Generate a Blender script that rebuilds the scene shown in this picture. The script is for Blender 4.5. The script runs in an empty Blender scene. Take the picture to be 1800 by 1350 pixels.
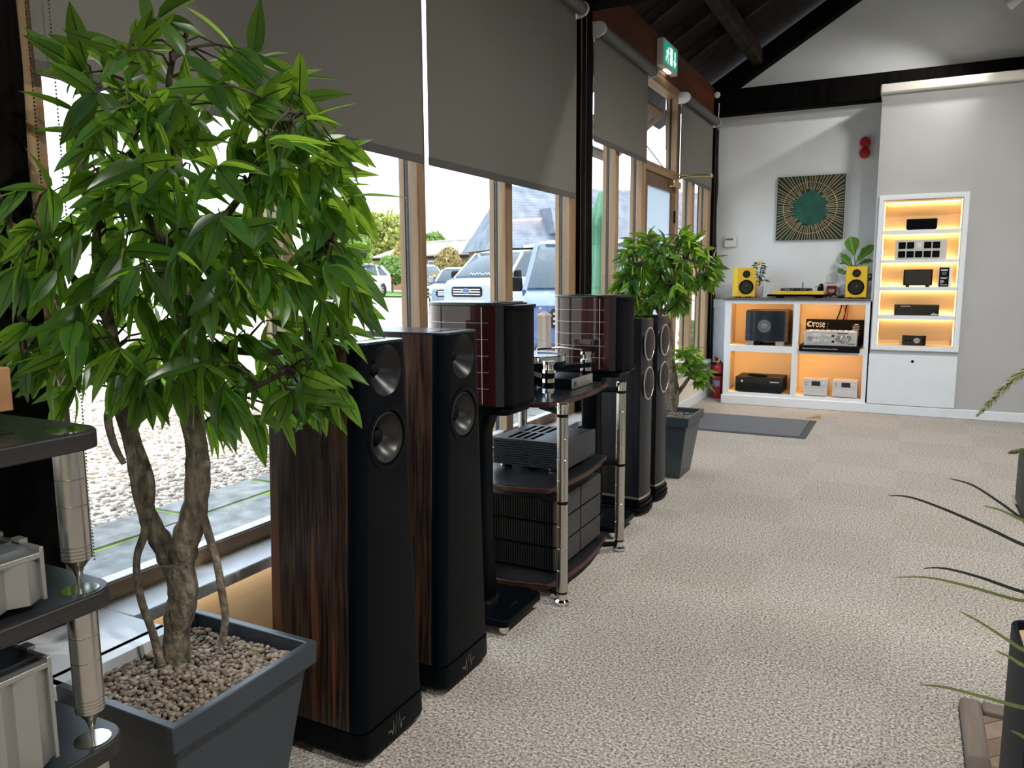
import bpy, bmesh, math, random
from mathutils import Vector, Matrix
from math import radians, sin, cos, pi, atan2, sqrt
random.seed(7)
S = bpy.context.scene
COL = S.collection

# ------------------------------------------------------------------ camera
CAM_H = 1.25
FPX = 1357.0                       # focal length in pixels of the 1800 px wide frame
YAW, PITCH, ROLL = radians(27.058), radians(7.808), radians(-0.3156)
_f = Vector((-sin(YAW) * cos(PITCH), cos(YAW) * cos(PITCH), -sin(PITCH)))
_r = Vector((cos(YAW), sin(YAW), 0.0))
_u = _r.cross(_f)
RIGHT = cos(ROLL) * _r + sin(ROLL) * _u
UP = cos(ROLL) * _u - sin(ROLL) * _r
FWD = _f
CPOS = Vector((0, 0, CAM_H))
cam = bpy.data.cameras.new('camera')
cam.sensor_width = 36.0
cam.lens = FPX / 1800.0 * 36.0
cam.clip_start = 0.02
cam.clip_end = 500
camo = bpy.data.objects.new('camera', cam)
mw = Matrix.Identity(4)
for i in range(3):
    mw[i][0], mw[i][1], mw[i][2], mw[i][3] = RIGHT[i], UP[i], -FWD[i], CPOS[i]
camo.matrix_world = mw
COL.objects.link(camo)
S.camera = camo

# ------------------------------------------------------------------ world, sun, exposure
W = bpy.data.worlds.new('world')
S.world = W
W.use_nodes = True
wn = W.node_tree
wn.nodes.clear()
_bg = wn.nodes.new('ShaderNodeBackground')
_out = wn.nodes.new('ShaderNodeOutputWorld')
_sky = wn.nodes.new('ShaderNodeTexSky')
_sky.sky_type = 'NISHITA'
_sky.sun_disc = False
_sky.sun_elevation = radians(48)
_sky.sun_rotation = radians(60)
_sky.air_density = 0.7
_sky.dust_density = 4.0
_mixw = wn.nodes.new('ShaderNodeMixRGB')
_mixw.inputs[0].default_value = 0.75          # bright thin cloud over the blue
_mixw.inputs[2].default_value = (0.74, 0.87, 1.0, 1)
_scl = wn.nodes.new('ShaderNodeMixRGB')
_scl.blend_type = 'MULTIPLY'
_scl.inputs[0].default_value = 1.0
_scl.inputs[2].default_value = (0.1, 0.1, 0.1, 1)
wn.links.new(_sky.outputs[0], _scl.inputs[1])
wn.links.new(_scl.outputs[0], _mixw.inputs[1])
wn.links.new(_mixw.outputs[0], _bg.inputs['Color'])
_bg.inputs['Strength'].default_value = 3.5
wn.links.new(_bg.outputs[0], _out.inputs[0])

sun = bpy.data.lights.new('sun', 'SUN')
sun.energy = 2.5
sun.angle = radians(0.6)
sun.color = (1.0, 0.95, 0.86)
suno = bpy.data.objects.new('sun', sun)
# the sun stands behind the building (over its ridge), so the yard is lit and the facade is in shade
_sd = Vector((-0.62, 0.30, -0.92)).normalized()
suno.rotation_euler = _sd.to_track_quat('-Z', 'Y').to_euler()
suno.location = (6, -4, 12)
COL.objects.link(suno)

S.view_settings.view_transform = 'Standard'
S.view_settings.look = 'None'
S.view_settings.exposure = 0.42
S.view_settings.gamma = 1.0
S.view_settings.use_curve_mapping = False

# ------------------------------------------------------------------ picture rays -> places
def ray(px, py):
    return RIGHT * ((px - 900) / FPX) - UP * ((py - 675) / FPX) + FWD
def onz(px, py, z=0.0):
    d = ray(px, py); return CPOS + d * ((z - CAM_H) / d.z)
def onx(px, py, x):
    d = ray(px, py); return CPOS + d * (x / d.x)
def ony(px, py, y):
    d = ray(px, py); return CPOS + d * (y / d.y)
def at(px, py, depth):
    return CPOS + ray(px, py) * depth
HF = Vector((-sin(YAW), cos(YAW), 0))
def onv(px, py, P, off=0.0):
    """point of the upright plane through P (facing the viewer), moved off metres back"""
    d = ray(px, py); return CPOS + d * (((P - CPOS).dot(HF) + off) / d.dot(HF))

# ------------------------------------------------------------------ mesh helpers
class MB:
    def __init__(s):
        s.v = []; s.f = []; s.m = []
    def add(s, vs, fs, m=0):
        o = len(s.v)
        s.v += [tuple(p) for p in vs]
        s.f += [tuple(i + o for i in f) for f in fs]
        s.m += [m] * len(fs)
        return s
    def box(s, x0, y0, z0, x1, y1, z1, m=0):
        vs = [(x, y, z) for z in (z0, z1) for y in (y0, y1) for x in (x0, x1)]
        return s.add(vs, [(0, 2, 3, 1), (4, 5, 7, 6), (0, 1, 5, 4), (2, 6, 7, 3), (0, 4, 6, 2), (1, 3, 7, 5)], m)
    def loft(s, rings, m=0, cap=True, closed=True):
        n = len(rings[0]); vs = [p for r in rings for p in r]; fs = []
        for a in range(len(rings) - 1):
            for i in range(n if closed else n - 1):
                j = (i + 1) % n
                fs.append((a * n + i, a * n + j, (a + 1) * n + j, (a + 1) * n + i))
        if cap:
            fs.append(tuple(range(n - 1, -1, -1)))
            fs.append(tuple((len(rings) - 1) * n + i for i in range(n)))
        return s.add(vs, fs, m)
    def prism(s, poly, a, b, axis='z', m=0):
        k = {'z': lambda p, h: (p[0], p[1], h), 'x': lambda p, h: (h, p[0], p[1]), 'y': lambda p, h: (p[0], h, p[1])}[axis]
        return s.loft([[k(p, a) for p in poly], [k(p, b) for p in poly]], m)
    def lathe(s, prof, org=(0, 0, 0), axis=(0, 0, 1), n=20, m=0, cap=True):
        ax = Vector(axis).normalized(); q = ax.to_track_quat('Z', 'Y'); o = Vector(org)
        rings = [[o + q @ Vector((max(r, 1e-5) * cos(2 * pi * i / n), max(r, 1e-5) * sin(2 * pi * i / n), h)) for i in range(n)] for r, h in prof]
        return s.loft(rings, m, cap)
    def tube(s, path, rad, n=8, m=0):
        P = [Vector(p) for p in path]
        R = rad if isinstance(rad, (list, tuple)) else [rad] * len(P)
        rings = []; ref = Vector((0.31, 0.52, 0.79))
        for i, p in enumerate(P):
            t = (P[min(i + 1, len(P) - 1)] - P[max(i - 1, 0)]).normalized()
            u = t.cross(ref)
            if u.length < 1e-3: u = t.cross(Vector((1, 0, 0)))
            u.normalize(); w = t.cross(u); ref = u.cross(t) if False else ref
            rings.append([p + R[i] * (cos(2 * pi * k / n) * u + sin(2 * pi * k / n) * w) for k in range(n)])
        return s.loft(rings, m)
    def mesh(s, name, mats, smooth=None, recalc=True):
        me = bpy.data.meshes.new(name)
        me.from_pydata(s.v, [], s.f)
        if recalc:
            bm = bmesh.new(); bm.from_mesh(me)
            bmesh.ops.recalc_face_normals(bm, faces=bm.faces)
            bm.to_mesh(me); bm.free()
        if not isinstance(mats, (list, tuple)): mats = [mats]
        for x in mats: me.materials.append(x)
        me.polygons.foreach_set('material_index', s.m)
        if smooth is not None:
            me.polygons.foreach_set('use_smooth', [True] * len(me.polygons))
            me.set_sharp_from_angle(angle=radians(smooth))
        me.update()
        return me

def wmat(o):
    m = o.matrix_basis.copy()
    while o.parent:
        o = o.parent; m = o.matrix_basis @ m
    return m
def obj(name, mb, mats, parent=None, smooth=None, bevel=0, seg=2, local=False, label=None, kind=None, recalc=True):
    me = mb if isinstance(mb, bpy.types.Mesh) else mb.mesh(name, mats, smooth if not bevel else 40, recalc)
    o = bpy.data.objects.new(name, me); COL.objects.link(o)
    if parent:
        if not local: me.transform(wmat(parent).inverted())
        o.parent = parent
    if bevel:
        b = o.modifiers.new('bevel', 'BEVEL'); b.width = bevel; b.segments = seg
        b.limit_method = 'ANGLE'; b.angle_limit = radians(35); b.harden_normals = False
    if label: o['label'] = label
    if kind: o['kind'] = kind
    return o
def tag(o, label, cat, group=None):
    o['label'] = label; o['category'] = cat
    if group: o['group'] = group
    return o
def thing(name, label, cat, loc=(0, 0, 0), rz=0.0, group=None):
    o = bpy.data.objects.new(name, None); COL.objects.link(o)
    o.empty_display_size = 0.05
    o.location = loc; o.rotation_euler = (0, 0, rz)
    o.matrix_basis = Matrix.Translation(loc) @ Matrix.Rotation(rz, 4, 'Z')
    return tag(o, label, cat, group)
def struct(name, mb, mats, parent=None, **k):
    return obj(name, mb, mats, parent, kind='structure', **k)
def solo(name, mb, mats, label, cat, loc, group=None, **k):
    o = obj(name, mb, mats, None, **k)
    o.data.transform(Matrix.Translation(-Vector(loc))); o.location = loc
    return tag(o, label, cat, group)
def dup(root, delta, label=None, rz=None):
    def cp(o, par):
        c = o.copy(); COL.objects.link(c); c.parent = par
        for ch in list(o.children): cp(ch, c)
        return c
    c = cp(root, None)
    c.location = Vector(root.location) + Vector(delta)
    c.matrix_basis = Matrix.Translation(c.location) @ Matrix.Rotation(root.rotation_euler[2], 4, 'Z')
    if label: c['label'] = label
    return c
def cut(o, cutters):
    """carve recesses: cutters is a list of MB"""
    for c in cutters:
        co = bpy.data.objects.new('cutter', c.mesh('cutter', [])); COL.objects.link(co)
        if o.parent: co.parent = o.parent; co.data.transform(wmat(o.parent).inverted())
        md = o.modifiers.new('b', 'BOOLEAN'); md.object = co; md.operation = 'DIFFERENCE'; md.solver = 'EXACT'
        o.modifiers.move(len(o.modifiers) - 1, 0)
        bpy.context.view_layer.update()
        keep = [m for m in o.modifiers if m != md]
        for m in keep: m.show_viewport = False
        ev = o.evaluated_get(bpy.context.evaluated_depsgraph_get())
        me = bpy.data.meshes.new_from_object(ev)
        o.modifiers.remove(md)
        for m in o.modifiers: m.show_viewport = True
        o.data = me
        bpy.data.objects.remove(co)
def rrect(x0, y0, x1, y1, r, n=5):
    """rounded rectangle outline; r may be four radii (x0y0, x1y0, x1y1, x0y1)"""
    r = r if isinstance(r, (list, tuple)) else [r] * 4
    out = []
    for (cx, cy, a, k) in ((x0 + r[0], y0 + r[0], pi, r[0]), (x1 - r[1], y0 + r[1], 1.5 * pi, r[1]), (x1 - r[2], y1 - r[2], 0, r[2]), (x0 + r[3], y1 - r[3], 0.5 * pi, r[3])):
        for i in range(n + 1):
            t = a + 0.5 * pi * i / n
            out.append((cx + k * cos(t), cy + k * sin(t)))
    return out
def text_mb(txt, size, place, thick=0.0004, align='LEFT'):
    """flat raised lettering; place(u, v, w) maps letter plane to the world"""
    cu = bpy.data.curves.new('lettering', 'FONT'); cu.body = txt; cu.size = size; cu.extrude = thick; cu.align_x = align
    cu.resolution_u = 3
    o = bpy.data.objects.new('lettering', cu); COL.objects.link(o)
    bpy.context.view_layer.update()
    me = bpy.data.meshes.new_from_object(o.evaluated_get(bpy.context.evaluated_depsgraph_get()))
    mb = MB()
    mb.add([place(v.co.x, v.co.y, v.co.z) for v in me.vertices], [tuple(p.vertices) for p in me.polygons])
    bpy.data.objects.remove(o); bpy.data.meshes.remove(me)
    return mb

# ------------------------------------------------------------------ materials
def _new(name):
    m = bpy.data.materials.new(name); m.use_nodes = True
    nt = m.node_tree
    return m, nt, nt.nodes['Principled BSDF']
def col(c): return (c[0], c[1], c[2], 1.0)
def M(name, c, rough=0.5, metal=0.0, coat=0.0, emis=None, es=0.0, var=0.0, vscale=8.0, bump=0.0, bscale=60.0, spec=0.5, stretch=(1, 1, 1)):
    m, nt, b = _new(name)
    b.inputs['Base Color'].default_value = col(c)
    b.inputs['Roughness'].default_value = rough
    b.inputs['Metallic'].default_value = metal
    b.inputs['Coat Weight'].default_value = coat
    b.inputs['Coat Roughness'].default_value = 0.04
    b.inputs['Specular IOR Level'].default_value = spec
    if emis:
        b.inputs['Emission Color'].default_value = col(emis); b.inputs['Emission Strength'].default_value = es
    if var or bump:
        tc = nt.nodes.new('ShaderNodeTexCoord'); mp = nt.nodes.new('ShaderNodeMapping')
        mp.inputs['Scale'].default_value = stretch
        nt.links.new(tc.outputs['Object'], mp.inputs[0])
    if var:
        n = nt.nodes.new('ShaderNodeTexNoise'); n.inputs['Scale'].default_value = vscale; n.inputs['Detail'].default_value = 4
        nt.links.new(mp.outputs[0], n.inputs['Vector'])
        r = nt.nodes.new('ShaderNodeValToRGB')
        r.color_ramp.elements[0].position = 0.3; r.color_ramp.elements[1].position = 0.7
        r.color_ramp.elements[0].color = col([x * (1 - var) for x in c]); r.color_ramp.elements[1].color = col([min(1, x * (1 + var)) for x in c])
        nt.links.new(n.outputs[0], r.inputs[0]); nt.links.new(r.outputs[0], b.inputs['Base Color'])
    if bump:
        n2 = nt.nodes.new('ShaderNodeTexNoise'); n2.inputs['Scale'].default_value = bscale; n2.inputs['Detail'].default_value = 3
        nt.links.new(mp.outputs[0], n2.inputs['Vector'])
        bp = nt.nodes.new('ShaderNodeBump'); bp.inputs['Strength'].default_value = bump; bp.inputs['Distance'].default_value = 0.01
        nt.links.new(n2.outputs[0], bp.inputs['Height']); nt.links.new(bp.outputs[0], b.inputs['Normal'])
    return m
def wood(name, dark, light, scale=(40, 40, 1.2), rough=0.45, lo=0.35, hi=0.7, coat=0.0, mid=None, spec=0.5):
    """grain stretched along the axis with the small scale"""
    m, nt, b = _new(name)
    tc = nt.nodes.new('ShaderNodeTexCoord'); mp = nt.nodes.new('ShaderNodeMapping'); mp.inputs['Scale'].default_value = scale
    n = nt.nodes.new('ShaderNodeTexNoise'); n.inputs['Scale'].default_value = 1.0; n.inputs['Detail'].default_value = 6; n.inputs['Roughness'].default_value = 0.65
    n.inputs['Distortion'].default_value = 0.25
    r = nt.nodes.new('ShaderNodeValToRGB')
    r.color_ramp.elements[0].position = lo; r.color_ramp.elements[0].color = col(dark)
    r.color_ramp.elements[1].position = hi; r.color_ramp.elements[1].color = col(light)
    if mid:
        e = r.color_ramp.elements.new((lo + hi) / 2); e.color = col(mid)
    nt.links.new(tc.outputs['Object'], mp.inputs[0]); nt.links.new(mp.outputs[0], n.inputs['Vector'])
    nt.links.new(n.outputs[0], r.inputs[0]); nt.links.new(r.outputs[0], b.inputs['Base Color'])
    b.inputs['Roughness'].default_value = rough; b.inputs['Coat Weight'].default_value = coat; b.inputs['Coat Roughness'].default_value = 0.03
    b.inputs['Specular IOR Level'].default_value = spec
    return m
def glassy(name, tint=(1, 1, 1), refl=0.08, rough=0.0):
    m = bpy.data.materials.new(name); m.use_nodes = True; nt = m.node_tree; nt.nodes.clear()
    o = nt.nodes.new('ShaderNodeOutputMaterial'); t = nt.nodes.new('ShaderNodeBsdfTransparent'); g = nt.nodes.new('ShaderNodeBsdfGlossy')
    t.inputs[0].default_value = col(tint); g.inputs['Roughness'].default_value = rough
    x = nt.nodes.new('ShaderNodeMixShader'); lw = nt.nodes.new('ShaderNodeLayerWeight'); lw.inputs[0].default_value = 0.5
    pw = nt.nodes.new('ShaderNodeMath'); pw.operation = 'POWER'; pw.inputs[1].default_value = 5.0
    ma = nt.nodes.new('ShaderNodeMath'); ma.operation = 'MULTIPLY_ADD'; ma.inputs[1].default_value = 0.7; ma.inputs[2].default_value = refl * 0.4
    nt.links.new(lw.outputs['Facing'], pw.inputs[0]); nt.links.new(pw.outputs[0], ma.inputs[0]); nt.links.new(ma.outputs[0], x.inputs[0])
    nt.links.new(t.outputs[0], x.inputs[1]); nt.links.new(g.outputs[0], x.inputs[2]); nt.links.new(x.outputs[0], o.inputs[0])
    return m
def translucent(name, c, tc, fac=0.5, rough=0.6, vary=0.0, weave=0.0, gloss=0.0):
    """thin sheet: diffuse on both sides plus light passing through"""
    m = bpy.data.materials.new(name); m.use_nodes = True; nt = m.node_tree; nt.nodes.clear()
    o = nt.nodes.new('ShaderNodeOutputMaterial'); d = nt.nodes.new('ShaderNodeBsdfPrincipled'); t = nt.nodes.new('ShaderNodeBsdfTranslucent')
    d.inputs['Base Color'].default_value = col(c); d.inputs['Roughness'].default_value = rough; t.inputs[0].default_value = col(tc)
    x = nt.nodes.new('ShaderNodeMixShader'); x.inputs[0].default_value = fac
    nt.links.new(d.outputs[0], x.inputs[1]); nt.links.new(t.outputs[0], x.inputs[2]); nt.links.new(x.outputs[0], o.inputs[0])
    if vary:
        oi = nt.nodes.new('ShaderNodeObjectInfo'); ge = nt.nodes.new('ShaderNodeNewGeometry')
        ad = nt.nodes.new('ShaderNodeMath'); ad.operation = 'ADD'; fr = nt.nodes.new('ShaderNodeMath'); fr.operation = 'FRACT'
        nt.links.new(oi.outputs['Random'], ad.inputs[0]); nt.links.new(ge.outputs['Random Per Island'], ad.inputs[1]); nt.links.new(ad.outputs[0], fr.inputs[0])
        for (nd, cc) in ((d, c), (t, tc)):
            r = nt.nodes.new('ShaderNodeValToRGB')
            r.color_ramp.elements[0].color = col([k * (1 - vary) for k in cc]); r.color_ramp.elements[1].color = col([min(1, k * (1 + vary)) for k in cc])
            nt.links.new(fr.outputs[0], r.inputs[0]); nt.links.new(r.outputs[0], nd.inputs[0])
    if weave:
        tc_ = nt.nodes.new('ShaderNodeTexCoord'); n = nt.nodes.new('ShaderNodeTexNoise'); n.inputs['Scale'].default_value = 350
        r = nt.nodes.new('ShaderNodeValToRGB'); r.color_ramp.elements[0].color = col([k * (1 - weave) for k in c]); r.color_ramp.elements[1].color = col([k * (1 + weave) for k in c])
        nt.links.new(tc_.outputs['Object'], n.inputs['Vector']); nt.links.new(n.outputs[0], r.inputs[0]); nt.links.new(r.outputs[0], d.inputs[0])
    return m
def emit(name, c, s):
    m, nt, b = _new(name)
    b.inputs['Base Color'].default_value = col(c); b.inputs['Emission Color'].default_value = col(c); b.inputs['Emission Strength'].default_value = s
    return m
def carpet_mat():
    m, nt, b = _new('carpet')
    tc = nt.nodes.new('ShaderNodeTexCoord')
    n = nt.nodes.new('ShaderNodeTexNoise'); n.inputs['Scale'].default_value = 120; n.inputs['Detail'].default_value = 4; n.inputs['Roughness'].default_value = 0.8
    r = nt.nodes.new('ShaderNodeValToRGB'); e = r.color_ramp.elements
    e[0].position = 0.37; e[0].color = (0.09, 0.073, 0.058, 1); e[1].position = 0.63; e[1].color = (0.88, 0.835, 0.775, 1)
    k = e.new(0.48); k.color = (0.41, 0.37, 0.325, 1)
    nt.links.new(tc.outputs['Object'], n.inputs['Vector']); nt.links.new(n.outputs[0], r.inputs[0])
    ck = nt.nodes.new('ShaderNodeTexChecker'); ck.inputs['Scale'].default_value = 2.0
    ck.inputs[1].default_value = (1, 1, 1, 1); ck.inputs[2].default_value = (0.95, 0.94, 0.93, 1)
    nt.links.new(tc.outputs['Object'], ck.inputs['Vector'])
    mx = nt.nodes.new('ShaderNodeMixRGB'); mx.blend_type = 'MULTIPLY'; mx.inputs[0].default_value = 1
    nt.links.new(r.outputs[0], mx.inputs[1]); nt.links.new(ck.outputs[0], mx.inputs[2]); nt.links.new(mx.outputs[0], b.inputs['Base Color'])
    bp = nt.nodes.new('ShaderNodeBump'); bp.inputs['Strength'].default_value = 0.7; bp.inputs['Distance'].default_value = 0.006
    nt.links.new(n.outputs[0], bp.inputs['Height']); nt.links.new(bp.outputs[0], b.inputs['Normal'])
    b.inputs['Roughness'].default_value = 0.95; b.inputs['Specular IOR Level'].default_value = 0.1
    return m
def voro_mat(name, c0, c1, c2, scale, rough=0.9, bump=0.6):
    m, nt, b = _new(name)
    tc = nt.nodes.new('ShaderNodeTexCoord'); v = nt.nodes.new('ShaderNodeTexVoronoi'); v.inputs['Scale'].default_value = scale
    sp = nt.nodes.new('ShaderNodeSeparateColor'); r = nt.nodes.new('ShaderNodeValToRGB'); e = r.color_ramp.elements
    e[0].color = col(c0); e[1].color = col(c2); k = e.new(0.5); k.color = col(c1)
    nt.links.new(tc.outputs['Object'], v.inputs['Vector']); nt.links.new(v.outputs['Color'], sp.inputs[0]); nt.links.new(sp.outputs[0], r.inputs[0])
    nt.links.new(r.outputs[0], b.inputs['Base Color'])
    bp = nt.nodes.new('ShaderNodeBump'); bp.inputs['Strength'].default_value = bump; bp.invert = True; bp.inputs['Distance'].default_value = 0.02
    nt.links.new(v.outputs['Distance'], bp.inputs['Height']); nt.links.new(bp.outputs[0], b.inputs['Normal'])
    b.inputs['Roughness'].default_value = rough
    return m

CARPET = carpet_mat()
WHITEWALL = M('white_wall_paint', (0.83, 0.87, 0.90), 0.8, var=0.03, vscale=3)
GREYWALL = M('grey_wall_paint', (0.47, 0.475, 0.475), 0.8, var=0.03, vscale=3)
WHITE = M('white_satin_paint', (0.80, 0.85, 0.90), 0.45, var=0.02)
CREAM = M('cream_paint', (0.80, 0.76, 0.68), 0.6, var=0.02)
OAK = wood('oak_frame', (0.27, 0.155, 0.075), (0.50, 0.33, 0.18), (30, 30, 1.0), 0.5)
OAKH = wood('oak_rail', (0.25, 0.14, 0.07), (0.45, 0.29, 0.16), (30, 1.0, 30), 0.5)
MERANTI = wood('red_brown_beam', (0.075, 0.018, 0.008), (0.15, 0.042, 0.017), (8, 1.2, 14), 0.6, spec=0.25)
BLACKTIMBER = wood('black_timber', (0.0015, 0.0013, 0.0013), (0.008, 0.0065, 0.0065), (18, 18, 2.0), 0.75, spec=0.06)
DARKROOF = wood('dark_roof_boards', (0.006, 0.0035, 0.0025), (0.030, 0.015, 0.009), (1.2, 9, 9), 0.8, spec=0.2)
DARKRAFT = wood('dark_rafter', (0.012, 0.009, 0.007), (0.05, 0.036, 0.026), (6, 6, 6), 0.8, spec=0.2)
PLY = wood('tan_panel', (0.64, 0.53, 0.41), (0.73, 0.63, 0.51), (14, 1.5, 14), 0.6)
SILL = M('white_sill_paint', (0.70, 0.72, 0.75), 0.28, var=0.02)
GASKET = M('rubber_gasket', (0.03, 0.035, 0.04), 0.6, var=0.1)
GLASS = glassy('window_glass')
FROST = translucent('frosted_film', (0.75, 0.80, 0.85), (0.80, 0.88, 0.95), 0.55, 0.4)
STEEL = M('brushed_steel', (0.56, 0.54, 0.50), 0.24, 1.0, var=0.04, vscale=40, stretch=(1, 1, 0.05))
CHROME = M('chrome', (0.80, 0.79, 0.76), 0.08, 1.0, var=0.02)
SILVER = M('silver_anodised', (0.46, 0.46, 0.44), 0.38, 0.85, bump=0.03, bscale=500)
BRASS = M('brass', (0.72, 0.58, 0.30), 0.25, 1.0, var=0.04)
SATBLACK = M('satin_black', (0.0016, 0.0026, 0.0042), 0.36, var=0.1, vscale=20, spec=0.07)
MATBLACK = M('matt_black', (0.006, 0.006, 0.007), 0.7, var=0.1, vscale=20, spec=0.1)
GLOSSBLACK = M('gloss_black', (0.006, 0.006, 0.007), 0.06, coat=0.6, var=0.1)
ANOBLACK = M('black_anodised', (0.012, 0.013, 0.015), 0.40, 0.0, bump=0.15, bscale=700, spec=0.3)
RUBBER = M('black_rubber', (0.012, 0.012, 0.012), 0.8, var=0.1)
PLASTICW = M('white_plastic', (0.80, 0.81, 0.80), 0.4, var=0.02)
REDP = M('red_plastic', (0.45, 0.015, 0.02), 0.3, coat=0.3, var=0.08)
YELLOW = M('yellow_satin', (0.80, 0.52, 0.03), 0.35, var=0.04)
# ================================================================== the setting
XF = -1.85            # inner face of the window frames
YB = 8.286            # back wall
YP = 7.76             # front of the partition and the built-in cabinet
SZ = 0.40             # window sill height
def sthing(name, loc):
    o = bpy.data.objects.new(name, None); COL.objects.link(o); o.location = loc
    o.matrix_basis = Matrix.Translation(loc); o.empty_display_size = 0.05; o['kind'] = 'structure'; return o

struct('floor', MB().box(-1.97, -3.2, -0.12, 5.3, 8.45, 0.0), CARPET)
# gable (back) wall up to the ridge, the hidden long wall and the wall behind the viewer
RX, EZ, SL = 1.7, 3.16, 0.61
RZ = EZ + SL * (RX - XF)
gable = [(-1.97, 0.36), (5.3, 0.36), (5.3, EZ), (RX, RZ + 0.1), (-1.97, EZ)]
struct('wall_back', MB().prism(gable, YB, YB + 0.15, 'y'), WHITEWALL)
struct('wall_rear', MB().prism([(-1.97, 0), (5.3, 0), (5.3, EZ), (RX, RZ + 0.1), (-1.97, EZ)], -3.35, -3.2, 'y'), CREAM)
wr_ = struct('wall_right', MB().box(5.25, -3.2, 0, 5.4, 8.44, EZ + 0.1), CREAM)
FILLWIN = [(-1.2, 0.6), (2.6, 3.8), (5.0, 6.2)]                     # unseen windows added in the hidden long wall for fill daylight
cut(wr_, [MB().box(5.0, a, 0.9, 5.6, b, 2.3) for a, b in FILLWIN])
# brick plinth under the white back wall: bricks picked out one by one
brickwall = struct('wall_back_plinth', MB().box(-1.97, YB + 0.015, 0, 5.3, YB + 0.15, 0.36), M('mortar', (0.42, 0.38, 0.33), 0.9, bump=0.3, bscale=80))
BRICK = M('red_brick', (0.28, 0.10, 0.06), 0.85, var=0.35, vscale=6, bump=0.3, bscale=60)
_bk = MB().box(0, 0, 0, 0.212, 0.02, 0.062).mesh('brick', BRICK)
for row in range(4):
    for k in range(2):
        b = bpy.data.objects.new('brick', _bk); COL.objects.link(b); b.parent = brickwall
        b.location = (-1.96 + k * 0.224 - (0.112 if row % 2 else 0), YB - 0.004, 0.102 + row * 0.075 - 0.012 * 0)
# partition with the shelf niche
NX0, NX1, NZ0, NZ1 = -0.237, 0.377, 0.625, 1.915
part = struct('wall_partition', MB().box(-0.30, YP, 0, 5.25, YP + 0.5, 2.83), GREYWALL)
cut(part, [MB().box(NX0, YP - 0.1, NZ0, NX1, YP + 0.24, NZ1)])
struct('trim_1', MB().box(-0.315, YP - 0.05, 2.825, 5.25, YP + 0.5, 2.905), M('cream_coving', (0.82, 0.79, 0.72), 0.5, var=0.02), bevel=0.012)
struct('baseboard_back', MB().box(-0.29, YP - 0.018, 0, 5.25, YP, 0.085), WHITE, bevel=0.006)
struct('baseboard_corner', MB().box(-1.86, YB - 0.02, 0, -1.56, YB, 0.1), WHITE, bevel=0.006)
# white boxing on the back wall left of the cabinet
tw = struct('trim_2', MB().box(-1.815, YB - 0.05, 0.355, -1.60, YB, 0.93), WHITE, bevel=0.004)
obj('cap_rail', MB().box(-1.82, YB - 0.065, 0.93, -1.60, YB, 1.02), WHITE, tw, bevel=0.005)

# ---- roof
def roof_plane(name, x0, x1, y0, y1, lift, th, mat):
    z = lambda x: EZ + SL * (x - XF) + lift
    mb = MB().prism([(x0, z(x0)), (x1, z(x1)), (x1, z(x1) + th), (x0, z(x0) + th)], y0, y1, 'y')
    return struct(name, mb, mat)
ceil = roof_plane('ceiling', -2.55, RX, -3.4, 8.6, 0.13, 0.12, DARKROOF)
zr = EZ + SL * (RX - XF)
struct('ceiling_far_slope', MB().prism([(RX, zr + 0.13), (5.7, zr + 0.13 - SL * (5.7 - RX)), (5.7, zr + 0.25 - SL * (5.7 - RX)), (RX, zr + 0.25)], -3.4, 8.6, 'y'), DARKROOF)
k = 0
for y in (0.6, 1.2, 1.8, 2.4, 3.0, 3.6, 4.2, 4.95, 5.5, 6.05, 6.62, 7.2):
    k += 1
    z0 = EZ + SL * (-1.95 - XF) + 0.03; z1 = EZ + SL * (RX - XF) + 0.03
    struct('rafter', MB().prism([(-1.95, z0), (RX, z1), (RX, z1 + 0.1), (-1.95, z0 + 0.1)], y, y + 0.055, 'y'), DARKRAFT)
for xp in (-1.45, -0.25, 0.95):
    zz = EZ + SL * (xp - XF)
    struct('purlin', MB().box(xp - 0.05, -3.1, zz - 0.09, xp + 0.05, YB, zz + 0.05), DARKRAFT, bevel=0.008)
# principal rafter and tie beam against the gable wall, tie beam of the truss by the second post
def principal(y0, y1):
    z0 = EZ - 0.03; lo = lambda x: z0 + 0.615 * (x + 1.66) - 0.02; 
    return MB().prism([(-1.95, lo(-1.95)), (RX, lo(RX)), (RX, lo(RX) + 0.2), (-1.95, lo(-1.95) + 0.2)], y0, y1, 'y')
struct('principal_rafter', principal(YB - 0.13, YB), BLACKTIMBER, bevel=0.006)
struct('tie_beam', MB().box(-1.9, YB - 0.14, 2.862, 5.25, YB, 3.105), BLACKTIMBER, bevel=0.012)
struct('tie_beam', MB().box(-1.9, 4.53, 2.87, 5.25, 4.70, 3.12), BLACKTIMBER, bevel=0.012)
struct('tie_beam', MB().box(-1.9, 0.95, 2.87, 5.25, 1.12, 3.12), BLACKTIMBER, bevel=0.012)
# header beam over the glazing
struct('trim_3', MB().box(-1.98, 1.0, 2.842, XF, YB, 3.13), MERANTI, bevel=0.006)

# ---- posts
def post(y0, y1, z0, z1, proud):
    mb = MB(); rings = []
    rnd = random.Random(int(y0 * 100))
    for i in range(13):
        z = z0 + (z1 - z0) * i / 12
        j = lambda: rnd.uniform(-0.006, 0.006)
        rings.append([(XF - 0.14, y0, z), (XF + proud + j(), y0 + j() + 0.006, z), (XF + proud + j(), y1 + j() - 0.006, z), (XF - 0.14, y1, z)])
    return mb.loft(rings)
struct('post', post(0.86, 1.14, SZ - 0.02, 3.1, 0.02), BLACKTIMBER)
struct('post', post(4.51, 4.72, 0.0, 3.1, 0.02), BLACKTIMBER)
struct('post', post(8.12, YB, 0.36, 3.1, 0.03), BLACKTIMBER)

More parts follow.
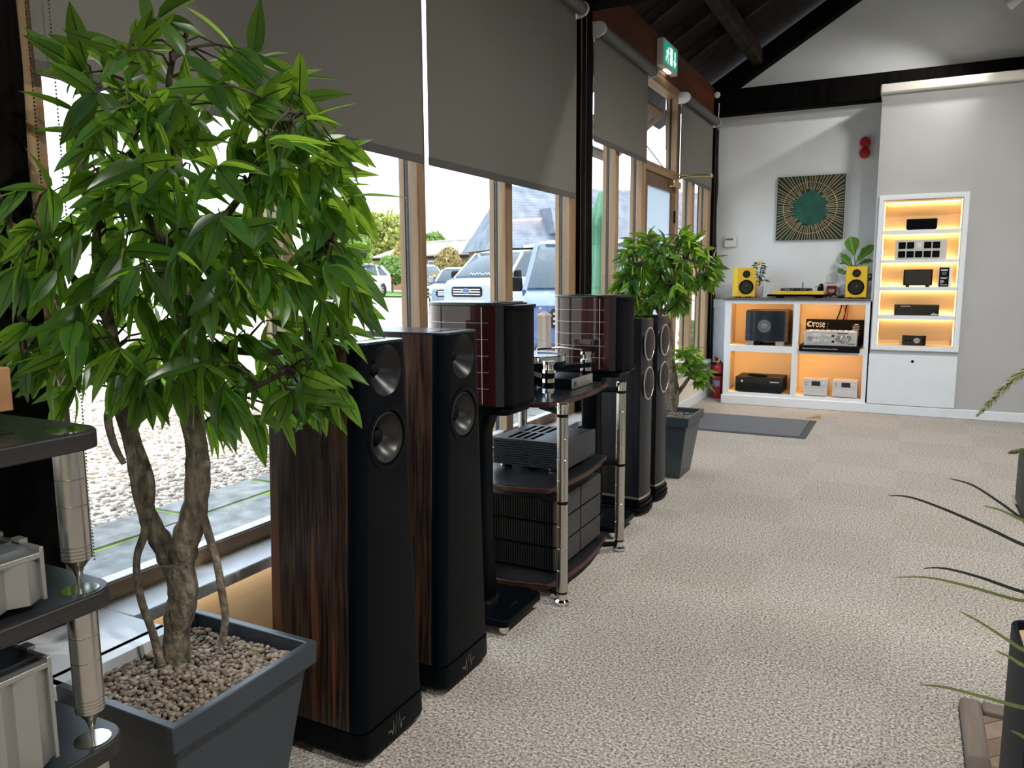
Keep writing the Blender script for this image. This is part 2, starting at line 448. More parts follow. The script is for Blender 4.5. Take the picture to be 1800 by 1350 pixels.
# ---- plinth, sill, skirting on the window side
pl = struct('wall_left', MB().box(-1.97, -3.2, 0, XF + 0.01, 5.885, SZ - 0.04), PLY)
struct('wall_left_end', MB().box(-1.97, 6.875, 0, XF + 0.01, YB, SZ - 0.04), CREAM)
struct('baseboard_left', MB().box(XF + 0.01, 6.9, 0, XF + 0.028, YB - 0.02, 0.095), WHITE, bevel=0.005)
struct('wall_left_rear', MB().box(-1.97, -3.2, SZ, XF, 0.86, 3.13), WHITEWALL)
struct('trim_4', MB().box(XF - 0.06, 1.225, SZ - 0.035, -1.712, 5.885, SZ), SILL, bevel=0.006)
struct('trim_5', MB().prism(rrect(XF - 0.06, -1.0, -1.56, 1.225, [0.001, 0.001, 0.02, 0.001]), SZ - 0.035, SZ, 'z'), SILL, bevel=0.004)
struct('trim_6', MB().box(-1.84, -1.0, 0.0, -1.58, 1.205, SZ - 0.035), PLY)
struct('trim_7', MB().box(XF - 0.06, 6.875, SZ - 0.035, -1.80, 8.12, SZ), SILL, bevel=0.006)
LEDW = emit('warm_led', (1.0, 0.78, 0.48), 8.0)
led = solo('led_strip', MB().box(-1.79, 1.23, SZ - 0.043, -1.776, 5.85, SZ - 0.036), LEDW, 'warm led strip glowing under the window sill behind the speakers', 'light strip', (-1.83, 3.7, SZ - 0.043))

# ---- glazing: mullions, panes and rails
MUL = [(1.14, 1.193), (1.968, 2.014), (2.766, 2.826), (3.563, 3.639), (4.40, 4.50), (4.725, 4.775), (5.22, 5.29), (5.818, 5.905), (6.77, 6.875), (7.351, 7.437), (7.99, 8.115)]
HEAD = 2.842
def mullion(y0, y1, z0):
    m = struct('trim_mullion', MB().box(-1.899, y0, z0, XF, y1, HEAD), OAK, bevel=0.004)
    obj('gasket', MB().box(-1.919, y0 + 0.004, z0, -1.899, y1 - 0.004, HEAD), GASKET, m)
    obj('outer_frame', MB().box(-1.945, y0, z0, -1.919, y1, HEAD), OAK, m)
    return m
for i, (a, b) in enumerate(MUL):
    mullion(a, b, 0.0 if i in (7, 8) else SZ)
def bay(n, y0, y1, top=HEAD):
    w = sthing('window_%d' % n, (-1.9, (y0 + y1) / 2, SZ))
    obj('bottom_rail', MB().box(-1.899, y0, SZ, XF, y1, SZ + 0.047), OAKH, w, bevel=0.003)
    obj('rail_sheen_strip', MB().box(-1.90, y0, SZ + 0.045, XF - 0.008, y1, SZ + 0.052), SILL, w)  # pale strip painting in the sky's reflection along the rail top
    obj('outer_rail', MB().box(-1.945, y0, SZ - 0.02, -1.912, y1, SZ + 0.03), GASKET, w)
    obj('pane', MB().box(-1.912, y0, SZ + 0.03, -1.906, y1, top), GLASS, w)
    obj('top_rail', MB().box(-1.945, y0, HEAD - 0.05, XF, y1, HEAD), OAKH, w)
    return w
n = 0
for i in range(len(MUL) - 1):
    if i in (4, 7): continue
    n += 1
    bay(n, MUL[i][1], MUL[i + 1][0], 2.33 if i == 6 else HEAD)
for k_, (a, b) in enumerate(FILLWIN):  # frames and panes of the added fill windows
    w = sthing('window_%d' % (11 + k_), (5.3, (a + b) / 2, 0.9))
    for (c, d, e, f_) in ((a, a + 0.06, 0.9, 2.3), (b - 0.06, b, 0.9, 2.3), ((a + b) / 2 - 0.03, (a + b) / 2 + 0.03, 0.9, 2.3)):
        obj('stile', MB().box(5.27, c, e, 5.37, d, f_), OAK, w)
    for e in (0.9, 2.24): obj('rail', MB().box(5.27, a, e, 5.37, b, e + 0.06), OAKH, w)
    obj('pane', MB().box(5.317, a, 0.9, 5.323, b, 2.3), GLASS, w)
struct('trim_8', MB().box(-1.945, 5.29, 2.30, XF, 5.818, 2.36), OAKH)
# door with frosted pane, transom bar over it
struct('trim_9', MB().box(-1.945, 5.905, 2.078, XF, 6.77, 2.15), OAKH, bevel=0.004)
struct('trim_10', MB().box(-1.945, 5.905, 2.765, XF, 6.77, HEAD), OAKH, bevel=0.004)
DOORW = wood('door_wood', (0.12, 0.065, 0.035), (0.24, 0.14, 0.08), (24, 24, 1.5), 0.5)
door = sthing('door_1', (-1.87, 6.34, 0.01))
for nm, bx in (('stile', (5.912, 5.985, 0.01, 2.072)), ('stile', (6.69, 6.763, 0.01, 2.072)), ('top_rail', (5.985, 6.69, 1.972, 2.072)), ('bottom_rail', (5.985, 6.69, 0.01, 0.22))):
    obj(nm, MB().box(-1.905, bx[0], bx[2], -1.858, bx[1], bx[3]), DOORW, door, bevel=0.004)
obj('pane', MB().box(-1.886, 5.985, 0.22, -1.880, 6.69, 1.972), FROST, door)
for z in (1.72, 1.1, 0.35):
    obj('hinge', MB().box(-1.858, 6.745, z, -1.848, 6.775, z + 0.1), MATBLACK, door)
# door closer
dc = thing('door_closer', 'gold door closer with folding arm on top of the frosted door', 'door closer', (-1.83, 6.66, 2.03))
obj('body', MB().box(-1.858, 6.54, 2.005, -1.80, 6.76, 2.06), BRASS, dc, bevel=0.008)
obj('arm', MB().tube([(-1.82, 6.62, 2.07), (-1.70, 6.70, 2.10), (-1.55, 6.80, 2.105)], 0.008, 6), BRASS, dc, smooth=40)
obj('arm', MB().tube([(-1.55, 6.80, 2.105), (-1.70, 6.73, 2.115), (-1.85, 6.70, 2.12)], 0.007, 6), BRASS, dc, smooth=40)
obj('knob', MB().lathe([(0.012, 0), (0.012, 0.03)], (-1.55, 6.80, 2.09)), BRASS, dc, smooth=40)
# top-hung sashes standing open outside
def sash(name, y0, y1, ztop, L, ang):
    w = sthing(name, (-1.94, (y0 + y1) / 2, ztop))
    d = Vector((-sin(ang), 0, -cos(ang))); nn = Vector((-cos(ang), 0, sin(ang))); o = Vector((-1.95, 0, ztop))
    def plate(s0, s1, a, b, t0=0.0, t1=0.05):
        vs = []
        for t in (t0, t1):
            for s_ in (s0, s1):
                for y in (a, b):
                    p = o + d * s_ + nn * t; vs.append((p.x, y, p.z))
        return MB().add(vs, [(0, 1, 3, 2), (4, 6, 7, 5), (0, 4, 5, 1), (2, 3, 7, 6), (0, 2, 6, 4), (1, 5, 7, 3)])
    fw = 0.07
    obj('sash_rail', plate(0, fw, y0, y1), DOORW, w); obj('sash_rail', plate(L - fw, L, y0, y1), DOORW, w)
    obj('sash_stile', plate(fw, L - fw, y0, y0 + fw), DOORW, w); obj('sash_stile', plate(fw, L - fw, y1 - fw, y1), DOORW, w)
    obj('pane', plate(fw, L - fw, y0 + fw, y1 - fw, 0.02, 0.026), GLASS, w)
    for y in (y0 + 0.01, y1 - 0.015):
        p = o + d * 0.28; obj('stay', MB().tube([(-1.93, y, ztop - 0.48), (p.x, y, p.z)], 0.006, 6), STEEL, w)
        obj('stay', MB().tube([(-1.935, y, ztop + 0.12), (-1.935, y, ztop - 0.3)], 0.01, 6), STEEL, w)
    return w
sash('window_21', 5.93, 6.75, 2.64, 0.62, radians(52))
sash('window_22', 5.30, 5.81, 2.68, 0.66, radians(46))

# ---- roller blinds
BLIND = translucent('blind_fabric', (0.25, 0.24, 0.215), (0.20, 0.19, 0.16), 0.28, 0.9, weave=0.15)
BLINDTUBE = M('blind_tube', (0.10, 0.105, 0.105), 0.55, var=0.05)
BLINDHEM = translucent('blind_hem', (0.13, 0.125, 0.12), (0.06, 0.06, 0.06), 0.15, 0.85)
def blind(y0, y1, zb, zt, label, chain):
    xf = -1.822; xr = -1.786; r = 0.037
    t = thing('roller_blind', label, 'blind', (xr, (y0 + y1) / 2, zt))
    obj('fabric', MB().box(xf - 0.0006, y0, zb + 0.03, xf + 0.0006, y1, zt), BLIND, t)
    obj('hem', MB().box(xf - 0.003, y0, zb, xf + 0.003, y1, zb + 0.035), BLINDHEM, t, bevel=0.002)
    obj('roller', MB().lathe([(r, 0), (r, y1 - y0)], (xr, y0, zt), (0, 1, 0), 24), BLINDTUBE, t, smooth=40)
    for y in (y0 - 0.014, y1 + 0.002):
        obj('bracket', MB().lathe([(r + 0.006, 0), (r + 0.006, 0.012)], (xr, y, zt), (0, 1, 0), 24), PLASTICW, t, smooth=40)
        obj('bracket_plate', MB().box(XF, y + 0.003, zt - 0.05, xr, y + 0.009, zt + 0.045), PLASTICW, t)
    if chain:
        yc = chain
        for dx in (0.0, 0.045):
            mb = MB()
            z = zt
            while z > 0.55:
                mb.lathe([(0.0005, -0.0028), (0.0028, 0), (0.0005, 0.0028)], (xr - 0.01 + dx * 0.3, yc + dx, z), (0, 0, 1), 5)
                z -= 0.0085
            obj('bead_chain', mb, STEEL, t, kind='stuff')
    return t
blind(1.16, 2.768, 1.721, 2.80, 'grey roller blind behind the bushy potted tree', 1.135)
blind(2.812, 4.412, 1.721, 2.80, 'grey roller blind between the white gap and the black post', 4.44)
blind(4.72, 5.83, 2.104, 2.77, 'grey roller blind beside the window over the door', 0)
blind(6.79, 7.99, 2.104, 2.77, 'short grey roller blind by the back corner past the door', 8.02)
# exit sign
ex = thing('exit_sign', 'green running man exit sign on the brown header beam', 'exit sign', (XF, 6.33, 2.89))
SIGNG = M('sign_green', (0.0, 0.33, 0.20), 0.4, emis=(0.0, 0.42, 0.26), es=0.45, var=0.02)
SIGNW = M('sign_white', (0.8, 0.85, 0.8), 0.4, emis=(0.8, 1.0, 0.88), es=0.7, var=0.02)
obj('housing', MB().prism(rrect(6.12, 2.885, 6.54, 3.095, 0.015), XF, XF + 0.055, 'x'), PLASTICW, ex, bevel=0.006)
obj('face', MB().box(XF + 0.055, 6.15, 2.91, XF + 0.058, 6.51, 3.07), SIGNG, ex)
# arrow pointing down, running figure and doorway
ym = 6.44
obj('arrow', MB().prism([(ym - 0.012, 3.05), (ym - 0.012, 2.975), (ym - 0.045, 2.975), (ym, 2.925), (ym + 0.045, 2.975), (ym + 0.012, 2.975), (ym + 0.012, 3.05)], XF + 0.058, XF + 0.06, 'x'), SIGNW, ex)
fig = MB()
fig.lathe([(0.012, 0), (0.012, 0.002)], (XF + 0.058, 6.255, 3.035), (1, 0, 0), 12)
for a, b, w in (((6.245, 3.02), (6.225, 2.975), 0.011), ((6.225, 2.975), (6.195, 2.965), 0.007), ((6.195, 2.965), (6.185, 2.93), 0.006), ((6.225, 2.975), (6.25, 2.95), 0.007), ((6.25, 2.95), (6.24, 2.92), 0.006), ((6.24, 3.015), (6.275, 2.995), 0.005), ((6.235, 3.01), (6.205, 3.01), 0.005), ((6.205, 3.01), (6.195, 2.985), 0.005)):
    dy, dz = b[0] - a[0], b[1] - a[1]; l = sqrt(dy * dy + dz * dz); ny, nz = -dz / l * w, dy / l * w
    fig.prism([(a[0] + ny, a[1] + nz), (b[0] + ny, b[1] + nz), (b[0] - ny, b[1] - nz), (a[0] - ny, a[1] - nz)], XF + 0.058, XF + 0.06, 'x')
obj('running_figure', fig, SIGNW, ex)
obj('doorway_symbol', MB().box(XF + 0.058, 6.30, 2.925, XF + 0.06, 6.37, 3.055), SIGNW, ex)
obj('lamp_strip', MB().box(XF + 0.012, 6.27, 2.880, XF + 0.04, 6.40, 2.886), emit('sign_downlight', (1.0, 0.95, 0.75), 6.0), ex)
# little sensors at the roof corner
for (p, nm, lb) in ((ony(1260, 167, YB - 0.14), 'motion_sensor', 'small white sensor on the black beam at the roof corner'), (ony(1297, 157, YB - 0.14), 'cable_clip', 'tiny white clip on the black beam beside the sensor')):
    if nm == 'cable_clip': continue
    q = Vector((p.x, YB - 0.14, p.z))
    solo(nm, MB().lathe([(0.03, 0), (0.034, 0.02), (0.028, 0.05), (0.01, 0.06)], q, (0.3, -1, -0.2), 14), PLASTICW, lb, 'sensor', q, smooth=40)
solo('sensor_cable', MB().tube([(-1.80, YB - 0.15, 2.98), (-1.805, YB - 0.15, 2.8), (-1.80, YB - 0.15, 2.72)], 0.005, 6), PLASTICW, 'thin white cable running down from the roof corner sensor', 'cable', (-1.80, YB - 0.15, 2.72), smooth=40)

# ---- spotlights on a track under the purlin: one is in the picture, the others are added out of view as room fill
def spot(y, label, energy, aim, x=0.57, cone=150, soft=0.035):
    z = 3.35
    t = thing('track_spotlight', label, 'spotlight', (x, y, z + 0.25), 0, 'spotlights on the ceiling track')
    d = (Vector(aim) - Vector((x, y, z))).normalized()
    obj('stem', MB().tube([(x, y, z + 0.28), (x, y, z + 0.06)], 0.008, 8), PLASTICW, t, smooth=40)
    obj('housing', MB().lathe([(0.03, -0.12), (0.043, -0.11), (0.045, 0.0), (0.04, 0.0), (0.036, -0.02)], Vector((x, y, z)), d, 20, cap=False), PLASTICW, t, smooth=40)
    obj('lens', MB().lathe([(0.036, -0.022), (0.036, -0.018)], Vector((x, y, z)), d, 20), emit('lens_%d' % int(y * 10), (1.0, 0.93, 0.82), 30.0), t)
    l = bpy.data.lights.new('spot_lamp', 'SPOT'); l.energy = energy; l.color = (1.0, 0.96, 0.90); l.spot_size = radians(cone); l.spot_blend = 0.9; l.shadow_soft_size = soft
    lo = bpy.data.objects.new('spot_lamp', l); COL.objects.link(lo); lo.parent = t
    lo.location = Vector((x, y, z)) + d * 0.02 - Vector((x, y, z + 0.25)); lo.rotation_euler = d.to_track_quat('-Z', 'Y').to_euler()
    return t
struct('ceiling_track', MB().box(0.55, -2.5, 3.62, 0.59, 7.6, 3.65), MATBLACK)
struct('ceiling_track_hanger', MB().box(0.56, 2.9, 3.64, 0.58, 2.92, 4.75), MATBLACK)
spot(7.5, 'lit white spotlight on the ceiling track above the grey partition', 45, (-1.2, 8.2, 2.0), cone=96)
spot(6.3, 'unseen white fill spotlight added on the ceiling track, aimed at the built-in cabinet', 62, (-0.4, 7.8, 0.8), cone=112, soft=0.12)  # added lamp out of view, brightens the cabinet and back wall
for y in (5.0, 2.9, 0.6, -1.7):  # row of unseen lamps added to fill the room with light
    spot(y, 'unseen white fill spotlight added on the ceiling track over the carpet', 180 if y > 4 else 145, (0.2, y + 0.2, 0))
# ================================================================== loudspeakers and racks by the window
def ebony_mat():
    m, nt, b = _new('macassar_ebony')
    tc = nt.nodes.new('ShaderNodeTexCoord')
    def layer(sc, seed, dist):
        mp = nt.nodes.new('ShaderNodeMapping'); mp.inputs['Scale'].default_value = (sc, sc, 0.35); mp.inputs['Location'].default_value = (seed, seed, 0)
        n = nt.nodes.new('ShaderNodeTexNoise'); n.inputs['Scale'].default_value = 1; n.inputs['Detail'].default_value = 2; n.inputs['Distortion'].default_value = dist
        nt.links.new(tc.outputs['Object'], mp.inputs[0]); nt.links.new(mp.outputs[0], n.inputs['Vector']); return n
    n1 = layer(150, 3.1, 0.1); n2 = layer(34, 9.7, 0.15)
    r1 = nt.nodes.new('ShaderNodeValToRGB'); e = r1.color_ramp.elements
    e[0].position = 0.40; e[0].color = (0.010, 0.006, 0.005, 1); e[1].position = 0.72; e[1].color = (0.075, 0.042, 0.026, 1)
    r2 = nt.nodes.new('ShaderNodeValToRGB'); e = r2.color_ramp.elements
    e[0].position = 0.585; e[0].color = (0, 0, 0, 1); e[1].position = 0.67; e[1].color = (1, 1, 1, 1)
    mx = nt.nodes.new('ShaderNodeMixRGB'); mx.inputs[2].default_value = (0.115, 0.045, 0.020, 1)
    nt.links.new(n1.outputs[0], r1.inputs[0]); nt.links.new(n2.outputs[0], r2.inputs[0])
    nt.links.new(r2.outputs[0], mx.inputs[0]); nt.links.new(r1.outputs[0], mx.inputs[1]); nt.links.new(mx.outputs[0], b.inputs['Base Color'])
    b.inputs['Roughness'].default_value = 0.30; b.inputs['Specular IOR Level'].default_value = 0.4
    return m
EBONY = ebony_mat()
CONE = M('dark_cone', (0.03, 0.029, 0.028), 0.32, 0.5, var=0.15, vscale=30)
HORN = M('horn_satin', (0.010, 0.010, 0.011), 0.33, var=0.1, spec=0.35)
TOPSAT = M('satin_black_top', (0.02, 0.021, 0.023), 0.22, var=0.1)
LOGO = M('logo_silver', (0.75, 0.75, 0.75), 0.3, 1.0, var=0.02)

def tower(yc, label):
    xf, xb = -1.172, -1.475; wb, wt = 0.140, 0.100; z0, zp, zt = 0.022, 0.095, 1.095
    t = thing('tower_loudspeaker', label, 'loudspeaker', ((xf + xb) / 2, yc, 0), 0, 'ebony tower loudspeakers')
    half = lambda z: wb + (wt - wb) * (z - zp) / (zt - zp)
    def ring(z, x0, x1, w, r):
        return [(p[0], p[1], z) for p in rrect(x0, yc - w, x1, yc + w, [0.004, r, r, 0.004], 6)]
    # cabinet in ebony veneer, black baffle wrapped round the front edges
    obj('cabinet', MB().loft([ring(z, xb, xf - 0.045, half(z), 0.002) for z in (zp, 0.6, zt - 0.006)]), EBONY, t, smooth=30)
    baf = obj('baffle', MB().loft([ring(z, xf - 0.045, xf, half(z) + 0.0005, 0.03) for z in (zp, 0.6, zt - 0.006)]), SATBLACK, t, smooth=30)
    obj('top_plate', MB().loft([ring(z, xb, xf, half(zt) - d, 0.03) for z, d in ((zt - 0.006, 0.0), (zt - 0.002, 0.0), (zt, 0.003))]), TOPSAT, t, smooth=30)
    obj('top_inlay', MB().box(xf - 0.075, yc - 0.065, zt - 0.001, xf - 0.05, yc + 0.065, zt + 0.001), GLOSSBLACK, t)
    obj('plinth', MB().loft([ring(z, xb - 0.004, xf + 0.003, wb + d, 0.03) for z, d in ((z0, -0.002), (z0 + 0.006, 0.005), (zp - 0.004, 0.003))]), SATBLACK, t, smooth=30)
    # waveguide and woofer set into the baffle
    zT, zW, rT, rW = onx(687, 649, xf).z, onx(689, 767, xf).z, 0.066, 0.083
    q = []
    cut(baf, [MB().lathe([(rT, -0.06), (rT, 0.1)], (xf, yc, zT), (1, 0, 0), 40), MB().lathe([(rW, -0.06), (rW, 0.1)], (xf, yc, zW), (1, 0, 0), 40)])
    h = obj('tweeter_horn', MB().lathe([(rT, 0.0), (rT - 0.004, -0.003), (0.054, -0.012), (0.040, -0.023), (0.027, -0.034), (0.017, -0.040), (0.015, -0.042)], (xf, yc, zT), (1, 0, 0), 40, cap=False), HORN, t, smooth=60)
    obj('dome', MB().lathe([(0.018, -0.042), (0.017, -0.036), (0.012, -0.030), (0.006, -0.027), (0.0, -0.026)], (xf, yc, zT), (1, 0, 0), 24), MATBLACK, h, smooth=60)
    w = obj('woofer', MB().lathe([(rW, 0.001), (rW - 0.003, 0.003), (rW - 0.012, 0.002), (rW - 0.014, -0.004)], (xf, yc, zW), (1, 0, 0), 40, cap=False), SATBLACK, t, smooth=60)
    obj('surround', MB().lathe([(rW - 0.014, -0.005), (rW - 0.019, 0.001), (rW - 0.024, -0.006)], (xf, yc, zW), (1, 0, 0), 40, cap=False), RUBBER, w, smooth=60)
    obj('cone', MB().lathe([(rW - 0.024, -0.006), (0.045, -0.026), (0.022, -0.040)], (xf, yc, zW), (1, 0, 0), 40, cap=False), CONE, w, smooth=60)
    obj('dust_cap', MB().lathe([(0.022, -0.041), (0.021, -0.032), (0.014, -0.026), (0.0, -0.023)], (xf, yc, zW), (1, 0, 0), 28), MATBLACK, w, smooth=60)
    # waveform emblem on the plinth
    pts = [(-0.040, 0.045), (-0.036, 0.054), (-0.032, 0.044), (-0.026, 0.050), (-0.020, 0.030), (-0.014, 0.078), (-0.007, 0.024), (0.0, 0.088), (0.007, 0.024), (0.013, 0.088), (0.020, 0.030), (0.026, 0.058), (0.032, 0.050), (0.036, 0.060), (0.040, 0.052)]
    obj('emblem', MB().tube([(xf + 0.0038, yc + a * 0.95, 0.052 + (b - 0.052) * 0.8) for a, b in pts], 0.0006, 5), LOGO, t, label='thin silver waveform emblem')
    for sx in (xf - 0.035, xb + 0.035):
        for sy in (-0.105, 0.105):
            obj('foot', MB().lathe([(0.006, 0.0), (0.012, 0.006), (0.014, 0.014), (0.010, 0.024)], (sx, yc + sy, 0), (0, 0, 1), 16), CHROME, t, smooth=60)
    return t
T1 = tower(1.590, 'ebony veneered tower loudspeaker next to the bushy potted tree')
T2 = tower(1.975, 'ebony veneered tower loudspeaker next to the gloss stand-mount loudspeaker')

# ---- stand-mounted loudspeakers in dark red gloss with inlaid lines
REDGLOSS = wood('red_black_lacquer', (0.006, 0.001, 0.001), (0.05, 0.004, 0.004), (30, 30, 1.0), 0.5, 0.3, 0.75, coat=1.0, spec=0.1)
INLAY = M('pale_inlay', (0.50, 0.46, 0.40), 0.35, 0.6, var=0.03)
LEATHER = M('black_leather', (0.010, 0.010, 0.012), 0.55, bump=0.2, bscale=250)
def standmount(yc, label, slabel):
    xf, xb = -1.165, -1.555; z0, z1 = 0.805, 1.168
    t = thing('standmount_loudspeaker', label, 'loudspeaker', ((xf + xb) / 2, yc, z0), 0, 'gloss stand-mount loudspeakers')
    # lute-shaped plan: narrow back, swelling sides, flat front
    def plan(scale=1.0, grow=0.0):
        side = []
        for i in range(15):
            u = i / 14.0
            x = xb + (xf - 0.075 - xb) * u
            w = 0.026 + 0.094 * (1 - (1 - min(1.0, u / 0.42)) ** 2.2) - 0.012 * max(0, u - 0.85) / 0.15
            side.append((x, w * scale + grow))
        return [(x, yc - w) for x, w in side] + [(x, yc + w) for x, w in reversed(side)]
    obj('body', MB().prism(plan(), z0 + 0.012, z1 - 0.012), REDGLOSS, t, smooth=35)
    for i in range(1, 6):
        z = z0 + 0.012 + (z1 - z0 - 0.024) * i / 6.0
        p = plan(1.0, 0.0006)[:14]; p2 = [(x, 2 * yc - y) for x, y in p]
        for pp in (p, p2):
            obj('inlay_line', MB().tube([(x, y, z) for x, y in pp], 0.0011, 5), INLAY, t, label='thin pale inlay line')
    for s_ in (-1, 1):
        x, y = plan()[12]; y = yc + s_ * abs(y - yc) * 1.006
        obj('inlay_line', MB().tube([(x, y, z0 + 0.015), (x, y, z1 - 0.015)], 0.0012, 5), INLAY, t)
    obj('top_plate', MB().prism(plan(1.02, 0.004), z1 - 0.012, z1), TOPSAT, t, bevel=0.003)
    obj('bottom_plate', MB().prism(plan(1.02, 0.003), z0, z0 + 0.012), SATBLACK, t, bevel=0.003)
    obj('baffle', MB().prism([(xf - 0.075, yc - 0.104), (xf - 0.05, yc - 0.092), (xf - 0.05, yc + 0.092), (xf - 0.075, yc + 0.104)], z0 + 0.006, z1 - 0.004), LEATHER, t)
    g = obj('grille', MB().prism([(xf - 0.05, yc - 0.085)] + [(xf + 0.0 - 0.02 * (k / 5.0 * 2 - 1) ** 2, yc + 0.085 * (k / 5.0 * 2 - 1)) for k in range(6)] + [(xf - 0.05, yc + 0.085)], z0 + 0.008, z1 - 0.02), MATBLACK, t, smooth=30)
    for zz in (z0 + 0.002, z1 - 0.022):
        obj('grille_bar', MB().prism([(xf - 0.055, yc - 0.09)] + [(xf + 0.006 - 0.02 * (k / 5.0 * 2 - 1) ** 2, yc + 0.09 * (k / 5.0 * 2 - 1)) for k in range(6)] + [(xf - 0.055, yc + 0.09)], zz, zz + 0.013), SATBLACK, g, bevel=0.002)
    # its stand
    s = thing('speaker_stand', slabel, 'speaker stand', (-1.36, yc, 0), 0, 'black loudspeaker stands')
    obj('base_plate', MB().prism(rrect(-1.545, yc - 0.15, -1.182, yc + 0.15, 0.025), 0.035, 0.062), SATBLACK, s, bevel=0.004)
    obj('top_plate', MB().prism(rrect(-1.53, yc - 0.10, -1.20, yc + 0.10, 0.03), 0.780, 0.803), SATBLACK, s, bevel=0.004)
    obj('column', MB().loft([[(p[0], p[1], z) for p in rrect(-1.41 - d, yc - 0.042, -1.325 + d, yc + 0.042, 0.02)] for z, d in ((0.062, 0.012), (0.35, 0.0), (0.7, 0.0), (0.78, 0.03))]), SATBLACK, s, smooth=40)
    obj('collar', MB().prism(rrect(-1.425, yc - 0.047, -1.308, yc + 0.047, 0.022), 0.062, 0.07), STEEL, s)
    obj('name_plate', MB().box(-1.232, yc - 0.028, 0.062, -1.228, yc + 0.028, 0.0625), STEEL, s)
    for sx in (-1.52, -1.207):
        for sy in (-0.122, 0.122):
            obj('spike_foot', MB().lathe([(0.004, 0.0), (0.016, 0.012), (0.019, 0.022), (0.019, 0.035)], (sx, yc + sy, 0), (0, 0, 1), 16), CHROME, s, smooth=50)
    return t
standmount(2.41, 'dark red gloss loudspeaker on a stand next to the ebony towers', 'black stand under the gloss loudspeaker next to the ebony towers')
standmount(3.545, 'dark red gloss loudspeaker on a stand behind the silver turntable', 'black stand under the gloss loudspeaker behind the hi-fi rack')

# ---- hi-fi rack between the two stand-mount loudspeakers
SHELFTOP = M('black_shelf_top', (0.014, 0.015, 0.018), 0.28, var=0.1)
SHELFEDGE = wood('dark_red_edge', (0.025, 0.008, 0.007), (0.075, 0.025, 0.02), (30, 30, 30), 0.4)
rk = thing('hifi_rack', 'three-shelf hi-fi rack with round steel posts and black curved shelves', 'hi-fi rack', (-1.38, 2.95, 0))
RYA, RYB, RXF, RXB = 2.617, 3.282, -1.125, -1.62
def shelf_plan(g=0.0):
    out = []
    ya, yb, xa, xb = 2.60 - g, 3.30 + g, RXB - 0.02 - g, -1.155 + g
    for i in range(11):
        u = i / 10.0; out.append((xb - 0.035 * (2 * u - 1) ** 2 * 0.9, ya + 0.03 + (yb - ya - 0.06) * u))
    for i in range(7):
        u = i / 6.0; out.append((xb - 0.06 + (xa - xb + 0.08) * u, yb - 0.03 * abs(2 * u - 1) ** 2))
    for i in range(5):
        u = i / 4.0; out.append((xa, yb - 0.04 - (yb - ya - 0.08) * u))
    for i in range(7):
        u = i / 6.0; out.append((xa + 0.02 + (xb - xa - 0.08) * u, ya + 0.03 * abs(2 * u - 1) ** 2))
    return out
SH = (0.062, 0.447, 0.782)
for z in SH:
    sb = obj('shelf', MB().prism(shelf_plan(), z - 0.022, z - 0.002), SHELFEDGE, rk, bevel=0.003)
    obj('shelf_top', MB().prism(shelf_plan(-0.006), z - 0.003, z), SHELFTOP, sb)
    for y in (RYA, RYB):
        for x, sgn in ((RXF, -1), (RXB, 1)):
            obj('arm', MB().tube([(x, y, z - 0.03), (x + sgn * 0.13, y + (0.09 if y < 2.9 else -0.09), z - 0.03)], 0.012, 10), MATBLACK, rk, smooth=40)
for y in (RYA, RYB):
    for x in (RXF, RXB):
        obj('foot', MB().lathe([(0.024, 0.0), (0.030, 0.006), (0.031, 0.016), (0.022, 0.024), (0.021, 0.045)], (x, y, 0), (0, 0, 1), 24), CHROME, rk, smooth=40)
        prev = 0.053
        for z1 in (0.40, 0.735):
            obj('post', MB().lathe([(0.0215, prev)] + [q for k in (1, 2, 3) for q in ((0.0215, prev + (z1 - prev) * k / 4 - 0.0012), (0.0205, prev + (z1 - prev) * k / 4), (0.0215, prev + (z1 - prev) * k / 4 + 0.0012))] + [(0.0215, z1)], (x, y, 0), (0, 0, 1), 28), STEEL, rk, smooth=22)
            prev = z1 + 0.012
            obj('collar', MB().lathe([(0.0205, z1), (0.0205, z1 + 0.012)], (x, y, 0), (0, 0, 1), 24), MATBLACK, rk, smooth=40)
        obj('collar', MB().lathe([(0.0205, 0.044), (0.0205, 0.054)], (x, y, 0), (0, 0, 1), 24), MATBLACK, rk, smooth=40)
        obj('post_cap', MB().lathe([(0.0215, 0.747), (0.0215, 0.765), (0.0225, 0.767), (0.0225, 0.785), (0.020, 0.789)], (x, y, 0), (0, 0, 1), 28), CHROME, rk, smooth=22)
obj('name_plate', MB().box(-1.40, 2.607, 0.0622, -1.32, 2.617, 0.0628), STEEL, rk)

# amplifier on the middle shelf: ribbed sides, vents in the lid
def ribbed_side(y, x0, x1, z0, z1, n, horiz, out):
    """side panel with ribs; out = +1/-1 direction of the ribs"""
    mb = MB()
    for i in range(n):
        if horiz:
            a = z0 + (z1 - z0) * i / n; b = a + (z1 - z0) / n * 0.62
            mb.box(x0, min(y, y + out * 0.008), a, x1, max(y, y + out * 0.008), b)
        else:
            a = x0 + (x1 - x0) * i / n; b = a + (x1 - x0) / n * 0.55
            mb.box(a, min(y, y + out * 0.010), z0, b, max(y, y + out * 0.010), z1)
    return mb
AMPFRONT = M('dark_grey_front', (0.045, 0.045, 0.047), 0.5, bump=0.2, bscale=500)
ax0, ax1, ay0, ay1, az0, az1 = -1.545, -1.215, 2.84, 3.20, 0.468, 0.577
am = thing('power_amplifier', 'black amplifier with horizontally ribbed sides on the middle rack shelf', 'amplifier', (-1.38, 3.02, 0.447))
body = obj('case', MB().box(ax0, ay0 + 0.008, az0, ax1 - 0.012, ay1 - 0.008, az1), ANOBLACK, am, bevel=0.002)
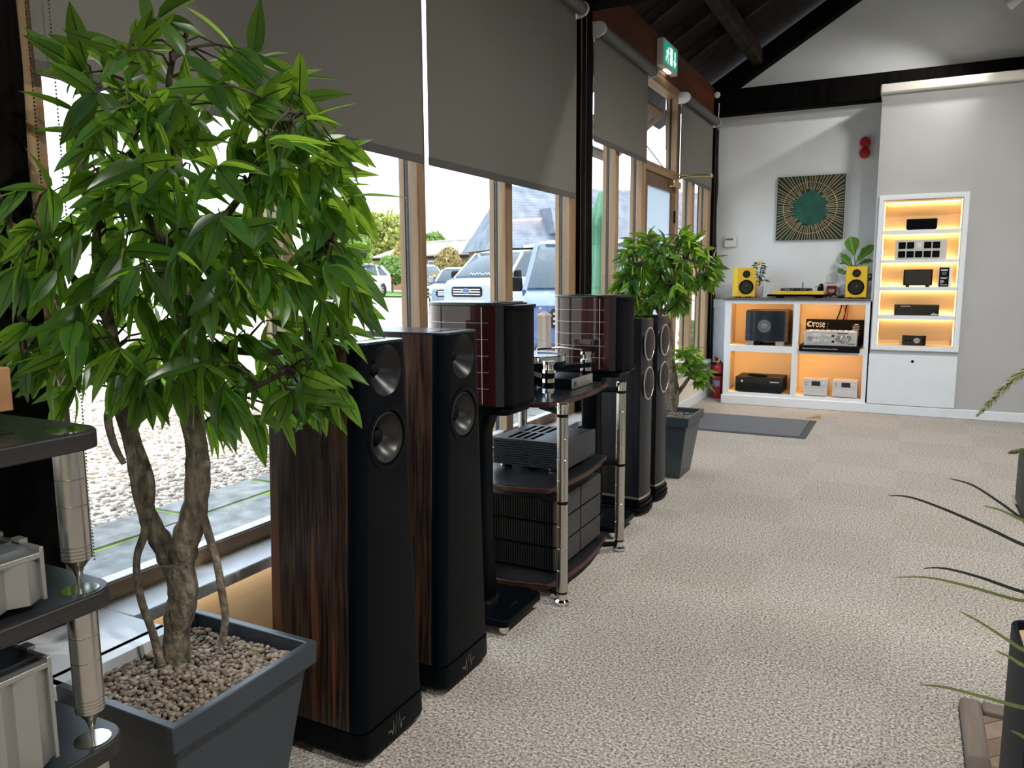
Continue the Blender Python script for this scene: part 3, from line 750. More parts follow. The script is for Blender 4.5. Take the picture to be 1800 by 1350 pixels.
cut(body, [MB().box(ax0 + 0.05 + k * 0.035, ay0 + 0.04 + r * 0.15, az1 - 0.012, ax0 + 0.068 + k * 0.035, ay0 + 0.17 + r * 0.15, az1 + 0.02) for k in range(4) for r in range(2)])
obj('ribbed_side', ribbed_side(ay0 + 0.008, ax0, ax1 - 0.012, az0, az1, 11, True, -1), ANOBLACK, am)
obj('ribbed_side', ribbed_side(ay1 - 0.008, ax0, ax1 - 0.012, az0, az1, 11, True, 1), ANOBLACK, am)
obj('front_panel', MB().box(ax1 - 0.012, ay0, az0 - 0.002, ax1, ay1, az1 + 0.001), AMPFRONT, am, bevel=0.002)
for x in (ax0 + 0.04, ax1 - 0.06):
    for y in (ay0 + 0.05, ay1 - 0.05):
        obj('foot', MB().lathe([(0.024, 0.0), (0.026, 0.006), (0.022, 0.012), (0.015, 0.022)], (x, y, 0.447), (0, 0, 1), 20), STEEL, am, smooth=40)
for y in (ay0 + 0.02, ay1 - 0.02):
    obj('terminal', MB().lathe([(0.009, 0.0), (0.009, 0.022)], (ax0, y, az1 - 0.05), (-1, 0, 0), 12), CHROME, am, smooth=40)

# three finned black amplifiers stacked on the bottom shelf
for k in range(3):
    z0 = 0.074 + k * 0.1; z1 = z0 + 0.092
    lb = ('bottom', 'middle', 'top')[k]
    st = thing('finned_amplifier', 'black finned amplifier, %s of the stack of three on the lowest shelf' % lb, 'amplifier', (-1.4, 2.99, 0.062 if k == 0 else z0), 0, 'stacked finned amplifiers')
    x0, x1, y0, y1 = -1.59, -1.205, 2.735, 3.245
    obj('case', MB().box(x0, y0 + 0.01, z0, x1 - 0.012, y1 - 0.01, z1), ANOBLACK, st)
    obj('fins', ribbed_side(y0 + 0.01, x0, x1 - 0.014, z0 + 0.003, z1, 34, False, -1), ANOBLACK, st)
    obj('fins', ribbed_side(y1 - 0.01, x0, x1 - 0.014, z0 + 0.003, z1, 34, False, 1), ANOBLACK, st)
    ym = y0 + 0.27
    obj('front_panel', MB().box(x1 - 0.012, y0, z0 + 0.002, x1, ym - 0.006, z1), AMPFRONT, st, bevel=0.0015)
    obj('front_panel', MB().box(x1 - 0.012, ym + 0.006, z0 + 0.002, x1, y1, z1), AMPFRONT, st, bevel=0.0015)
    obj('dial', MB().lathe([(0.018, 0), (0.018, 0.004), (0.0, 0.004)], (x1, y0 + 0.05, (z0 + z1) / 2), (1, 0, 0), 20), GLOSSBLACK, st, smooth=40)
    for j in range(3):
        obj('button', MB().lathe([(0.003, 0), (0.003, 0.003)], (x1, y0 + 0.09 + j * 0.018, z0 + 0.03), (1, 0, 0), 10), MATBLACK, st)
    if k == 0:
        for x in (x0 + 0.05, x1 - 0.06):
            for y in (y0 + 0.06, y1 - 0.06):
                obj('foot', MB().lathe([(0.015, 0), (0.015, 0.013)], (x, y, 0.062), (0, 0, 1), 16), RUBBER, st)
    else:
        for x in (x0 + 0.05, x1 - 0.06):
            for y in (y0 + 0.06, y1 - 0.06):
                obj('foot', MB().lathe([(0.015, 0), (0.015, 0.0085)], (x, y, z0 - 0.008), (0, 0, 1), 16), RUBBER, st)
    if k < 2:
        for j in range(2):
            obj('terminal', MB().lathe([(0.006, 0.0), (0.006, 0.02)], (x0 - 0.0, y0 + 0.03, z1 - 0.012 - j * 0.013), (-0.3, -1, 0), 10), CHROME, st, smooth=40)

# silver turntable on the top shelf: three pillars on a black frame, heavy platter
tt = thing('turntable', 'silver and black turntable with three pillars on the top rack shelf', 'turntable', (-1.40, 2.98, 0.782))
pc = (-1.42, 2.955)
def pillar(x, y):
    prof = []
    for z, r in ((0.0, 0.010), (0.008, 0.022), (0.030, 0.022)): prof.append((r, 0.782 + z))
    p = obj('pillar', MB().lathe([(0.012, 0.782), (0.012, 0.792), (0.025, 0.793), (0.025, 0.812)], (x, y, 0), (0, 0, 1), 24), CHROME, tt, smooth=40)
    for a, b, r, m in ((0.812, 0.836, 0.024, SATBLACK), (0.836, 0.852, 0.025, CHROME), (0.852, 0.874, 0.024, SATBLACK), (0.874, 0.888, 0.025, CHROME), (0.888, 0.908, 0.012, CHROME), (0.908, 0.922, 0.025, CHROME)):
        obj('pillar_disc', MB().lathe([(r, a), (r, b)], (x, y, 0), (0, 0, 1), 24), m, p, smooth=40)
    for k in range(6):
        obj('pillar_pin', MB().lathe([(0.0025, 0.888), (0.0025, 0.908)], (x + 0.019 * cos(k * pi / 3), y + 0.019 * sin(k * pi / 3), 0), (0, 0, 1), 8), CHROME, p)
PIL = [onv(964, 660, Vector((-1.26, 2.80, 0.85))), onv(1030, 640, Vector((-1.26, 3.24, 0.85))), Vector((-1.60, 2.98, 0.85))]
for p in PIL: pillar(p.x, p.y)
fr = MB()
c3 = Vector((pc[0], pc[1], 0))
for p in PIL:
    d = (Vector((p.x, p.y, 0)) - c3).normalized(); n_ = Vector((-d.y, d.x, 0)) * 0.028
    a, b = c3, Vector((p.x, p.y, 0))
    fr.prism([tuple((a + n_)[:2]), tuple((b + n_)[:2]), tuple((b - n_)[:2]), tuple((a - n_)[:2])], 0.852, 0.872)
obj('frame', fr, SATBLACK, tt)
obj('bearing', MB().lathe([(0.05, 0.80), (0.055, 0.83), (0.055, 0.88)], (pc[0], pc[1], 0), (0, 0, 1), 28), SATBLACK, tt, smooth=40)
obj('platter', MB().lathe([(0.145, 0.878), (0.150, 0.880), (0.150, 0.902), (0.146, 0.903)], (pc[0], pc[1], 0), (0, 0, 1), 48), SATBLACK, tt, smooth=40)
obj('platter_top', MB().lathe([(0.149, 0.903), (0.151, 0.905), (0.151, 0.928), (0.148, 0.931), (0.0, 0.932)], (pc[0], pc[1], 0), (0, 0, 1), 48), CHROME, tt, smooth=30)
obj('motor_pod', MB().lathe([(0.045, 0.782), (0.045, 0.885), (0.04, 0.89)], (-1.52, 3.14, 0), (0, 0, 1), 28), SATBLACK, tt, smooth=40)
obj('tonearm', MB().tube([(PIL[1].x, PIL[1].y, 0.93), (-1.36, 3.13, 0.945), (-1.44, 3.06, 0.94)], 0.005, 8), CHROME, tt, smooth=40)
ps = thing('power_supply', 'flat black power supply with a silver front panel beside the turntable', 'power supply', (-1.29, 3.08, 0.782))
q0, q1 = onx(1001, 690, -1.235), onx(1037, 666, -1.235)
obj('case', MB().box(-1.40, 2.985, 0.784, -1.243, 3.215, 0.826), SATBLACK, ps, bevel=0.002)
obj('front_panel', MB().box(-1.243, 2.985, 0.784, -1.237, 3.215, 0.828), SILVER, ps, bevel=0.001)
obj('display', MB().box(-1.237, 3.0, 0.795, -1.2365, 3.025, 0.812), GLOSSBLACK, ps)
obj('switch', MB().tube([(-1.237, 3.165, 0.806), (-1.222, 3.17, 0.808)], 0.004, 8), CHROME, ps)
obj('foot', MB().box(-1.38, 3.0, 0.782, -1.26, 3.2, 0.784), RUBBER, ps)

# ---- black oak floorstanders with pale trim rings
BLACKOAK = wood('black_oak', (0.005, 0.006, 0.008), (0.02, 0.022, 0.025), (90, 90, 2.0), 0.38, spec=0.3)
RING = M('pale_ring', (0.62, 0.58, 0.52), 0.3, 0.9, var=0.02)
GRIL = M('driver_mesh', (0.012, 0.013, 0.015), 0.5, 0.4, var=0.1)
def floorstander(y0, y1, label):
    xf = -1.19; xb = -1.53; yc = (y0 + y1) / 2; w = (y1 - y0) / 2
    t = thing('floorstanding_loudspeaker', label, 'loudspeaker', ((xf + xb) / 2, yc, 0), 0, 'black oak floorstanding loudspeakers')
    def plan(g, bow=0.014):
        pts = [(xb - g, yc - w * 0.8 - g), ]
        for i in range(9):
            u = i / 8.0 * 2 - 1
            pts.append((xf + g - bow * u * u, yc + (w + g) * u))
        pts.append((xb - g, yc + w * 0.8 + g))
        return pts
    cab = obj('cabinet', MB().prism(plan(0), 0.10, 1.035), BLACKOAK, t, smooth=25)
    obj('top_plate', MB().prism(plan(-0.002), 1.035, 1.040), GLOSSBLACK, t)
    obj('trim_band', MB().prism(plan(0.003), 0.088, 0.1), RING, t)
    for a, b, g in ((0.068, 0.088, 0.004), (0.046, 0.064, 0.010)):
        obj('plinth_step', MB().prism(plan(g), a, b), SATBLACK, t, bevel=0.002)
    obj('plinth_core', MB().prism(plan(-0.01), 0.03, 0.09), MATBLACK, t)
    obj('base', MB().prism(plan(0.022, 0.03), 0.012, 0.042), SATBLACK, t, bevel=0.006)
    for z in (0.905, 0.698, 0.49):
        if z < 0.5: continue
        d = obj('driver', MB().lathe([(0.080, -0.012), (0.080, 0.003), (0.070, 0.004)], (xf - 0.002, yc, z), (1, 0, 0), 36), GRIL, t, smooth=40)
        obj('trim_ring', MB().lathe([(0.089, 0.0), (0.089, 0.004), (0.086, 0.006), (0.081, 0.006), (0.079, 0.003), (0.079, 0.0)], (xf - 0.004, yc, z), (1, 0, 0), 40, cap=False), RING, d, smooth=50, label='pale metal trim ring')
        obj('cone', MB().lathe([(0.070, 0.0035), (0.06, 0.006), (0.0, 0.009)], (xf - 0.002, yc, z), (1, 0, 0), 36), GRIL, d, smooth=50)
    for sx in (xf - 0.02, xb + 0.03):
        for sy in (-w * 0.85, w * 0.85):
            obj('spike', MB().lathe([(0.003, 0), (0.008, 0.012)], (sx, yc + sy, 0), (0, 0, 1), 10), STEEL, t)
    return t
floorstander(3.815, 4.02, 'black oak floorstanding loudspeaker with pale rings, next to the gloss loudspeaker')
floorstander(4.105, 4.31, 'black oak floorstanding loudspeaker with pale rings, next to the far square planter')

# ---- the rack in the near left corner
LRP = at(132, 900, 1.15); LX, LY = LRP.x, LRP.y
PLYBLACK = wood('black_plywood_edge', (0.010, 0.009, 0.009), (0.030, 0.026, 0.024), (3, 3, 260), 0.5)
lr = thing('hifi_rack', 'black plywood hi-fi rack with spiked steel columns beside the black post', 'hi-fi rack', (LX - 0.25, LY - 0.25, 0))
lz = [onv(150, 1037, LRP).z, onv(160, 1300, LRP).z, onv(118, 757, LRP).z]     # middle, lower, top shelf
levels = [lz[1] - (lz[0] - lz[1]), lz[1], lz[0], lz[2]]
def lplan(g=0):
    return rrect(LX - 0.56 - g, LY - 0.62 - g, LX + 0.030 + g, LY + 0.045 + g, [0.03, 0.03, 0.045, 0.03], 8)
TH = 0.028
for i, z in enumerate(levels):
    s_ = obj('shelf', MB().prism(lplan(), z - TH, z - 0.002), PLYBLACK, lr, bevel=0.002)
    obj('shelf_top', MB().prism(lplan(-0.002), z - 0.002, z), SHELFTOP, s_)
    for dx, dy in ((0, 0), (-0.5, 0), (0, -0.55), (-0.5, -0.55)):
        obj('disc', MB().lathe([(0.026, 0), (0.026, 0.0012), (0.0, 0.0012)], (LX - 0.004 + dx, LY + dy, z), (0, 0, 1), 28), CHROME, s_, smooth=30)
    for k in range(2):
        obj('slot', MB().box(LX - 0.085 + k * 0.028, LY - 0.16, z, LX - 0.081 + k * 0.028, LY - 0.045, z + 0.0006), MATBLACK, s_)
def lcolumn(x, y, za, zb):
    # zb = underside of the shelf above, za = top of the shelf below
    h = zb - za; r = 0.0212
    prof = [(0.0022, za + 0.001), (0.004, za + 0.02), (0.008, za + 0.034), (0.017, za + 0.046), (r, za + 0.05)]
    for k in range(4):
        z = za + 0.054 + k * 0.0055; prof += [(r, z - 0.0008), (r - 0.0012, z), (r, z + 0.0008)]
    for f in (0.55, 0.8):
        z = za + h * (0.2 + f * 0.75); prof += [(r, z - 0.0008), (r - 0.001, z), (r, z + 0.0008)]
    prof += [(r, zb)]
    obj('column', MB().lathe(prof, (x, y, 0), (0, 0, 1), 32), STEEL, lr, smooth=22)
for i in range(3):
    for dx, dy in ((0, 0), (-0.5, 0), (0, -0.55), (-0.5, -0.55)):
        lcolumn(LX - 0.004 + dx, LY + dy, levels[i], levels[i + 1] - TH)
for dx, dy in ((0, 0), (-0.5, 0), (0, -0.55), (-0.5, -0.55)):
    obj('foot_column', MB().lathe([(0.006, 0.0), (0.021, 0.05), (0.021, levels[0] - TH)], (LX - 0.004 + dx, LY + dy, 0), (0, 0, 1), 24), STEEL, lr, smooth=35)
# silver amplifiers with faceted fronts
def fluted(z0, z1, yend, lab):
    a = thing('silver_amplifier', lab, 'amplifier', (LX - 0.25, yend - 0.2, z0), 0, 'silver amplifiers on the near rack')
    xf = LX + 0.012; L = 0.42
    obj('case', MB().box(LX - 0.34, yend - L, z0 + 0.012, xf - 0.03, yend, z1 - 0.004), SILVER, a, bevel=0.002)
    pts = []
    n_ = 9; w = L / n_
    pts.append((xf - 0.03, yend - L))
    for k in range(n_):
        y = yend - L + k * w
        pts += [(xf - 0.010, y), (xf + 0.004, y + w * 0.5)]
    pts += [(xf - 0.010, yend), (xf - 0.03, yend)]
    obj('faceted_front', MB().prism(pts, z0 + 0.012, z1 - 0.012), SILVER, a)
    obj('front_lip', MB().box(xf - 0.03, yend - L, z1 - 0.012, xf - 0.002, yend, z1 - 0.004), SILVER, a, bevel=0.001)
    obj('lid', MB().box(LX - 0.34, yend - L, z1 - 0.004, xf - 0.03, yend, z1), M('grey_lid', (0.20, 0.23, 0.25), 0.35, 0.6, var=0.05), a)
    sp = obj('side_panel', MB().box(LX - 0.34, yend, z0 + 0.010, xf - 0.003, yend + 0.006, z1 + 0.003), SILVER, a, bevel=0.001)
    for k in range(4):
        x = xf - 0.05 - k * 0.06
        obj('side_fin', MB().box(x - 0.02, yend, z1 + 0.0, x, yend + 0.012, z1 + 0.007), SILVER, sp)
    for x in (LX - 0.3, xf - 0.07):
        for y in (yend - 0.05, yend - L + 0.05):
            obj('foot', MB().lathe([(0.022, 0), (0.02, 0.012)], (x, y, z0), (0, 0, 1), 18), RUBBER, a)
e1 = onx(74, 1010, LX + 0.01).y; e2 = onx(92, 1250, LX + 0.01).y
fluted(lz[0], onx(70, 962, LX).z, e1, 'silver faceted amplifier on the upper shelf of the near black rack')
fluted(lz[1], onx(80, 1155, LX).z, e2, 'silver faceted amplifier on the lower shelf of the near black rack')
# wooden turntable plinth with a clear dust cover on the top shelf
wt = thing('wooden_turntable', 'oak plinth turntable with clear dust cover on the near black rack', 'turntable', (LX - 0.3, LY - 0.35, lz[2]))
yo = onx(22, 690, LX - 0.10).y; za, zb = onx(22, 722, LX - 0.10).z, onx(15, 645, LX - 0.10).z
obj('plinth', MB().box(LX - 0.46, yo - 0.45, za, LX - 0.10, yo, zb), wood('oak_plinth', (0.30, 0.15, 0.06), (0.42, 0.23, 0.10), (30, 2, 30), 0.4), wt, bevel=0.002)
ACR = glassy('clear_acrylic', (0.93, 0.96, 0.97), 0.3)
obj('dust_cover', MB().box(LX - 0.455, yo - 0.445, zb + 0.006, LX - 0.112, yo - 0.012, zb + 0.075), ACR, wt)
obj('hinge', MB().box(LX - 0.2, yo - 0.03, zb, LX - 0.16, yo - 0.012, zb + 0.012), CHROME, wt)
for x in (LX - 0.42, LX - 0.14):
    for y in (yo - 0.41, yo - 0.04):
        obj('foot', MB().lathe([(0.02, 0), (0.024, za - lz[2])], (x, y, lz[2]), (0, 0, 1), 20), MATBLACK, wt, smooth=40)
# ================================================================== back wall: cabinet, niche, wall fittings
TOPC = 1.045
CLED = emit('cabinet_led', (1.0, 0.66, 0.30), 14.0)
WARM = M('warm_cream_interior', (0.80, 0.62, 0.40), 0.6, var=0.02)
COUNTER = wood('dark_counter', (0.09, 0.075, 0.065), (0.15, 0.125, 0.11), (2, 30, 30), 0.4)
def FX(px, py=600, y=YP): return ony(px, py, y).x
def FZ(px, py, y=YP): return ony(px, py, y).z
CX0, CX1 = -1.600, -0.285
xa0, xa1 = FX(1284, 570), FX(1394, 570)
xb0, xb1 = FX(1404, 570), FX(1520, 570)
zu1, zu0, zl1, zl0 = FZ(1395, 534.5), FZ(1395, 610), FZ(1395, 621), FZ(1395, 695)
cb = thing('shelf_cabinet', 'white built-in cabinet with four warm-lit compartments and dark top', 'cabinet', ((CX0 + CX1) / 2, 8.0, 0))
D1 = YB - 0.055
fr = obj('face_frame', MB().box(CX0, YP, 0.09, CX1, YP + 0.03, TOPC - 0.02), WHITE, cb)
cut(fr, [MB().box(a, YP - 0.1, c, b, YP + 0.1, d) for a, b in ((xa0, xa1), (xb0, xb1)) for c, d in ((zl0, zl1), (zu0, zu1))])
obj('side_panel', MB().box(CX0, YP + 0.03, 0, CX0 + 0.02, D1, TOPC - 0.02), WHITE, cb)
obj('side_panel', MB().box(-0.322, YP + 0.03, 0, -0.305, D1, TOPC - 0.02), WHITE, cb)
for (a, b) in ((xa0, xa1), (xb0, xb1)):
    for (c, d) in ((zl0, zl1), (zu0, zu1)):
        mb = MB(); e = 0.01; L_, T_ = 0.0045, 0.0045            # the led strips hide behind the face frame
        a2, d2 = a - 0.022, d + 0.02
        mb.box(a2 - e, YP + 0.03, c - e, b + e, D1 - 0.1, c); mb.box(a2 - e, YP + 0.03, d2, b + e, D1 - 0.1, d2 + e)
        mb.box(a2 - e, YP + 0.03, c, a2, D1 - 0.1, d2); mb.box(b, YP + 0.03, c, b + e, D1 - 0.1, d2)
        mb.box(a2 - e, D1 - 0.1, c - e, b + e, D1 - 0.09, d2 + e)
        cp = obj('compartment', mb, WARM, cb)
        obj('led_strip', MB().box(a + 0.02, YP + 0.034, d + 0.006, b - 0.02, YP + 0.046, d + 0.016), CLED, cp)
        obj('led_strip', MB().box(a2 + 0.002, YP + 0.034, c + 0.02, a2 + 0.012, YP + 0.046, d - 0.02), CLED, cp)
obj('counter_top', MB().box(CX0 - 0.02, YP - 0.02, TOPC - 0.02, -0.302, YB - 0.001, TOPC), COUNTER, cb, bevel=0.003)
obj('plinth_board', MB().box(CX0 - 0.012, YP - 0.022, 0, CX1, YP + 0.02, 0.09), WHITE, cb, bevel=0.006)

# ---- niche: frame, shelves, led light
nf = thing('wall_niche', 'white framed wall niche with five warm-lit shelves in the grey partition', 'niche', (0.07, YP, NZ0))
fm = obj('frame', MB().box(-0.277, YP - 0.022, 0.586, 0.420, YP - 0.001, 1.957), WHITE, nf, bevel=0.004)
cut(fm, [MB().box(NX0, YP - 0.2, NZ0, NX1, YP + 0.2, NZ1)])
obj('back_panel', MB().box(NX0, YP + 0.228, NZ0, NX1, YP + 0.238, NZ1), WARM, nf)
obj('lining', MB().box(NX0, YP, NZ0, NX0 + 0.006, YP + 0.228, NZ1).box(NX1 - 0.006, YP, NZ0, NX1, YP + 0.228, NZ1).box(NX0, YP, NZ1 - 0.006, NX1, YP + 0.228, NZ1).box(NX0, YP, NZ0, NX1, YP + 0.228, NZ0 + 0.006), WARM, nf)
nz = [NZ0 + 0.006]
LN = emit('niche_led', (1.0, 0.70, 0.32), 12.0)
for y1, y0 in ((555, 562), (504.7, 510.7), (456, 461), (403.5, 409.5)):
    za, zb = FZ(1620, y0), FZ(1620, y1); nz.append(zb)
    s_ = obj('shelf', MB().box(NX0 + 0.006, YP + 0.005, za, NX1 - 0.006, YP + 0.205, zb), WHITE, nf)
    obj('led_strip', MB().box(NX0 + 0.02, YP + 0.207, za + 0.002, NX1 - 0.02, YP + 0.217, zb - 0.002), LN, s_)
obj('led_strip', MB().box(NX0 + 0.02, YP + 0.208, NZ1 - 0.014, NX1 - 0.02, YP + 0.216, NZ1 - 0.007), LN, nf)
for x in (NX0 + 0.0062, NX1 - 0.0122):
    obj('led_strip', MB().box(x, YP + 0.012, NZ0 + 0.01, x + 0.006, YP + 0.018, NZ1 - 0.01), emit('niche_led_edge', (1.0, 0.76, 0.42), 3.5), nf)
fl = thing('access_panel', 'plain white access panel with a finger hole below the niche', 'panel', (0.06, YP, 0.09))
pn = obj('panel', MB().box(-0.287, YP - 0.02, 0.090, 0.415, YP - 0.001, 0.548), WHITE, fl, bevel=0.002)
hp = ony(1604, 635.5, YP - 0.02)
obj('finger_hole', MB().lathe([(0.013, 0), (0.013, 0.0015), (0.0, 0.0015)], (hp.x, YP - 0.02, hp.z), (0, -1, 0), 18), MATBLACK, fl)

def bx(px0, px1, y, pyref=None): return FX(px0, pyref or 550, y), FX(px1, pyref or 550, y)
# shelf 1 (top): rounded black box
def niche_item(name, label, cat, px0, px1, pytop, pybot, shelf, depth, y=YP + 0.03):
    x0, x1 = FX(px0, pybot, y), FX(px1, pybot, y); z0 = nz[shelf]; z1 = z0 + (FZ((px0 + px1) / 2, pytop, y) - FZ((px0 + px1) / 2, pybot, y))
    return thing(name, label, cat, ((x0 + x1) / 2, y + depth / 2, z0)), x0, x1, z0, z1, y, depth
t, x0, x1, z0, z1, y, d = niche_item('network_player', 'small plain black player on the topmost niche shelf', 'hi-fi player', 1593, 1647, 382, 401, 4, 0.14)
obj('case', MB().prism(rrect(x0, z0 + 0.006, x1, z1, [0.012, 0.012, 0.003, 0.003]), y, y + d, 'y'), SATBLACK, t, smooth=30)
obj('lid', MB().box(x0 + 0.004, y + 0.003, z1, x1 - 0.004, y + d - 0.003, z1 + 0.002), MATBLACK, t)
obj('foot', MB().box(x0 + 0.02, y + 0.01, z0, x0 + 0.05, y + d - 0.01, z0 + 0.007), RUBBER, t)
obj('foot', MB().box(x1 - 0.05, y + 0.01, z0, x1 - 0.02, y + d - 0.01, z0 + 0.007), RUBBER, t)
# shelf 2: mains block standing on edge
t, x0, x1, z0, z1, y, d = niche_item('mains_block', 'silver mains block with nine black sockets standing in the niche', 'mains block', 1572, 1663, 420, 455, 3, 0.09)
obj('case', MB().box(x0, y, z0, x1, y + d, z1), M('pale_silver', (0.72, 0.70, 0.66), 0.4, 0.5, var=0.02), t, bevel=0.003)
w = (x1 - x0)
for r in range(2):
    for c in range(5):
        if r == 1 and c == 2: continue
        cx = x0 + w * (0.14 + 0.165 * c); cz = z0 + (z1 - z0) * (0.27 + 0.45 * r); s_ = w * 0.07
        so = obj('socket', MB().prism(rrect(cx - s_, cz - s_, cx + s_, cz + s_, 0.004), y - 0.006, y, 'y'), SATBLACK, t)
        for dx in (-0.008, 0.008):
            obj('socket_slot', MB().box(cx + dx - 0.002, y - 0.0075, cz - 0.004, cx + dx + 0.002, y - 0.0055, cz + 0.001), M('slot_grey', (0.08, 0.08, 0.08), 0.6, var=0.02), so)
obj('label_plate', MB().box(x0 + w * 0.44, y - 0.001, z0 + (z1 - z0) * 0.62, x0 + w * 0.52, y, z0 + (z1 - z0) * 0.85), PLASTICW, t)
# shelf 3: black box on feet, and a boxed product
t, x0, x1, z0, z1, y, d = niche_item('phono_stage', 'black box on two feet on the middle niche shelf', 'hi-fi box', 1587, 1638, 473, 504, 2, 0.15)
obj('case', MB().box(x0, y, z0 + 0.014, x1, y + d, z1), MATBLACK, t, bevel=0.004)
obj('front_panel', MB().box(x0 + 0.012, y - 0.004, z0 + 0.02, x1 - 0.012, y, z1 - 0.006), GLOSSBLACK, t)
for x in (x0 + 0.02, x1 - 0.05):
    obj('foot', MB().box(x, y + 0.006, z0, x + 0.03, y + d - 0.006, z0 + 0.0145), RUBBER, t)
t, x0, x1, z0, z1, y, d = niche_item('product_box', 'white product box with a black label on the middle niche shelf', 'box', 1648, 1672, 468, 504, 2, 0.08)
obj('carton', MB().box(x0, y, z0, x1, y + d, z1), PLASTICW, t, bevel=0.001)
lb = obj('label_sheet', MB().box(x0 + 0.006, y - 0.001, z0 + 0.004, x1 - 0.022, y, z1 - 0.008), MATBLACK, t)
PRINT = M('white_print', (0.8, 0.8, 0.8), 0.5, var=0.02)
xm0, xm1 = x0 + 0.018, x1 - 0.034; H_ = z1 - z0
obj('print', MB().box(xm0, y - 0.0016, z0 + H_ * 0.80, xm1, y - 0.001, z0 + H_ * 0.86), PRINT, lb)
pb = MB(); 
for a in (0.62, 0.72): pb.box(xm0 + 0.012, y - 0.0016, z0 + H_ * a, xm1 - 0.012, y - 0.001, z0 + H_ * a + 0.003)
pb.box(xm0 + 0.012, y - 0.0016, z0 + H_ * 0.62, xm0 + 0.015, y - 0.001, z0 + H_ * 0.735).box(xm1 - 0.015, y - 0.0016, z0 + H_ * 0.62, xm1 - 0.012, y - 0.001, z0 + H_ * 0.735)
obj('print', pb, PRINT, lb)
for a, f_ in ((0.46, 1.0), (0.41, 0.9), (0.30, 0.5), (0.25, 0.6), (0.20, 0.4), (0.10, 1.0)):
    obj('print', MB().box(xm0, y - 0.0016, z0 + H_ * a, xm0 + (xm1 - xm0) * f_, y - 0.001, z0 + H_ * a + 0.004), PRINT, lb)
# shelf 4: wide gloss black unit
t, x0, x1, z0, z1, y, d = niche_item('streamer', 'wide gloss black unit on the fourth niche shelf from the top', 'hi-fi player', 1571, 1650, 536.5, 555, 1, 0.16)
obj('case', MB().box(x0, y, z0, x1, y + d, z1), SATBLACK, t, bevel=0.003)
fp = obj('front_panel', MB().prism(rrect(x0 + 0.002, z0 + 0.002, x1 - 0.002, z1 - 0.002, 0.006), y - 0.004, y, 'y'), GLOSSBLACK, t)
obj('print', MB().box(x0 + 0.05, y - 0.0046, z1 - 0.014, x0 + 0.13, y - 0.004, z1 - 0.010), PRINT, fp)
obj('print', MB().box(x1 - 0.06, y - 0.0046, z0 + 0.009, x1 - 0.008, y - 0.004, z0 + 0.014), PRINT, fp)
obj('print', MB().box(x1 - 0.05, y - 0.0046, z0 + 0.02, x1 - 0.03, y - 0.004, z0 + 0.024), PRINT, fp)
for f_ in (0.05, 0.25, 0.57, 0.90):
    obj('button', MB().lathe([(0.004, 0), (0.004, 0.002)], (x0 + (x1 - x0) * f_, y - 0.004, (z0 + z1) / 2), (0, -1, 0), 10), SATBLACK, fp)
# shelf 5: small amplifier with a knob
t, x0, x1, z0, z1, y, d = niche_item('desktop_amplifier', 'small amplifier with a silver knob on the lowest niche shelf', 'amplifier', 1585, 1627, 588.5, 606, 0, 0.13)
obj('case', MB().box(x0, y, z0 + 0.006, x1, y + d, z1 + 0.004), M('grey_case', (0.30, 0.27, 0.23), 0.4, 0.6, var=0.03), t, bevel=0.002)
obj('front_panel', MB().box(x0 + 0.001, y - 0.003, z0 + 0.007, x1 - 0.001, y, z1 + 0.001), GLOSSBLACK, t)
kx = x0 + (x1 - x0) * 0.62
obj('knob', MB().lathe([(0.026, 0), (0.026, 0.010), (0.022, 0.012), (0.021, 0.006), (0.0, 0.006)], (kx, y - 0.003, (z0 + z1) / 2 + 0.004), (0, -1, 0), 26), CHROME, t, smooth=40)
for f_ in (0.15, 0.35, 0.88):
    obj('button', MB().lathe([(0.007, 0), (0.007, 0.003)], (x0 + (x1 - x0) * f_, y - 0.003, (z0 + z1) / 2), (0, -1, 0), 14), SATBLACK, t)
obj('foot', MB().box(x0 + 0.01, y + 0.005, z0, x1 - 0.01, y + d - 0.005, z0 + 0.007), RUBBER, t)

# ---- in the cabinet compartments
z0 = zu0; y = YP + 0.05
x0, x1 = FX(1310, 600, y), FX(1378, 600, y); zt = z0 + FZ(1345, 551, y) - FZ(1345, 612, y)
t = thing('subwoofer', 'dark cube subwoofer with a round grey cone in the upper cabinet compartment', 'loudspeaker', ((x0 + x1) / 2, y + 0.15, z0))
obj('case', MB().prism(rrect(x0 - 0.006, z0 + 0.035, x1 + 0.028, zt + 0.006, 0.02), y + 0.02, y + 0.30, 'y'), wood('walnut_case', (0.10, 0.055, 0.03), (0.2, 0.12, 0.07), (2, 30, 30), 0.4), t, smooth=30)
obj('front_panel', MB().prism([(x0, y + 0.03), (x0, y + 0.008), ((x0 + x1) / 2, y - 0.004), (x1, y + 0.008), (x1, y + 0.03)], z0 + 0.045, zt, 'z'), M('smoked_front', (0.012, 0.02, 0.03), 0.12, coat=0.5, var=0.05), t, smooth=30)
cc = ((x0 + x1) / 2 - 0.005, y - 0.0035, z0 + (zt - z0) * 0.56)
dv = obj('driver', MB().lathe([(0.063, 0.0), (0.062, 0.003), (0.0, 0.003)], cc, (0, -1, 0), 36), M('sub_cone', (0.11, 0.12, 0.13), 0.5, var=0.1), t, smooth=30)
obj('driver_cap', MB().lathe([(0.028, 0.003), (0.024, 0.006), (0, 0.007)], cc, (0, -1, 0), 28), M('sub_cap', (0.16, 0.17, 0.18), 0.5, var=0.1), dv, smooth=40)
for x in (x0 + 0.005, x1 - 0.075):
    obj('foot', MB().box(x, y - 0.01, z0, x + 0.075, y + 0.06, z0 + 0.042), SILVER, t, bevel=0.002)
    obj('foot', MB().box(x, y + 0.22, z0, x + 0.075, y + 0.28, z0 + 0.036), SILVER, t)
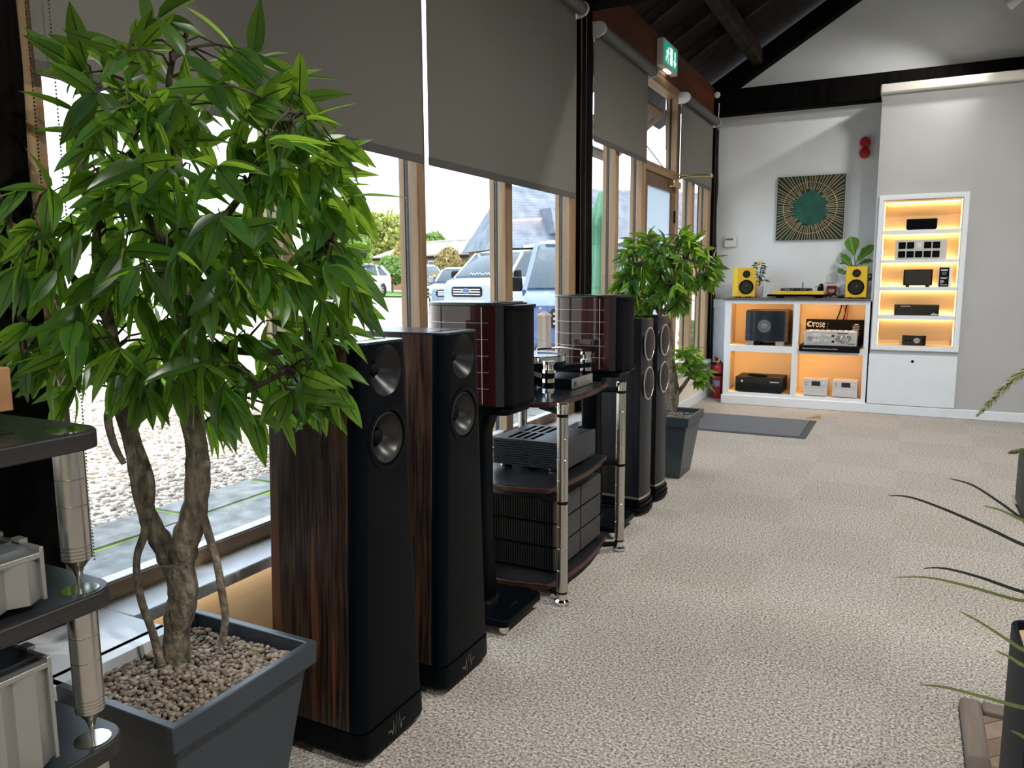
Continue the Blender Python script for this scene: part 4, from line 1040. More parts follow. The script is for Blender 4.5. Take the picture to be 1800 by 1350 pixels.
obj('socle', MB().box(x0 + 0.085, y + 0.01, z0 + 0.006, x0 + 0.14, y + 0.2, z0 + 0.04), MATBLACK, t)
# display stand with silver amplifier
y = YP + 0.02
x0, x1 = FX(1404, 620, YP - 0.03), FX(1511, 620, YP - 0.03)
t = thing('display_stand', 'black display stand lettered rose behind the silver amplifier', 'display stand', ((x0 + x1) / 2, YP + 0.1, zu0))
obj('base', MB().box(x0, YP - 0.035, zu0 + 0.0, x1, YP + 0.30, zu0 + 0.022).box(x0, YP - 0.035, zu0 - 0.035, x1, YP - 0.022, zu0 + 0.0), MATBLACK, t)
yb_ = YP + 0.26
bx0, bx1 = FX(1416, 590, yb_), FX(1518, 590, yb_); bz = FZ(1465, 561.5, yb_)
obj('back_board', MB().box(bx0, yb_, zu0 + 0.022, bx1, yb_ + 0.01, bz), MATBLACK, t)
tx = FX(1429, 570, yb_); tz = FZ(1430, 575, yb_)
obj('lettering', text_mb('rose', 0.085, lambda u, v, w_: (tx + u * 0.72, yb_ - 0.001 - w_, tz + v * 1.25)), PRINT, t, recalc=False, label='white lettering rose')
lc = (FX(1424, 569, yb_), yb_, FZ(1424, 569.5, yb_))
lg = MB()
for k in range(3):
    a = k * pi / 3
    lg.tube([(lc[0] + 0.026 * cos(a + s_) , yb_ - 0.001, lc[2] + 0.026 * sin(a + s_)) for s_ in (0, 0.55, 1.1, pi, pi + 0.55, pi + 1.1)], 0.003, 5)
obj('rose_emblem', lg, PRINT, t)
for k, (dz, ww) in enumerate(((0.0, 0.05), (0.018, 0.06), (0.034, 0.06), (0.05, 0.055), (0.075, 0.055), (0.093, 0.062), (0.107, 0.06))):
    xx = FX(1499, 570, yb_)
    obj('print', MB().box(xx + (0.016 if k in (0, 4) else 0), yb_ - 0.0015, bz - 0.04 - dz - (0.009 if k in (0, 4) else 0.004), xx + ww, yb_, bz - 0.04 - dz), PRINT, t)
for xx in (FX(1448, 570, yb_), FX(1455, 570, yb_)):
    obj('print', MB().tube([(xx - 0.006, yb_ - 0.001, bz - 0.12), (xx + 0.004, yb_ - 0.001, bz - 0.03)], 0.0012, 5), M('grey_print', (0.3, 0.3, 0.3), 0.5, var=0.02), t)
obj('lettering', text_mb('The expression of Sound with Eyes and Ears', 0.018, lambda u, v, w_: (x0 + 0.03 + u * 0.95, YP - 0.0355 - w_, zu0 - 0.010 + v)), PRINT, t, recalc=False, label='white slogan lettering')
ya = YP + 0.0
x0, x1 = FX(1412.5, 615, ya), FX(1505, 615, ya); z0 = zu0 + 0.022; z1 = z0 + 0.135
t = thing('silver_amplifier', 'silver amplifier with many knobs standing on the black display stand', 'amplifier', ((x0 + x1) / 2, ya + 0.1, z0))
obj('case', MB().box(x0, ya, z0, x1, ya + 0.22, z1), M('champagne_silver', (0.70, 0.69, 0.66), 0.35, 0.6, var=0.02), t, bevel=0.003)
cx, cz = x0 + (x1 - x0) * 0.77, (z0 + z1) / 2 - 0.002
PALE = M('pale_knob', (0.82, 0.82, 0.82), 0.3, 0.5, var=0.02)
obj('scale_plate', MB().prism([(cx - 0.085, cz - 0.005), (cx - 0.05, cz + 0.035), (cx + 0.05, cz + 0.035), (cx + 0.06, cz), (cx + 0.03, cz - 0.035), (cx - 0.05, cz - 0.03)], ya - 0.002, ya, 'y'), M('grey_dial_plate', (0.30, 0.31, 0.31), 0.4, 0.5, var=0.02), t)
obj('volume_knob', MB().lathe([(0.038, 0), (0.036, 0.012), (0.030, 0.014), (0.028, 0.006), (0.015, 0.006), (0.015, 0.016), (0.0, 0.016)], (cx, ya, cz), (0, -1, 0), 28), CHROME, t, smooth=40)
obj('power_knob', MB().lathe([(0.022, 0), (0.021, 0.006), (0.017, 0.006), (0.016, 0.003), (0.0, 0.003)], (x0 + 0.05, ya, cz), (0, -1, 0), 24), SILVER, t, smooth=40)
for r in range(2):
    for f_ in (0.2, 0.275, 0.42, 0.48):
        if r == 0 and f_ == 0.48: continue
        obj('knob', MB().lathe([(0.017 if f_ < 0.4 else 0.011, 0), (0.015 if f_ < 0.4 else 0.010, 0.014), (0.0, 0.015)], (x0 + (x1 - x0) * f_, ya, z0 + 0.042 + r * 0.052), (0, -1, 0), 20), PALE, t, smooth=40)
    obj('toggle', MB().box(x0 + (x1 - x0) * 0.535, ya - 0.006, z0 + 0.032 + r * 0.052, x0 + (x1 - x0) * 0.58, ya, z0 + 0.050 + r * 0.052), MATBLACK, t)
for k in range(3):
    obj('print', MB().box(x1 - 0.07 + k * 0.02, ya - 0.001, z0 + 0.018, x1 - 0.058 + k * 0.02, ya, z0 + 0.026), MATBLACK, t)
obj('print', MB().box(cx - 0.06, ya - 0.001, z1 - 0.022, cx + 0.03, ya, z1 - 0.014), MATBLACK, t)
for k in range(8):
    obj('top_cap', MB().lathe([(0.022, 0), (0.020, 0.008), (0.0, 0.009)], (x0 + 0.055 + k * (x1 - x0 - 0.1) / 7, ya + 0.09, z1), (0, 0, 1), 16), PALE, t, smooth=40)
# red and black cables dropping behind the display
cbl = thing('cable_bundle', 'red and black cables hanging behind the black display stand', 'cables', (FX(1477, 545, YB - 0.17), YB - 0.17, zu0))
yc_ = YP + 0.33
for (a, b, m_) in ((1483, 1484, REDP), (1480, 1469, MATBLACK), (1490, 1487, REDP), (1488, 1481, MATBLACK)):
    p0, p1, p2 = ony(a, 536, yc_), ony((a + b) / 2 + 2, 548, yc_), ony(b, 566, yc_)
    obj('cable', MB().tube([p0, p1, p2, p2 + Vector((0, 0, -0.1))], 0.006, 7), m_, cbl, smooth=40)
# black amplifier with its remote control
y = YP + 0.03
x0, x1 = FX(1292, 696, y), FX(1374, 696, y); z0 = zl0; z1 = z0 + FZ(1330, 666, y) - FZ(1330, 693, y)
t = thing('black_amplifier', 'plain black amplifier in the lower left cabinet compartment', 'amplifier', ((x0 + x1) / 2, y + 0.16, z0))
obj('case', MB().box(x0, y + 0.01, z0 + 0.012, x1, y + 0.34, z1), SATBLACK, t, bevel=0.003)
obj('front_panel', MB().box(x0 - 0.002, y, z0 + 0.010, x1 + 0.002, y + 0.01, z1 + 0.002), GLOSSBLACK, t, bevel=0.002)
obj('power_button', MB().lathe([(0.011, 0), (0.010, 0.004), (0, 0.004)], (x0 + 0.062, y, z1 - 0.042), (0, -1, 0), 18), PALE, t, smooth=40)
obj('print', MB().box(x1 - 0.115, y - 0.001, z1 - 0.045, x1 - 0.03, y, z1 - 0.038), PRINT, t)
for x in (x0 + 0.04, x1 - 0.04):
    for yy in (y + 0.04, y + 0.3):
        obj('foot', MB().lathe([(0.02, 0), (0.02, 0.013)], (x, yy, z0), (0, 0, 1), 16), RUBBER, t)
rc = solo('remote_control', MB().prism(rrect(-0.10, -0.02, 0.10, 0.02, 0.008), 0, 0.016), MATBLACK, 'black remote control lying on the plain black amplifier', 'remote control', (0, 0, 0), bevel=0.003)
rc.location = ((x0 + x1) / 2 - 0.03, y + 0.12, z1 + 0.001); rc.rotation_euler = (0, 0, radians(-28))
# two small silver units
for (a, b, top, lab, two) in ((1410, 1453, 668, 'small silver unit with a lone dial beside its display, in the lower right compartment', False), (1462, 1506, 670, 'small silver unit with two knobs under its display, in the lower right compartment', True)):
    y = YP + 0.03
    x0, x1 = FX(a, 700, y), FX(b, 700, y); z0 = zl0; z1 = z0 + 0.162
    t = thing('mini_component', lab, 'hi-fi unit', ((x0 + x1) / 2, y + 0.1, z0))
    obj('case', MB().box(x0, y + 0.006, z0 + 0.008, x1, y + 0.2, z1), M('mini_silver', (0.72, 0.72, 0.72), 0.35, 0.5, var=0.02), t, bevel=0.003)
    zm = (z0 + z1) / 2
    for c, d in ((z0 + 0.008, zm - 0.001), (zm + 0.001, z1)):
        obj('front_panel', MB().box(x0, y, c, x1, y + 0.006, d), M('mini_front', (0.76, 0.76, 0.77), 0.35, 0.4, var=0.02), t, bevel=0.001)
    obj('display', MB().box(x0 + 0.078, y - 0.001, zm + 0.018, x0 + 0.155, y, z1 - 0.018), GLOSSBLACK, t)
    obj('dial', MB().lathe([(0.017, 0), (0.015, 0.012), (0, 0.013)], (x1 - 0.04, y, zm + 0.038), (0, -1, 0), 20), PALE, t, smooth=40)
    for k in range(2):
        obj('button', MB().lathe([(0.005, 0), (0.005, 0.003)], (x0 + 0.03, y, zm + 0.028 + k * 0.02), (0, -1, 0), 10), MATBLACK, t)
    if two:
        for f_ in (0.28, 0.66):
            obj('knob', MB().lathe([(0.020, 0), (0.018, 0.014), (0, 0.015)], (x0 + (x1 - x0) * f_, y, z0 + 0.045), (0, -1, 0), 20), PALE, t, smooth=40)
    obj('foot', MB().box(x0 + 0.01, y + 0.01, z0, x1 - 0.01, y + 0.19, z0 + 0.009), RUBBER, t)

# ---- on the cabinet top
def yspeaker(px0, px1, pyt, pyb, rz, y, label):
    ca, cb_ = ony((px0 + px1) / 2, pyb, y), ony((px0 + px1) / 2, pyt, y)
    h = cb_.z - ca.z; w = (FX(px1, pyb, y) - FX(px0, pyb, y)) / cos(rz)
    t = thing('bookshelf_loudspeaker', label, 'loudspeaker', (ca.x, y + 0.1, TOPC), rz, 'yellow bookshelf loudspeakers')
    cab = obj('cabinet', MB().box(-w / 2, -0.1, 0.012, w / 2, 0.1, h), YELLOW, t, bevel=0.003, local=True)
    for zc, r, nm in ((h * 0.79, w * 0.20, 'tweeter'), (h * 0.36, w * 0.40, 'woofer')):
        d = obj(nm, MB().lathe([(r, 0.0), (r, 0.005), (r * 0.92, 0.006), (r * 0.84, 0.003)], (0, -0.1, zc), (0, -1, 0), 32, cap=False), SATBLACK, t, smooth=40, local=True)
        obj('surround', MB().lathe([(r * 0.84, 0.003), (r * 0.78, 0.006), (r * 0.72, 0.002)], (0, -0.1, zc), (0, -1, 0), 32, cap=False), RUBBER, d, smooth=50, local=True)
        obj('cone', MB().lathe([(r * 0.72, 0.002), (r * 0.3, 0.0012), (r * 0.22, 0.004), (0, 0.008)], (0, -0.1, zc), (0, -1, 0), 32), CONE, d, smooth=50, local=True)
    for sx in (-0.05, 0.05):
        for sy in (-0.07, 0.07):
            obj('foot', MB().lathe([(0.012, 0), (0.012, 0.013)], (sx, sy, 0), (0, 0, 1), 12), RUBBER, t, local=True)
    return t
yspeaker(1288.5, 1318, 468.7, 521.5, radians(24), YP + 0.10, 'yellow bookshelf loudspeaker in front of the small lemon plant')
yspeaker(1485.5, 1522.5, 466, 523, radians(-1), YP + 0.04, 'yellow bookshelf loudspeaker in front of the large-leaved plant')
# yellow turntable
y = YP + 0.10
x0, x1 = FX(1357, 518, y), FX(1448, 518, y)
t = thing('yellow_turntable', 'yellow turntable with black platter on the cabinet top', 'turntable', ((x0 + x1) / 2, y + 0.17, TOPC))
obj('isolation_base', MB().box(x0 - 0.05, y + 0.02, TOPC + 0.012, x1 + 0.03, y + 0.34, TOPC + 0.034), SATBLACK, t, bevel=0.003)
for x in (x0 + 0.05, x1 - 0.06):
    for yy in (y + 0.06, y + 0.3):
        obj('foot', MB().lathe([(0.025, 0), (0.022, 0.013)], (x, yy, TOPC), (0, 0, 1), 18), RUBBER, t, smooth=40)
obj('plinth', MB().box(x0, y, TOPC + 0.034, x1, y + 0.32, TOPC + 0.066), YELLOW, t, bevel=0.004)
px_ = x0 + 0.20
obj('platter', MB().lathe([(0.148, TOPC + 0.070), (0.150, TOPC + 0.072), (0.150, TOPC + 0.088), (0.147, TOPC + 0.09), (0, TOPC + 0.09)], (px_, y + 0.165, 0), (0, 0, 1), 40), GLOSSBLACK, t, smooth=40)
obj('record_mat', MB().lathe([(0.14, TOPC + 0.09), (0.14, TOPC + 0.093), (0, TOPC + 0.093)], (px_, y + 0.165, 0), (0, 0, 1), 40), MATBLACK, t)
obj('spindle', MB().lathe([(0.004, TOPC + 0.09), (0.004, TOPC + 0.15)], (px_ + 0.06, y + 0.165, 0), (0, 0, 1), 10), MATBLACK, t)
obj('tonearm_base', MB().lathe([(0.03, TOPC + 0.066), (0.028, TOPC + 0.09), (0.018, TOPC + 0.12)], (x1 - 0.055, y + 0.25, 0), (0, 0, 1), 20), SATBLACK, t, smooth=40)
obj('tonearm', MB().tube([(x1 - 0.055, y + 0.28, TOPC + 0.115), (x1 - 0.06, y + 0.16, TOPC + 0.112), (x1 - 0.09, y + 0.05, TOPC + 0.105)], 0.005, 8), SILVER, t, smooth=40)
obj('counterweight', MB().lathe([(0.02, 0), (0.02, 0.03)], (x1 - 0.055, y + 0.29, TOPC + 0.115), (0, 1, 0), 18), MATBLACK, t, smooth=40)
c = thing('info_card', 'small black card standing behind the yellow turntable', 'card', (FX(1441, 515, YP + 0.46), YP + 0.46, TOPC))
obj('card', MB().box(FX(1437, 515, YP + 0.46), YP + 0.46, TOPC, FX(1447, 515, YP + 0.46), YP + 0.468, TOPC + 0.11), MATBLACK, c)
obj('print', MB().box(FX(1439.5, 515, YP + 0.46), YP + 0.459, TOPC + 0.045, FX(1444, 515, YP + 0.46), YP + 0.46, TOPC + 0.085), PRINT, c)
# wires on the counter by the right loudspeaker
solo('speaker_wire', MB().tube([(FX(1459, 519, YP + 0.42), YP + 0.42, TOPC + 0.007), (FX(1466, 519, YP + 0.38), YP + 0.38, TOPC + 0.04), (FX(1474, 519, YP + 0.3), YP + 0.30, TOPC + 0.007), (FX(1484, 519, YP + 0.33), YP + 0.33, TOPC + 0.007)], 0.006, 7), MATBLACK, 'black wire curling on the cabinet top beside the yellow turntable', 'wire', (FX(1474, 519, YP + 0.3), YP + 0.30, TOPC), smooth=40)

# ---- on the back wall
def wall_box(name, label, cat, px0, py0, px1, py1, th, mat, y=YB, bev=0.004):
    a, b = ony(px0, py1, y - th), ony(px1, py0, y - th)
    t = thing(name, label, cat, ((a.x + b.x) / 2, y, a.z))
    obj('plate', MB().box(a.x, y - th, a.z, b.x, y, b.z), mat, t, bevel=bev)
    return t, a.x, a.z, b.x, b.z, y - th
t, x0, z0, x1, z1, y = wall_box('alarm_keypad', 'white alarm keypad on the white wall near the corner post', 'keypad', 1273, 416, 1294, 434.5, 0.035, PLASTICW)
obj('screen', MB().box(x0 + 0.012, y - 0.001, z1 - 0.036, x1 - 0.03, y, z1 - 0.016), M('lcd_grey', (0.14, 0.17, 0.20), 0.3, var=0.03), t)
obj('flap', MB().box(x0 + 0.004, y - 0.004, z0 + 0.004, x1 - 0.004, y, z1 - 0.042), PLASTICW, t, bevel=0.002)
t, x0, z0, x1, z1, y = wall_box('light_switch', 'white double switch plate above the red call point', 'switch', 1452, 482, 1470, 497.5, 0.012, PLASTICW)
for k in range(2):
    xx = x0 + (x1 - x0) * (0.3 + 0.4 * k)
    obj('rocker', MB().box(xx - 0.007, y - 0.003, (z0 + z1) / 2 - 0.014, xx + 0.007, y, (z0 + z1) / 2 + 0.014), PLASTICW, t, bevel=0.001)
t, x0, z0, x1, z1, y = wall_box('fire_call_point', 'red fire alarm call point on the wall behind the turntable', 'call point', 1453, 502.5, 1470, 516, 0.04, REDP)
obj('glass_plate', MB().box(x0 + 0.014, y - 0.002, z0 + 0.012, x1 - 0.014, y, z1 - 0.03), PLASTICW, t)
t, x0, z0, x1, z1, y = wall_box('cable_trunking', 'white trunking panel on the wall behind the yellow loudspeaker', 'trunking', 1477, 465, 1500, 519, 0.03, WHITE)
obj('lid', MB().box(x0 + 0.012, y - 0.004, z0 + 0.01, x1 - 0.012, y, z1 - 0.01), WHITE, t)
t, x0, z0, x1, z1, y = wall_box('intruder_alarm', 'grey and white alarm box in the corner beside the partition', 'alarm box', 1524, 470, 1536, 512, 0.05, PLASTICW)
obj('label_sheet', MB().box(x0 + 0.005, y - 0.001, z0 + 0.10, x1 - 0.002, y, z0 + 0.17), M('navy_label', (0.02, 0.05, 0.16), 0.4, var=0.03), t)
obj('print', MB().box(x0 + 0.012, y - 0.0016, z0 + 0.135, x1 - 0.02, y - 0.001, z0 + 0.15), PRINT, t)
# red sounder with two domes
p = ony(1521, 251, YB); p2 = ony(1520, 270, YB)
t = thing('alarm_sounder', 'red double-domed fire alarm sounder high beside the partition', 'alarm sounder', (p.x, YB, p2.z))
for q in (p, p2):
    b_ = obj('dome', MB().lathe([(0.050, 0.0), (0.052, 0.03), (0.047, 0.06), (0.036, 0.072), (0.0, 0.075)], (q.x, YB, q.z), (0, -1, 0), 28), REDP, t, smooth=40)
    obj('centre_cap', MB().lathe([(0.014, 0.07), (0.012, 0.08), (0, 0.082)], (q.x, YB, q.z), (0, -1, 0), 16), REDP, b_, smooth=40)
# green canvas with a sunburst of gilt rods
TEAL = M('teal_canvas', (0.008, 0.030, 0.022), 0.7, var=0.25, vscale=9, bump=0.3, bscale=30)
TEALC = M('teal_centre', (0.015, 0.10, 0.075), 0.7, var=0.35, vscale=14, bump=0.4, bscale=40)
GILT = M('gilt', (0.78, 0.62, 0.36), 0.35, 0.8, var=0.05)
ax0_, az0_, ax1_, az1_ = -1.223, 1.612, -0.600, 2.229
t = thing('sunburst_canvas', 'dark green square canvas with gilt sunburst rods and ring', 'wall art', ((ax0_ + ax1_) / 2, YB, az0_))
cx, cz = (ax0_ + ax1_) / 2, (az0_ + az1_) / 2; hw = (ax1_ - ax0_) / 2; yf = YB - 0.035
obj('canvas', MB().box(ax0_, yf, az0_, ax1_, YB - 0.002, az1_), TEAL, t, bevel=0.002)
rr = random.Random(5); pts = []
for k in range(40):
    a = 2 * pi * k / 40; r = hw * 0.55 * rr.uniform(0.9, 1.12); pts.append((cx + r * cos(a), cz + r * 0.95 * sin(a)))
obj('painted_centre', MB().prism(pts, yf - 0.0008, yf - 0.0001, 'y'), TEALC, t)
for k in range(74):
    a = 2 * pi * (k + rr.uniform(-0.2, 0.2)) / 74
    ro = hw * 0.985 / max(abs(cos(a)), abs(sin(a))); ri = hw * rr.uniform(0.46, 0.60)
    dx, dz = cos(a), sin(a)
    w_ = 0.0030
    nx, nz_ = -dz * w_, dx * w_
    pa, pb_ = (cx + dx * ri, cz + dz * ri), (cx + dx * ro, cz + dz * ro)
    obj('gilt_rod', MB().prism([(pa[0] + nx, pa[1] + nz_), (pb_[0] + nx, pb_[1] + nz_), (pb_[0] - nx, pb_[1] - nz_), (pa[0] - nx, pa[1] - nz_)], yf - 0.005, yf - 0.0009, 'y'), GILT, t)
ringp = [(cx + hw * 0.80 * cos(2 * pi * k / 48), yf - 0.006, cz + hw * 0.80 * sin(2 * pi * k / 48)) for k in range(49)]
obj('gilt_ring', MB().tube(ringp, 0.003, 6), GILT, t, smooth=40)

# ---- fire extinguisher in the corner
ep = onz(1263, 698); ex_, ey_ = -1.712, 8.06
t = thing('fire_extinguisher', 'red fire extinguisher standing between the cabinet and the corner', 'fire extinguisher', (ex_, ey_, 0))
obj('cylinder', MB().lathe([(0.050, 0.0), (0.054, 0.01), (0.054, 0.29), (0.048, 0.33), (0.03, 0.352), (0.018, 0.36), (0.018, 0.375)], (ex_, ey_, 0), (0, 0, 1), 28), REDP, t, smooth=40)
obj('label_band', MB().lathe([(0.0546, 0.235), (0.0546, 0.262)], (ex_, ey_, 0), (0, 0, 1), 28, cap=False), MATBLACK, t, smooth=40)
obj('label_sheet', MB().loft([[(ex_ + 0.0548 * sin(a), ey_ - 0.0548 * cos(a), z) for a in [(-50 + 10 * i) * pi / 180 for i in range(9)]] for z in (0.13, 0.19)], cap=False, closed=False), M('blue_white_label', (0.25, 0.40, 0.75), 0.4, var=0.6, vscale=30), t)
obj('valve', MB().lathe([(0.02, 0.372), (0.022, 0.385), (0.016, 0.41)], (ex_, ey_, 0), (0, 0, 1), 16), BRASS, t, smooth=40)
obj('handle', MB().tube([(ex_, ey_, 0.405), (ex_ - 0.02, ey_ - 0.04, 0.43), (ex_ - 0.035, ey_ - 0.09, 0.445)], [0.012, 0.010, 0.007], 8), REDP, t, smooth=40)
obj('lever', MB().tube([(ex_, ey_, 0.40), (ex_ - 0.02, ey_ - 0.06, 0.405)], 0.008, 8), MATBLACK, t, smooth=40)
obj('hose', MB().tube([(ex_ + 0.015, ey_ - 0.01, 0.39), (ex_ + 0.058, ey_ - 0.03, 0.34), (ex_ + 0.066, ey_ - 0.04, 0.2), (ex_ + 0.064, ey_ - 0.04, 0.03)], [0.01, 0.011, 0.015, 0.018], 10), RUBBER, t, smooth=40)

# ---- floor: door mat, wedge
mt = thing('door_mat', 'grey rectangular door mat on the carpet near the cabinet', 'mat', (-1.1, 6.68, 0))
MATG = M('grey_mat_pile', (0.15, 0.16, 0.175), 0.95, var=0.35, vscale=120, bump=0.5, bscale=200)
obj('border', MB().prism(rrect(-1.78, 6.265, -0.648, 7.095, 0.01), 0.0, 0.006), M('mat_rubber', (0.07, 0.075, 0.08), 0.8, var=0.1), mt)
obj('pile', MB().prism(rrect(-1.75, 6.295, -0.70, 7.065, 0.01), 0.004, 0.011), MATG, mt)
wp = onz(1428, 737)
solo('door_wedge', MB().prism([(-0.06, 0), (0.06, 0), (0.06, 0.035)], -0.02, 0.02, 'y'), wood('wedge_wood', (0.45, 0.27, 0.12), (0.60, 0.38, 0.18), (3, 30, 30), 0.6), 'small wooden door wedge on the carpet beside the mat', 'door wedge', (0, 0, 0)).location = (wp.x, wp.y + 0.05, 0)
# ================================================================== plants
LEAFM = translucent('leaf_blade', (0.026, 0.085, 0.024), (0.42, 0.80, 0.05), 0.48, 0.28, vary=0.45)
VEIN = M('leaf_midrib', (0.016, 0.035, 0.012), 0.5, var=0.1)
BARK = M('bark', (0.20, 0.165, 0.12), 0.9, var=0.6, vscale=60, bump=1.0, bscale=110, stretch=(1, 1, 0.55))
TWIG = M('twig_bark', (0.055, 0.042, 0.03), 0.8, var=0.3, vscale=30)
POT = M('slate_pot', (0.034, 0.046, 0.060), 0.38, var=0.12, vscale=7)
PEB = None
def peb_mat():
    m, nt, b = _new('pebble')
    ge = nt.nodes.new('ShaderNodeNewGeometry'); r = nt.nodes.new('ShaderNodeValToRGB'); e = r.color_ramp.elements
    e[0].color = (0.12, 0.085, 0.06, 1); e[1].color = (0.42, 0.35, 0.27, 1); k = e.new(0.5); k.color = (0.24, 0.19, 0.145, 1)
    nt.links.new(ge.outputs['Random Per Island'], r.inputs[0]); nt.links.new(r.outputs[0], b.inputs['Base Color'])
    b.inputs['Roughness'].default_value = 0.6
    return m
PEB = peb_mat()
def leaf_mb(L, Wd, curl, fold, n=6, tip=1.0):
    """lance-shaped leaf along +x, folded along a dark midrib, drooping by curl"""
    mb = MB(); rows = []
    for i in range(n + 1):
        u = i / n
        w = Wd * (sin(pi * min(1, u ** 0.75 * 1.0)) ** 0.9) if 0 < u < 1 else 0.0006
        x = L * u; z = -curl * L * u * u
        k = 0.045 * Wd + 0.0004
        if u > 0.82: k *= 0.4
        rows.append([(x, -w, z + w * fold), (x, -k, z), (x, k, z), (x, w, z + w * fold)])
    v = [p for r in rows for p in r]; f = []; mi = []
    for i in range(n):
        for j in range(3):
            f.append((i * 4 + j, i * 4 + j + 1, i * 4 + 5 + j, i * 4 + 4 + j)); mi.append(1 if j == 1 else 0)
    mb.v = v; mb.f = f; mb.m = mi
    return mb
def leaf_matrix(p, d, roll):
    d = d.normalized()
    side = d.cross(Vector((0, 0, 1)))
    if side.length < 1e-3: side = Vector((1, 0, 0))
    side.normalize(); up = side.cross(d)
    m = Matrix((( d.x, -side.x, up.x, p.x), (d.y, -side.y, up.y, p.y), (d.z, -side.z, up.z, p.z), (0, 0, 0, 1)))
    return m @ Matrix.Rotation(roll, 4, 'X')
def in_poly(x, y, P):
    c = False; j = len(P) - 1
    for i in range(len(P)):
        if (P[i][1] > y) != (P[j][1] > y) and x < (P[j][0] - P[i][0]) * (y - P[i][1]) / (P[j][1] - P[i][1]) + P[i][0]: c = not c
        j = i
    return c
def planter_pot(t, cx, cy, w, h):
    b = w * 0.34; r = w / 2
    sq = lambda a, z: [(cx - a, cy - a, z), (cx + a, cy - a, z), (cx + a, cy + a, z), (cx - a, cy + a, z)]
    p = MB().loft([sq(b, 0), sq(r - 0.016, h - 0.055)])
    o = obj('pot', p, POT, t, bevel=0.006)
    obj('rim', MB().loft([sq(r - 0.012, h - 0.06), sq(r, h - 0.055), sq(r + 0.002, h), sq(r - 0.018, h), sq(r - 0.022, h - 0.05)], cap=False), POT, t, bevel=0.003)
    obj('soil', MB().loft([sq(r - 0.03, h - 0.07), sq(r - 0.021, h - 0.04)]), M('soil', (0.05, 0.04, 0.03), 0.95, var=0.3), t)
def pebbles(t, cx, cy, r, z, n, s0, s1, rnd, hole=None):
    mb = MB()
    ico = bmesh.new(); bmesh.ops.create_icosphere(ico, subdivisions=1, radius=1.0)
    V = [v.co.copy() for v in ico.verts]; F = [tuple(v.index for v in f.verts) for f in ico.faces]; ico.free()
    for i in range(n):
        x = cx + rnd.uniform(-r, r); y = cy + rnd.uniform(-r, r)
        s = rnd.uniform(s0, s1); q = Matrix.Rotation(rnd.uniform(0, 6.28), 4, 'Z') @ Matrix.Rotation(rnd.uniform(-0.5, 0.5), 4, 'X') @ Matrix.Diagonal((s * 1.35, s, s * 0.7, 1))
        c = Vector((x, y, z + rnd.uniform(-0.004, 0.008)))
        mb.add([c + q @ v for v in V], F)
    return obj('gravel', mb, PEB, t, smooth=80, kind='stuff', recalc=False)
def make_tree(t, base, poly, ncl, per, leafs, depth_fn, skel, seed, limit, split_key, wmul=1.0, spread=0.055):
    """leaves in clusters inside the crown outline, spread in depth; twigs tie each cluster to the nearest limb"""
    rnd = random.Random(seed)
    xs = [p[0] for p in poly]; ys = [p[1] for p in poly]
    leaves = []; tw = MB(); cl = []; guard = 0
    while len(cl) < ncl and guard < 20000:
        guard += 1
        x, y = rnd.uniform(min(xs), max(xs)), rnd.uniform(min(ys), max(ys))
        if not in_poly(x, y, poly): continue
        off = depth_fn(x, y, rnd)
        P = onv(x, y, base, off)
        if not limit(P): continue
        if any((P - q).length < spread for q in cl): continue
        cl.append(P)
    for P in cl:
        S0 = min(skel, key=lambda s: (s - P).length + 0.6 * max(0, s.z - P.z))
        mid = (S0 + P) / 2 + Vector((rnd.uniform(-.03, .03), rnd.uniform(-.03, .03), 0.05 * (P - S0).length + rnd.uniform(0, .03)))
        q1 = S0 * 0.44 + mid * 0.5 + P * 0.06 + Vector((0, 0, .01)); q2 = S0 * 0.06 + mid * 0.5 + P * 0.44 + Vector((0, 0, .01))
        tw.tube([S0, q1, q2, P], [0.0032 * wmul, 0.0028 * wmul, 0.0022 * wmul, 0.0012 * wmul], 5)
        outd = (P - base); outd.z = 0
        outd = outd.normalized() if outd.length > 1e-3 else Vector((1, 0, 0))
        hi = max(-0.1, min(1.0, (P.z - limit.zmid) / limit.zr))
        for k in range(per + rnd.choice((-1, 0, 0, 1))):
            a = rnd.uniform(0, 2 * pi)
            rd = Vector((cos(a), sin(a), 0))
            d = outd * rnd.uniform(0.1, 0.9) + rd * rnd.uniform(0.3, 1.0) + Vector((0, 0, rnd.uniform(-1.5, 0.1) + 0.95 * hi))
            st = P + (q2 - P) * rnd.uniform(0, 0.35)
            leaves.append((st, d, rnd.uniform(-1.3, 1.3), rnd.randrange(len(leafs)), rnd.uniform(0.8, 1.15)))
    obj('twigs', tw, TWIG, t, smooth=60, kind='stuff')
    leaves = [l for l in leaves if limit(l[0] + l[1].normalized() * 0.1)]
    leaves.sort(key=lambda l: split_key(l[0]))
    W_ = wmat(t).inverted()
    for l in leaves[:298]:
        o = bpy.data.objects.new('leaf', leafs[l[3]]); COL.objects.link(o); o.parent = t
        o.matrix_basis = W_ @ leaf_matrix(l[0], l[1], l[2]) @ Matrix.Scale(l[4], 4)
    mb = MB()
    for l in leaves[298:]:
        me = leafs[l[3]]; m = leaf_matrix(l[0], l[1], l[2]) @ Matrix.Scale(l[4], 4); o = len(mb.v)
        mb.v += [tuple(m @ v.co) for v in me.vertices]
        for p in me.polygons:
            mb.f.append(tuple(i + o for i in p.vertices)); mb.m.append(p.material_index)
    if mb.v: obj('foliage', mb, [LEAFM, VEIN], t, smooth=80, kind='stuff', recalc=False)
    return len(leaves)
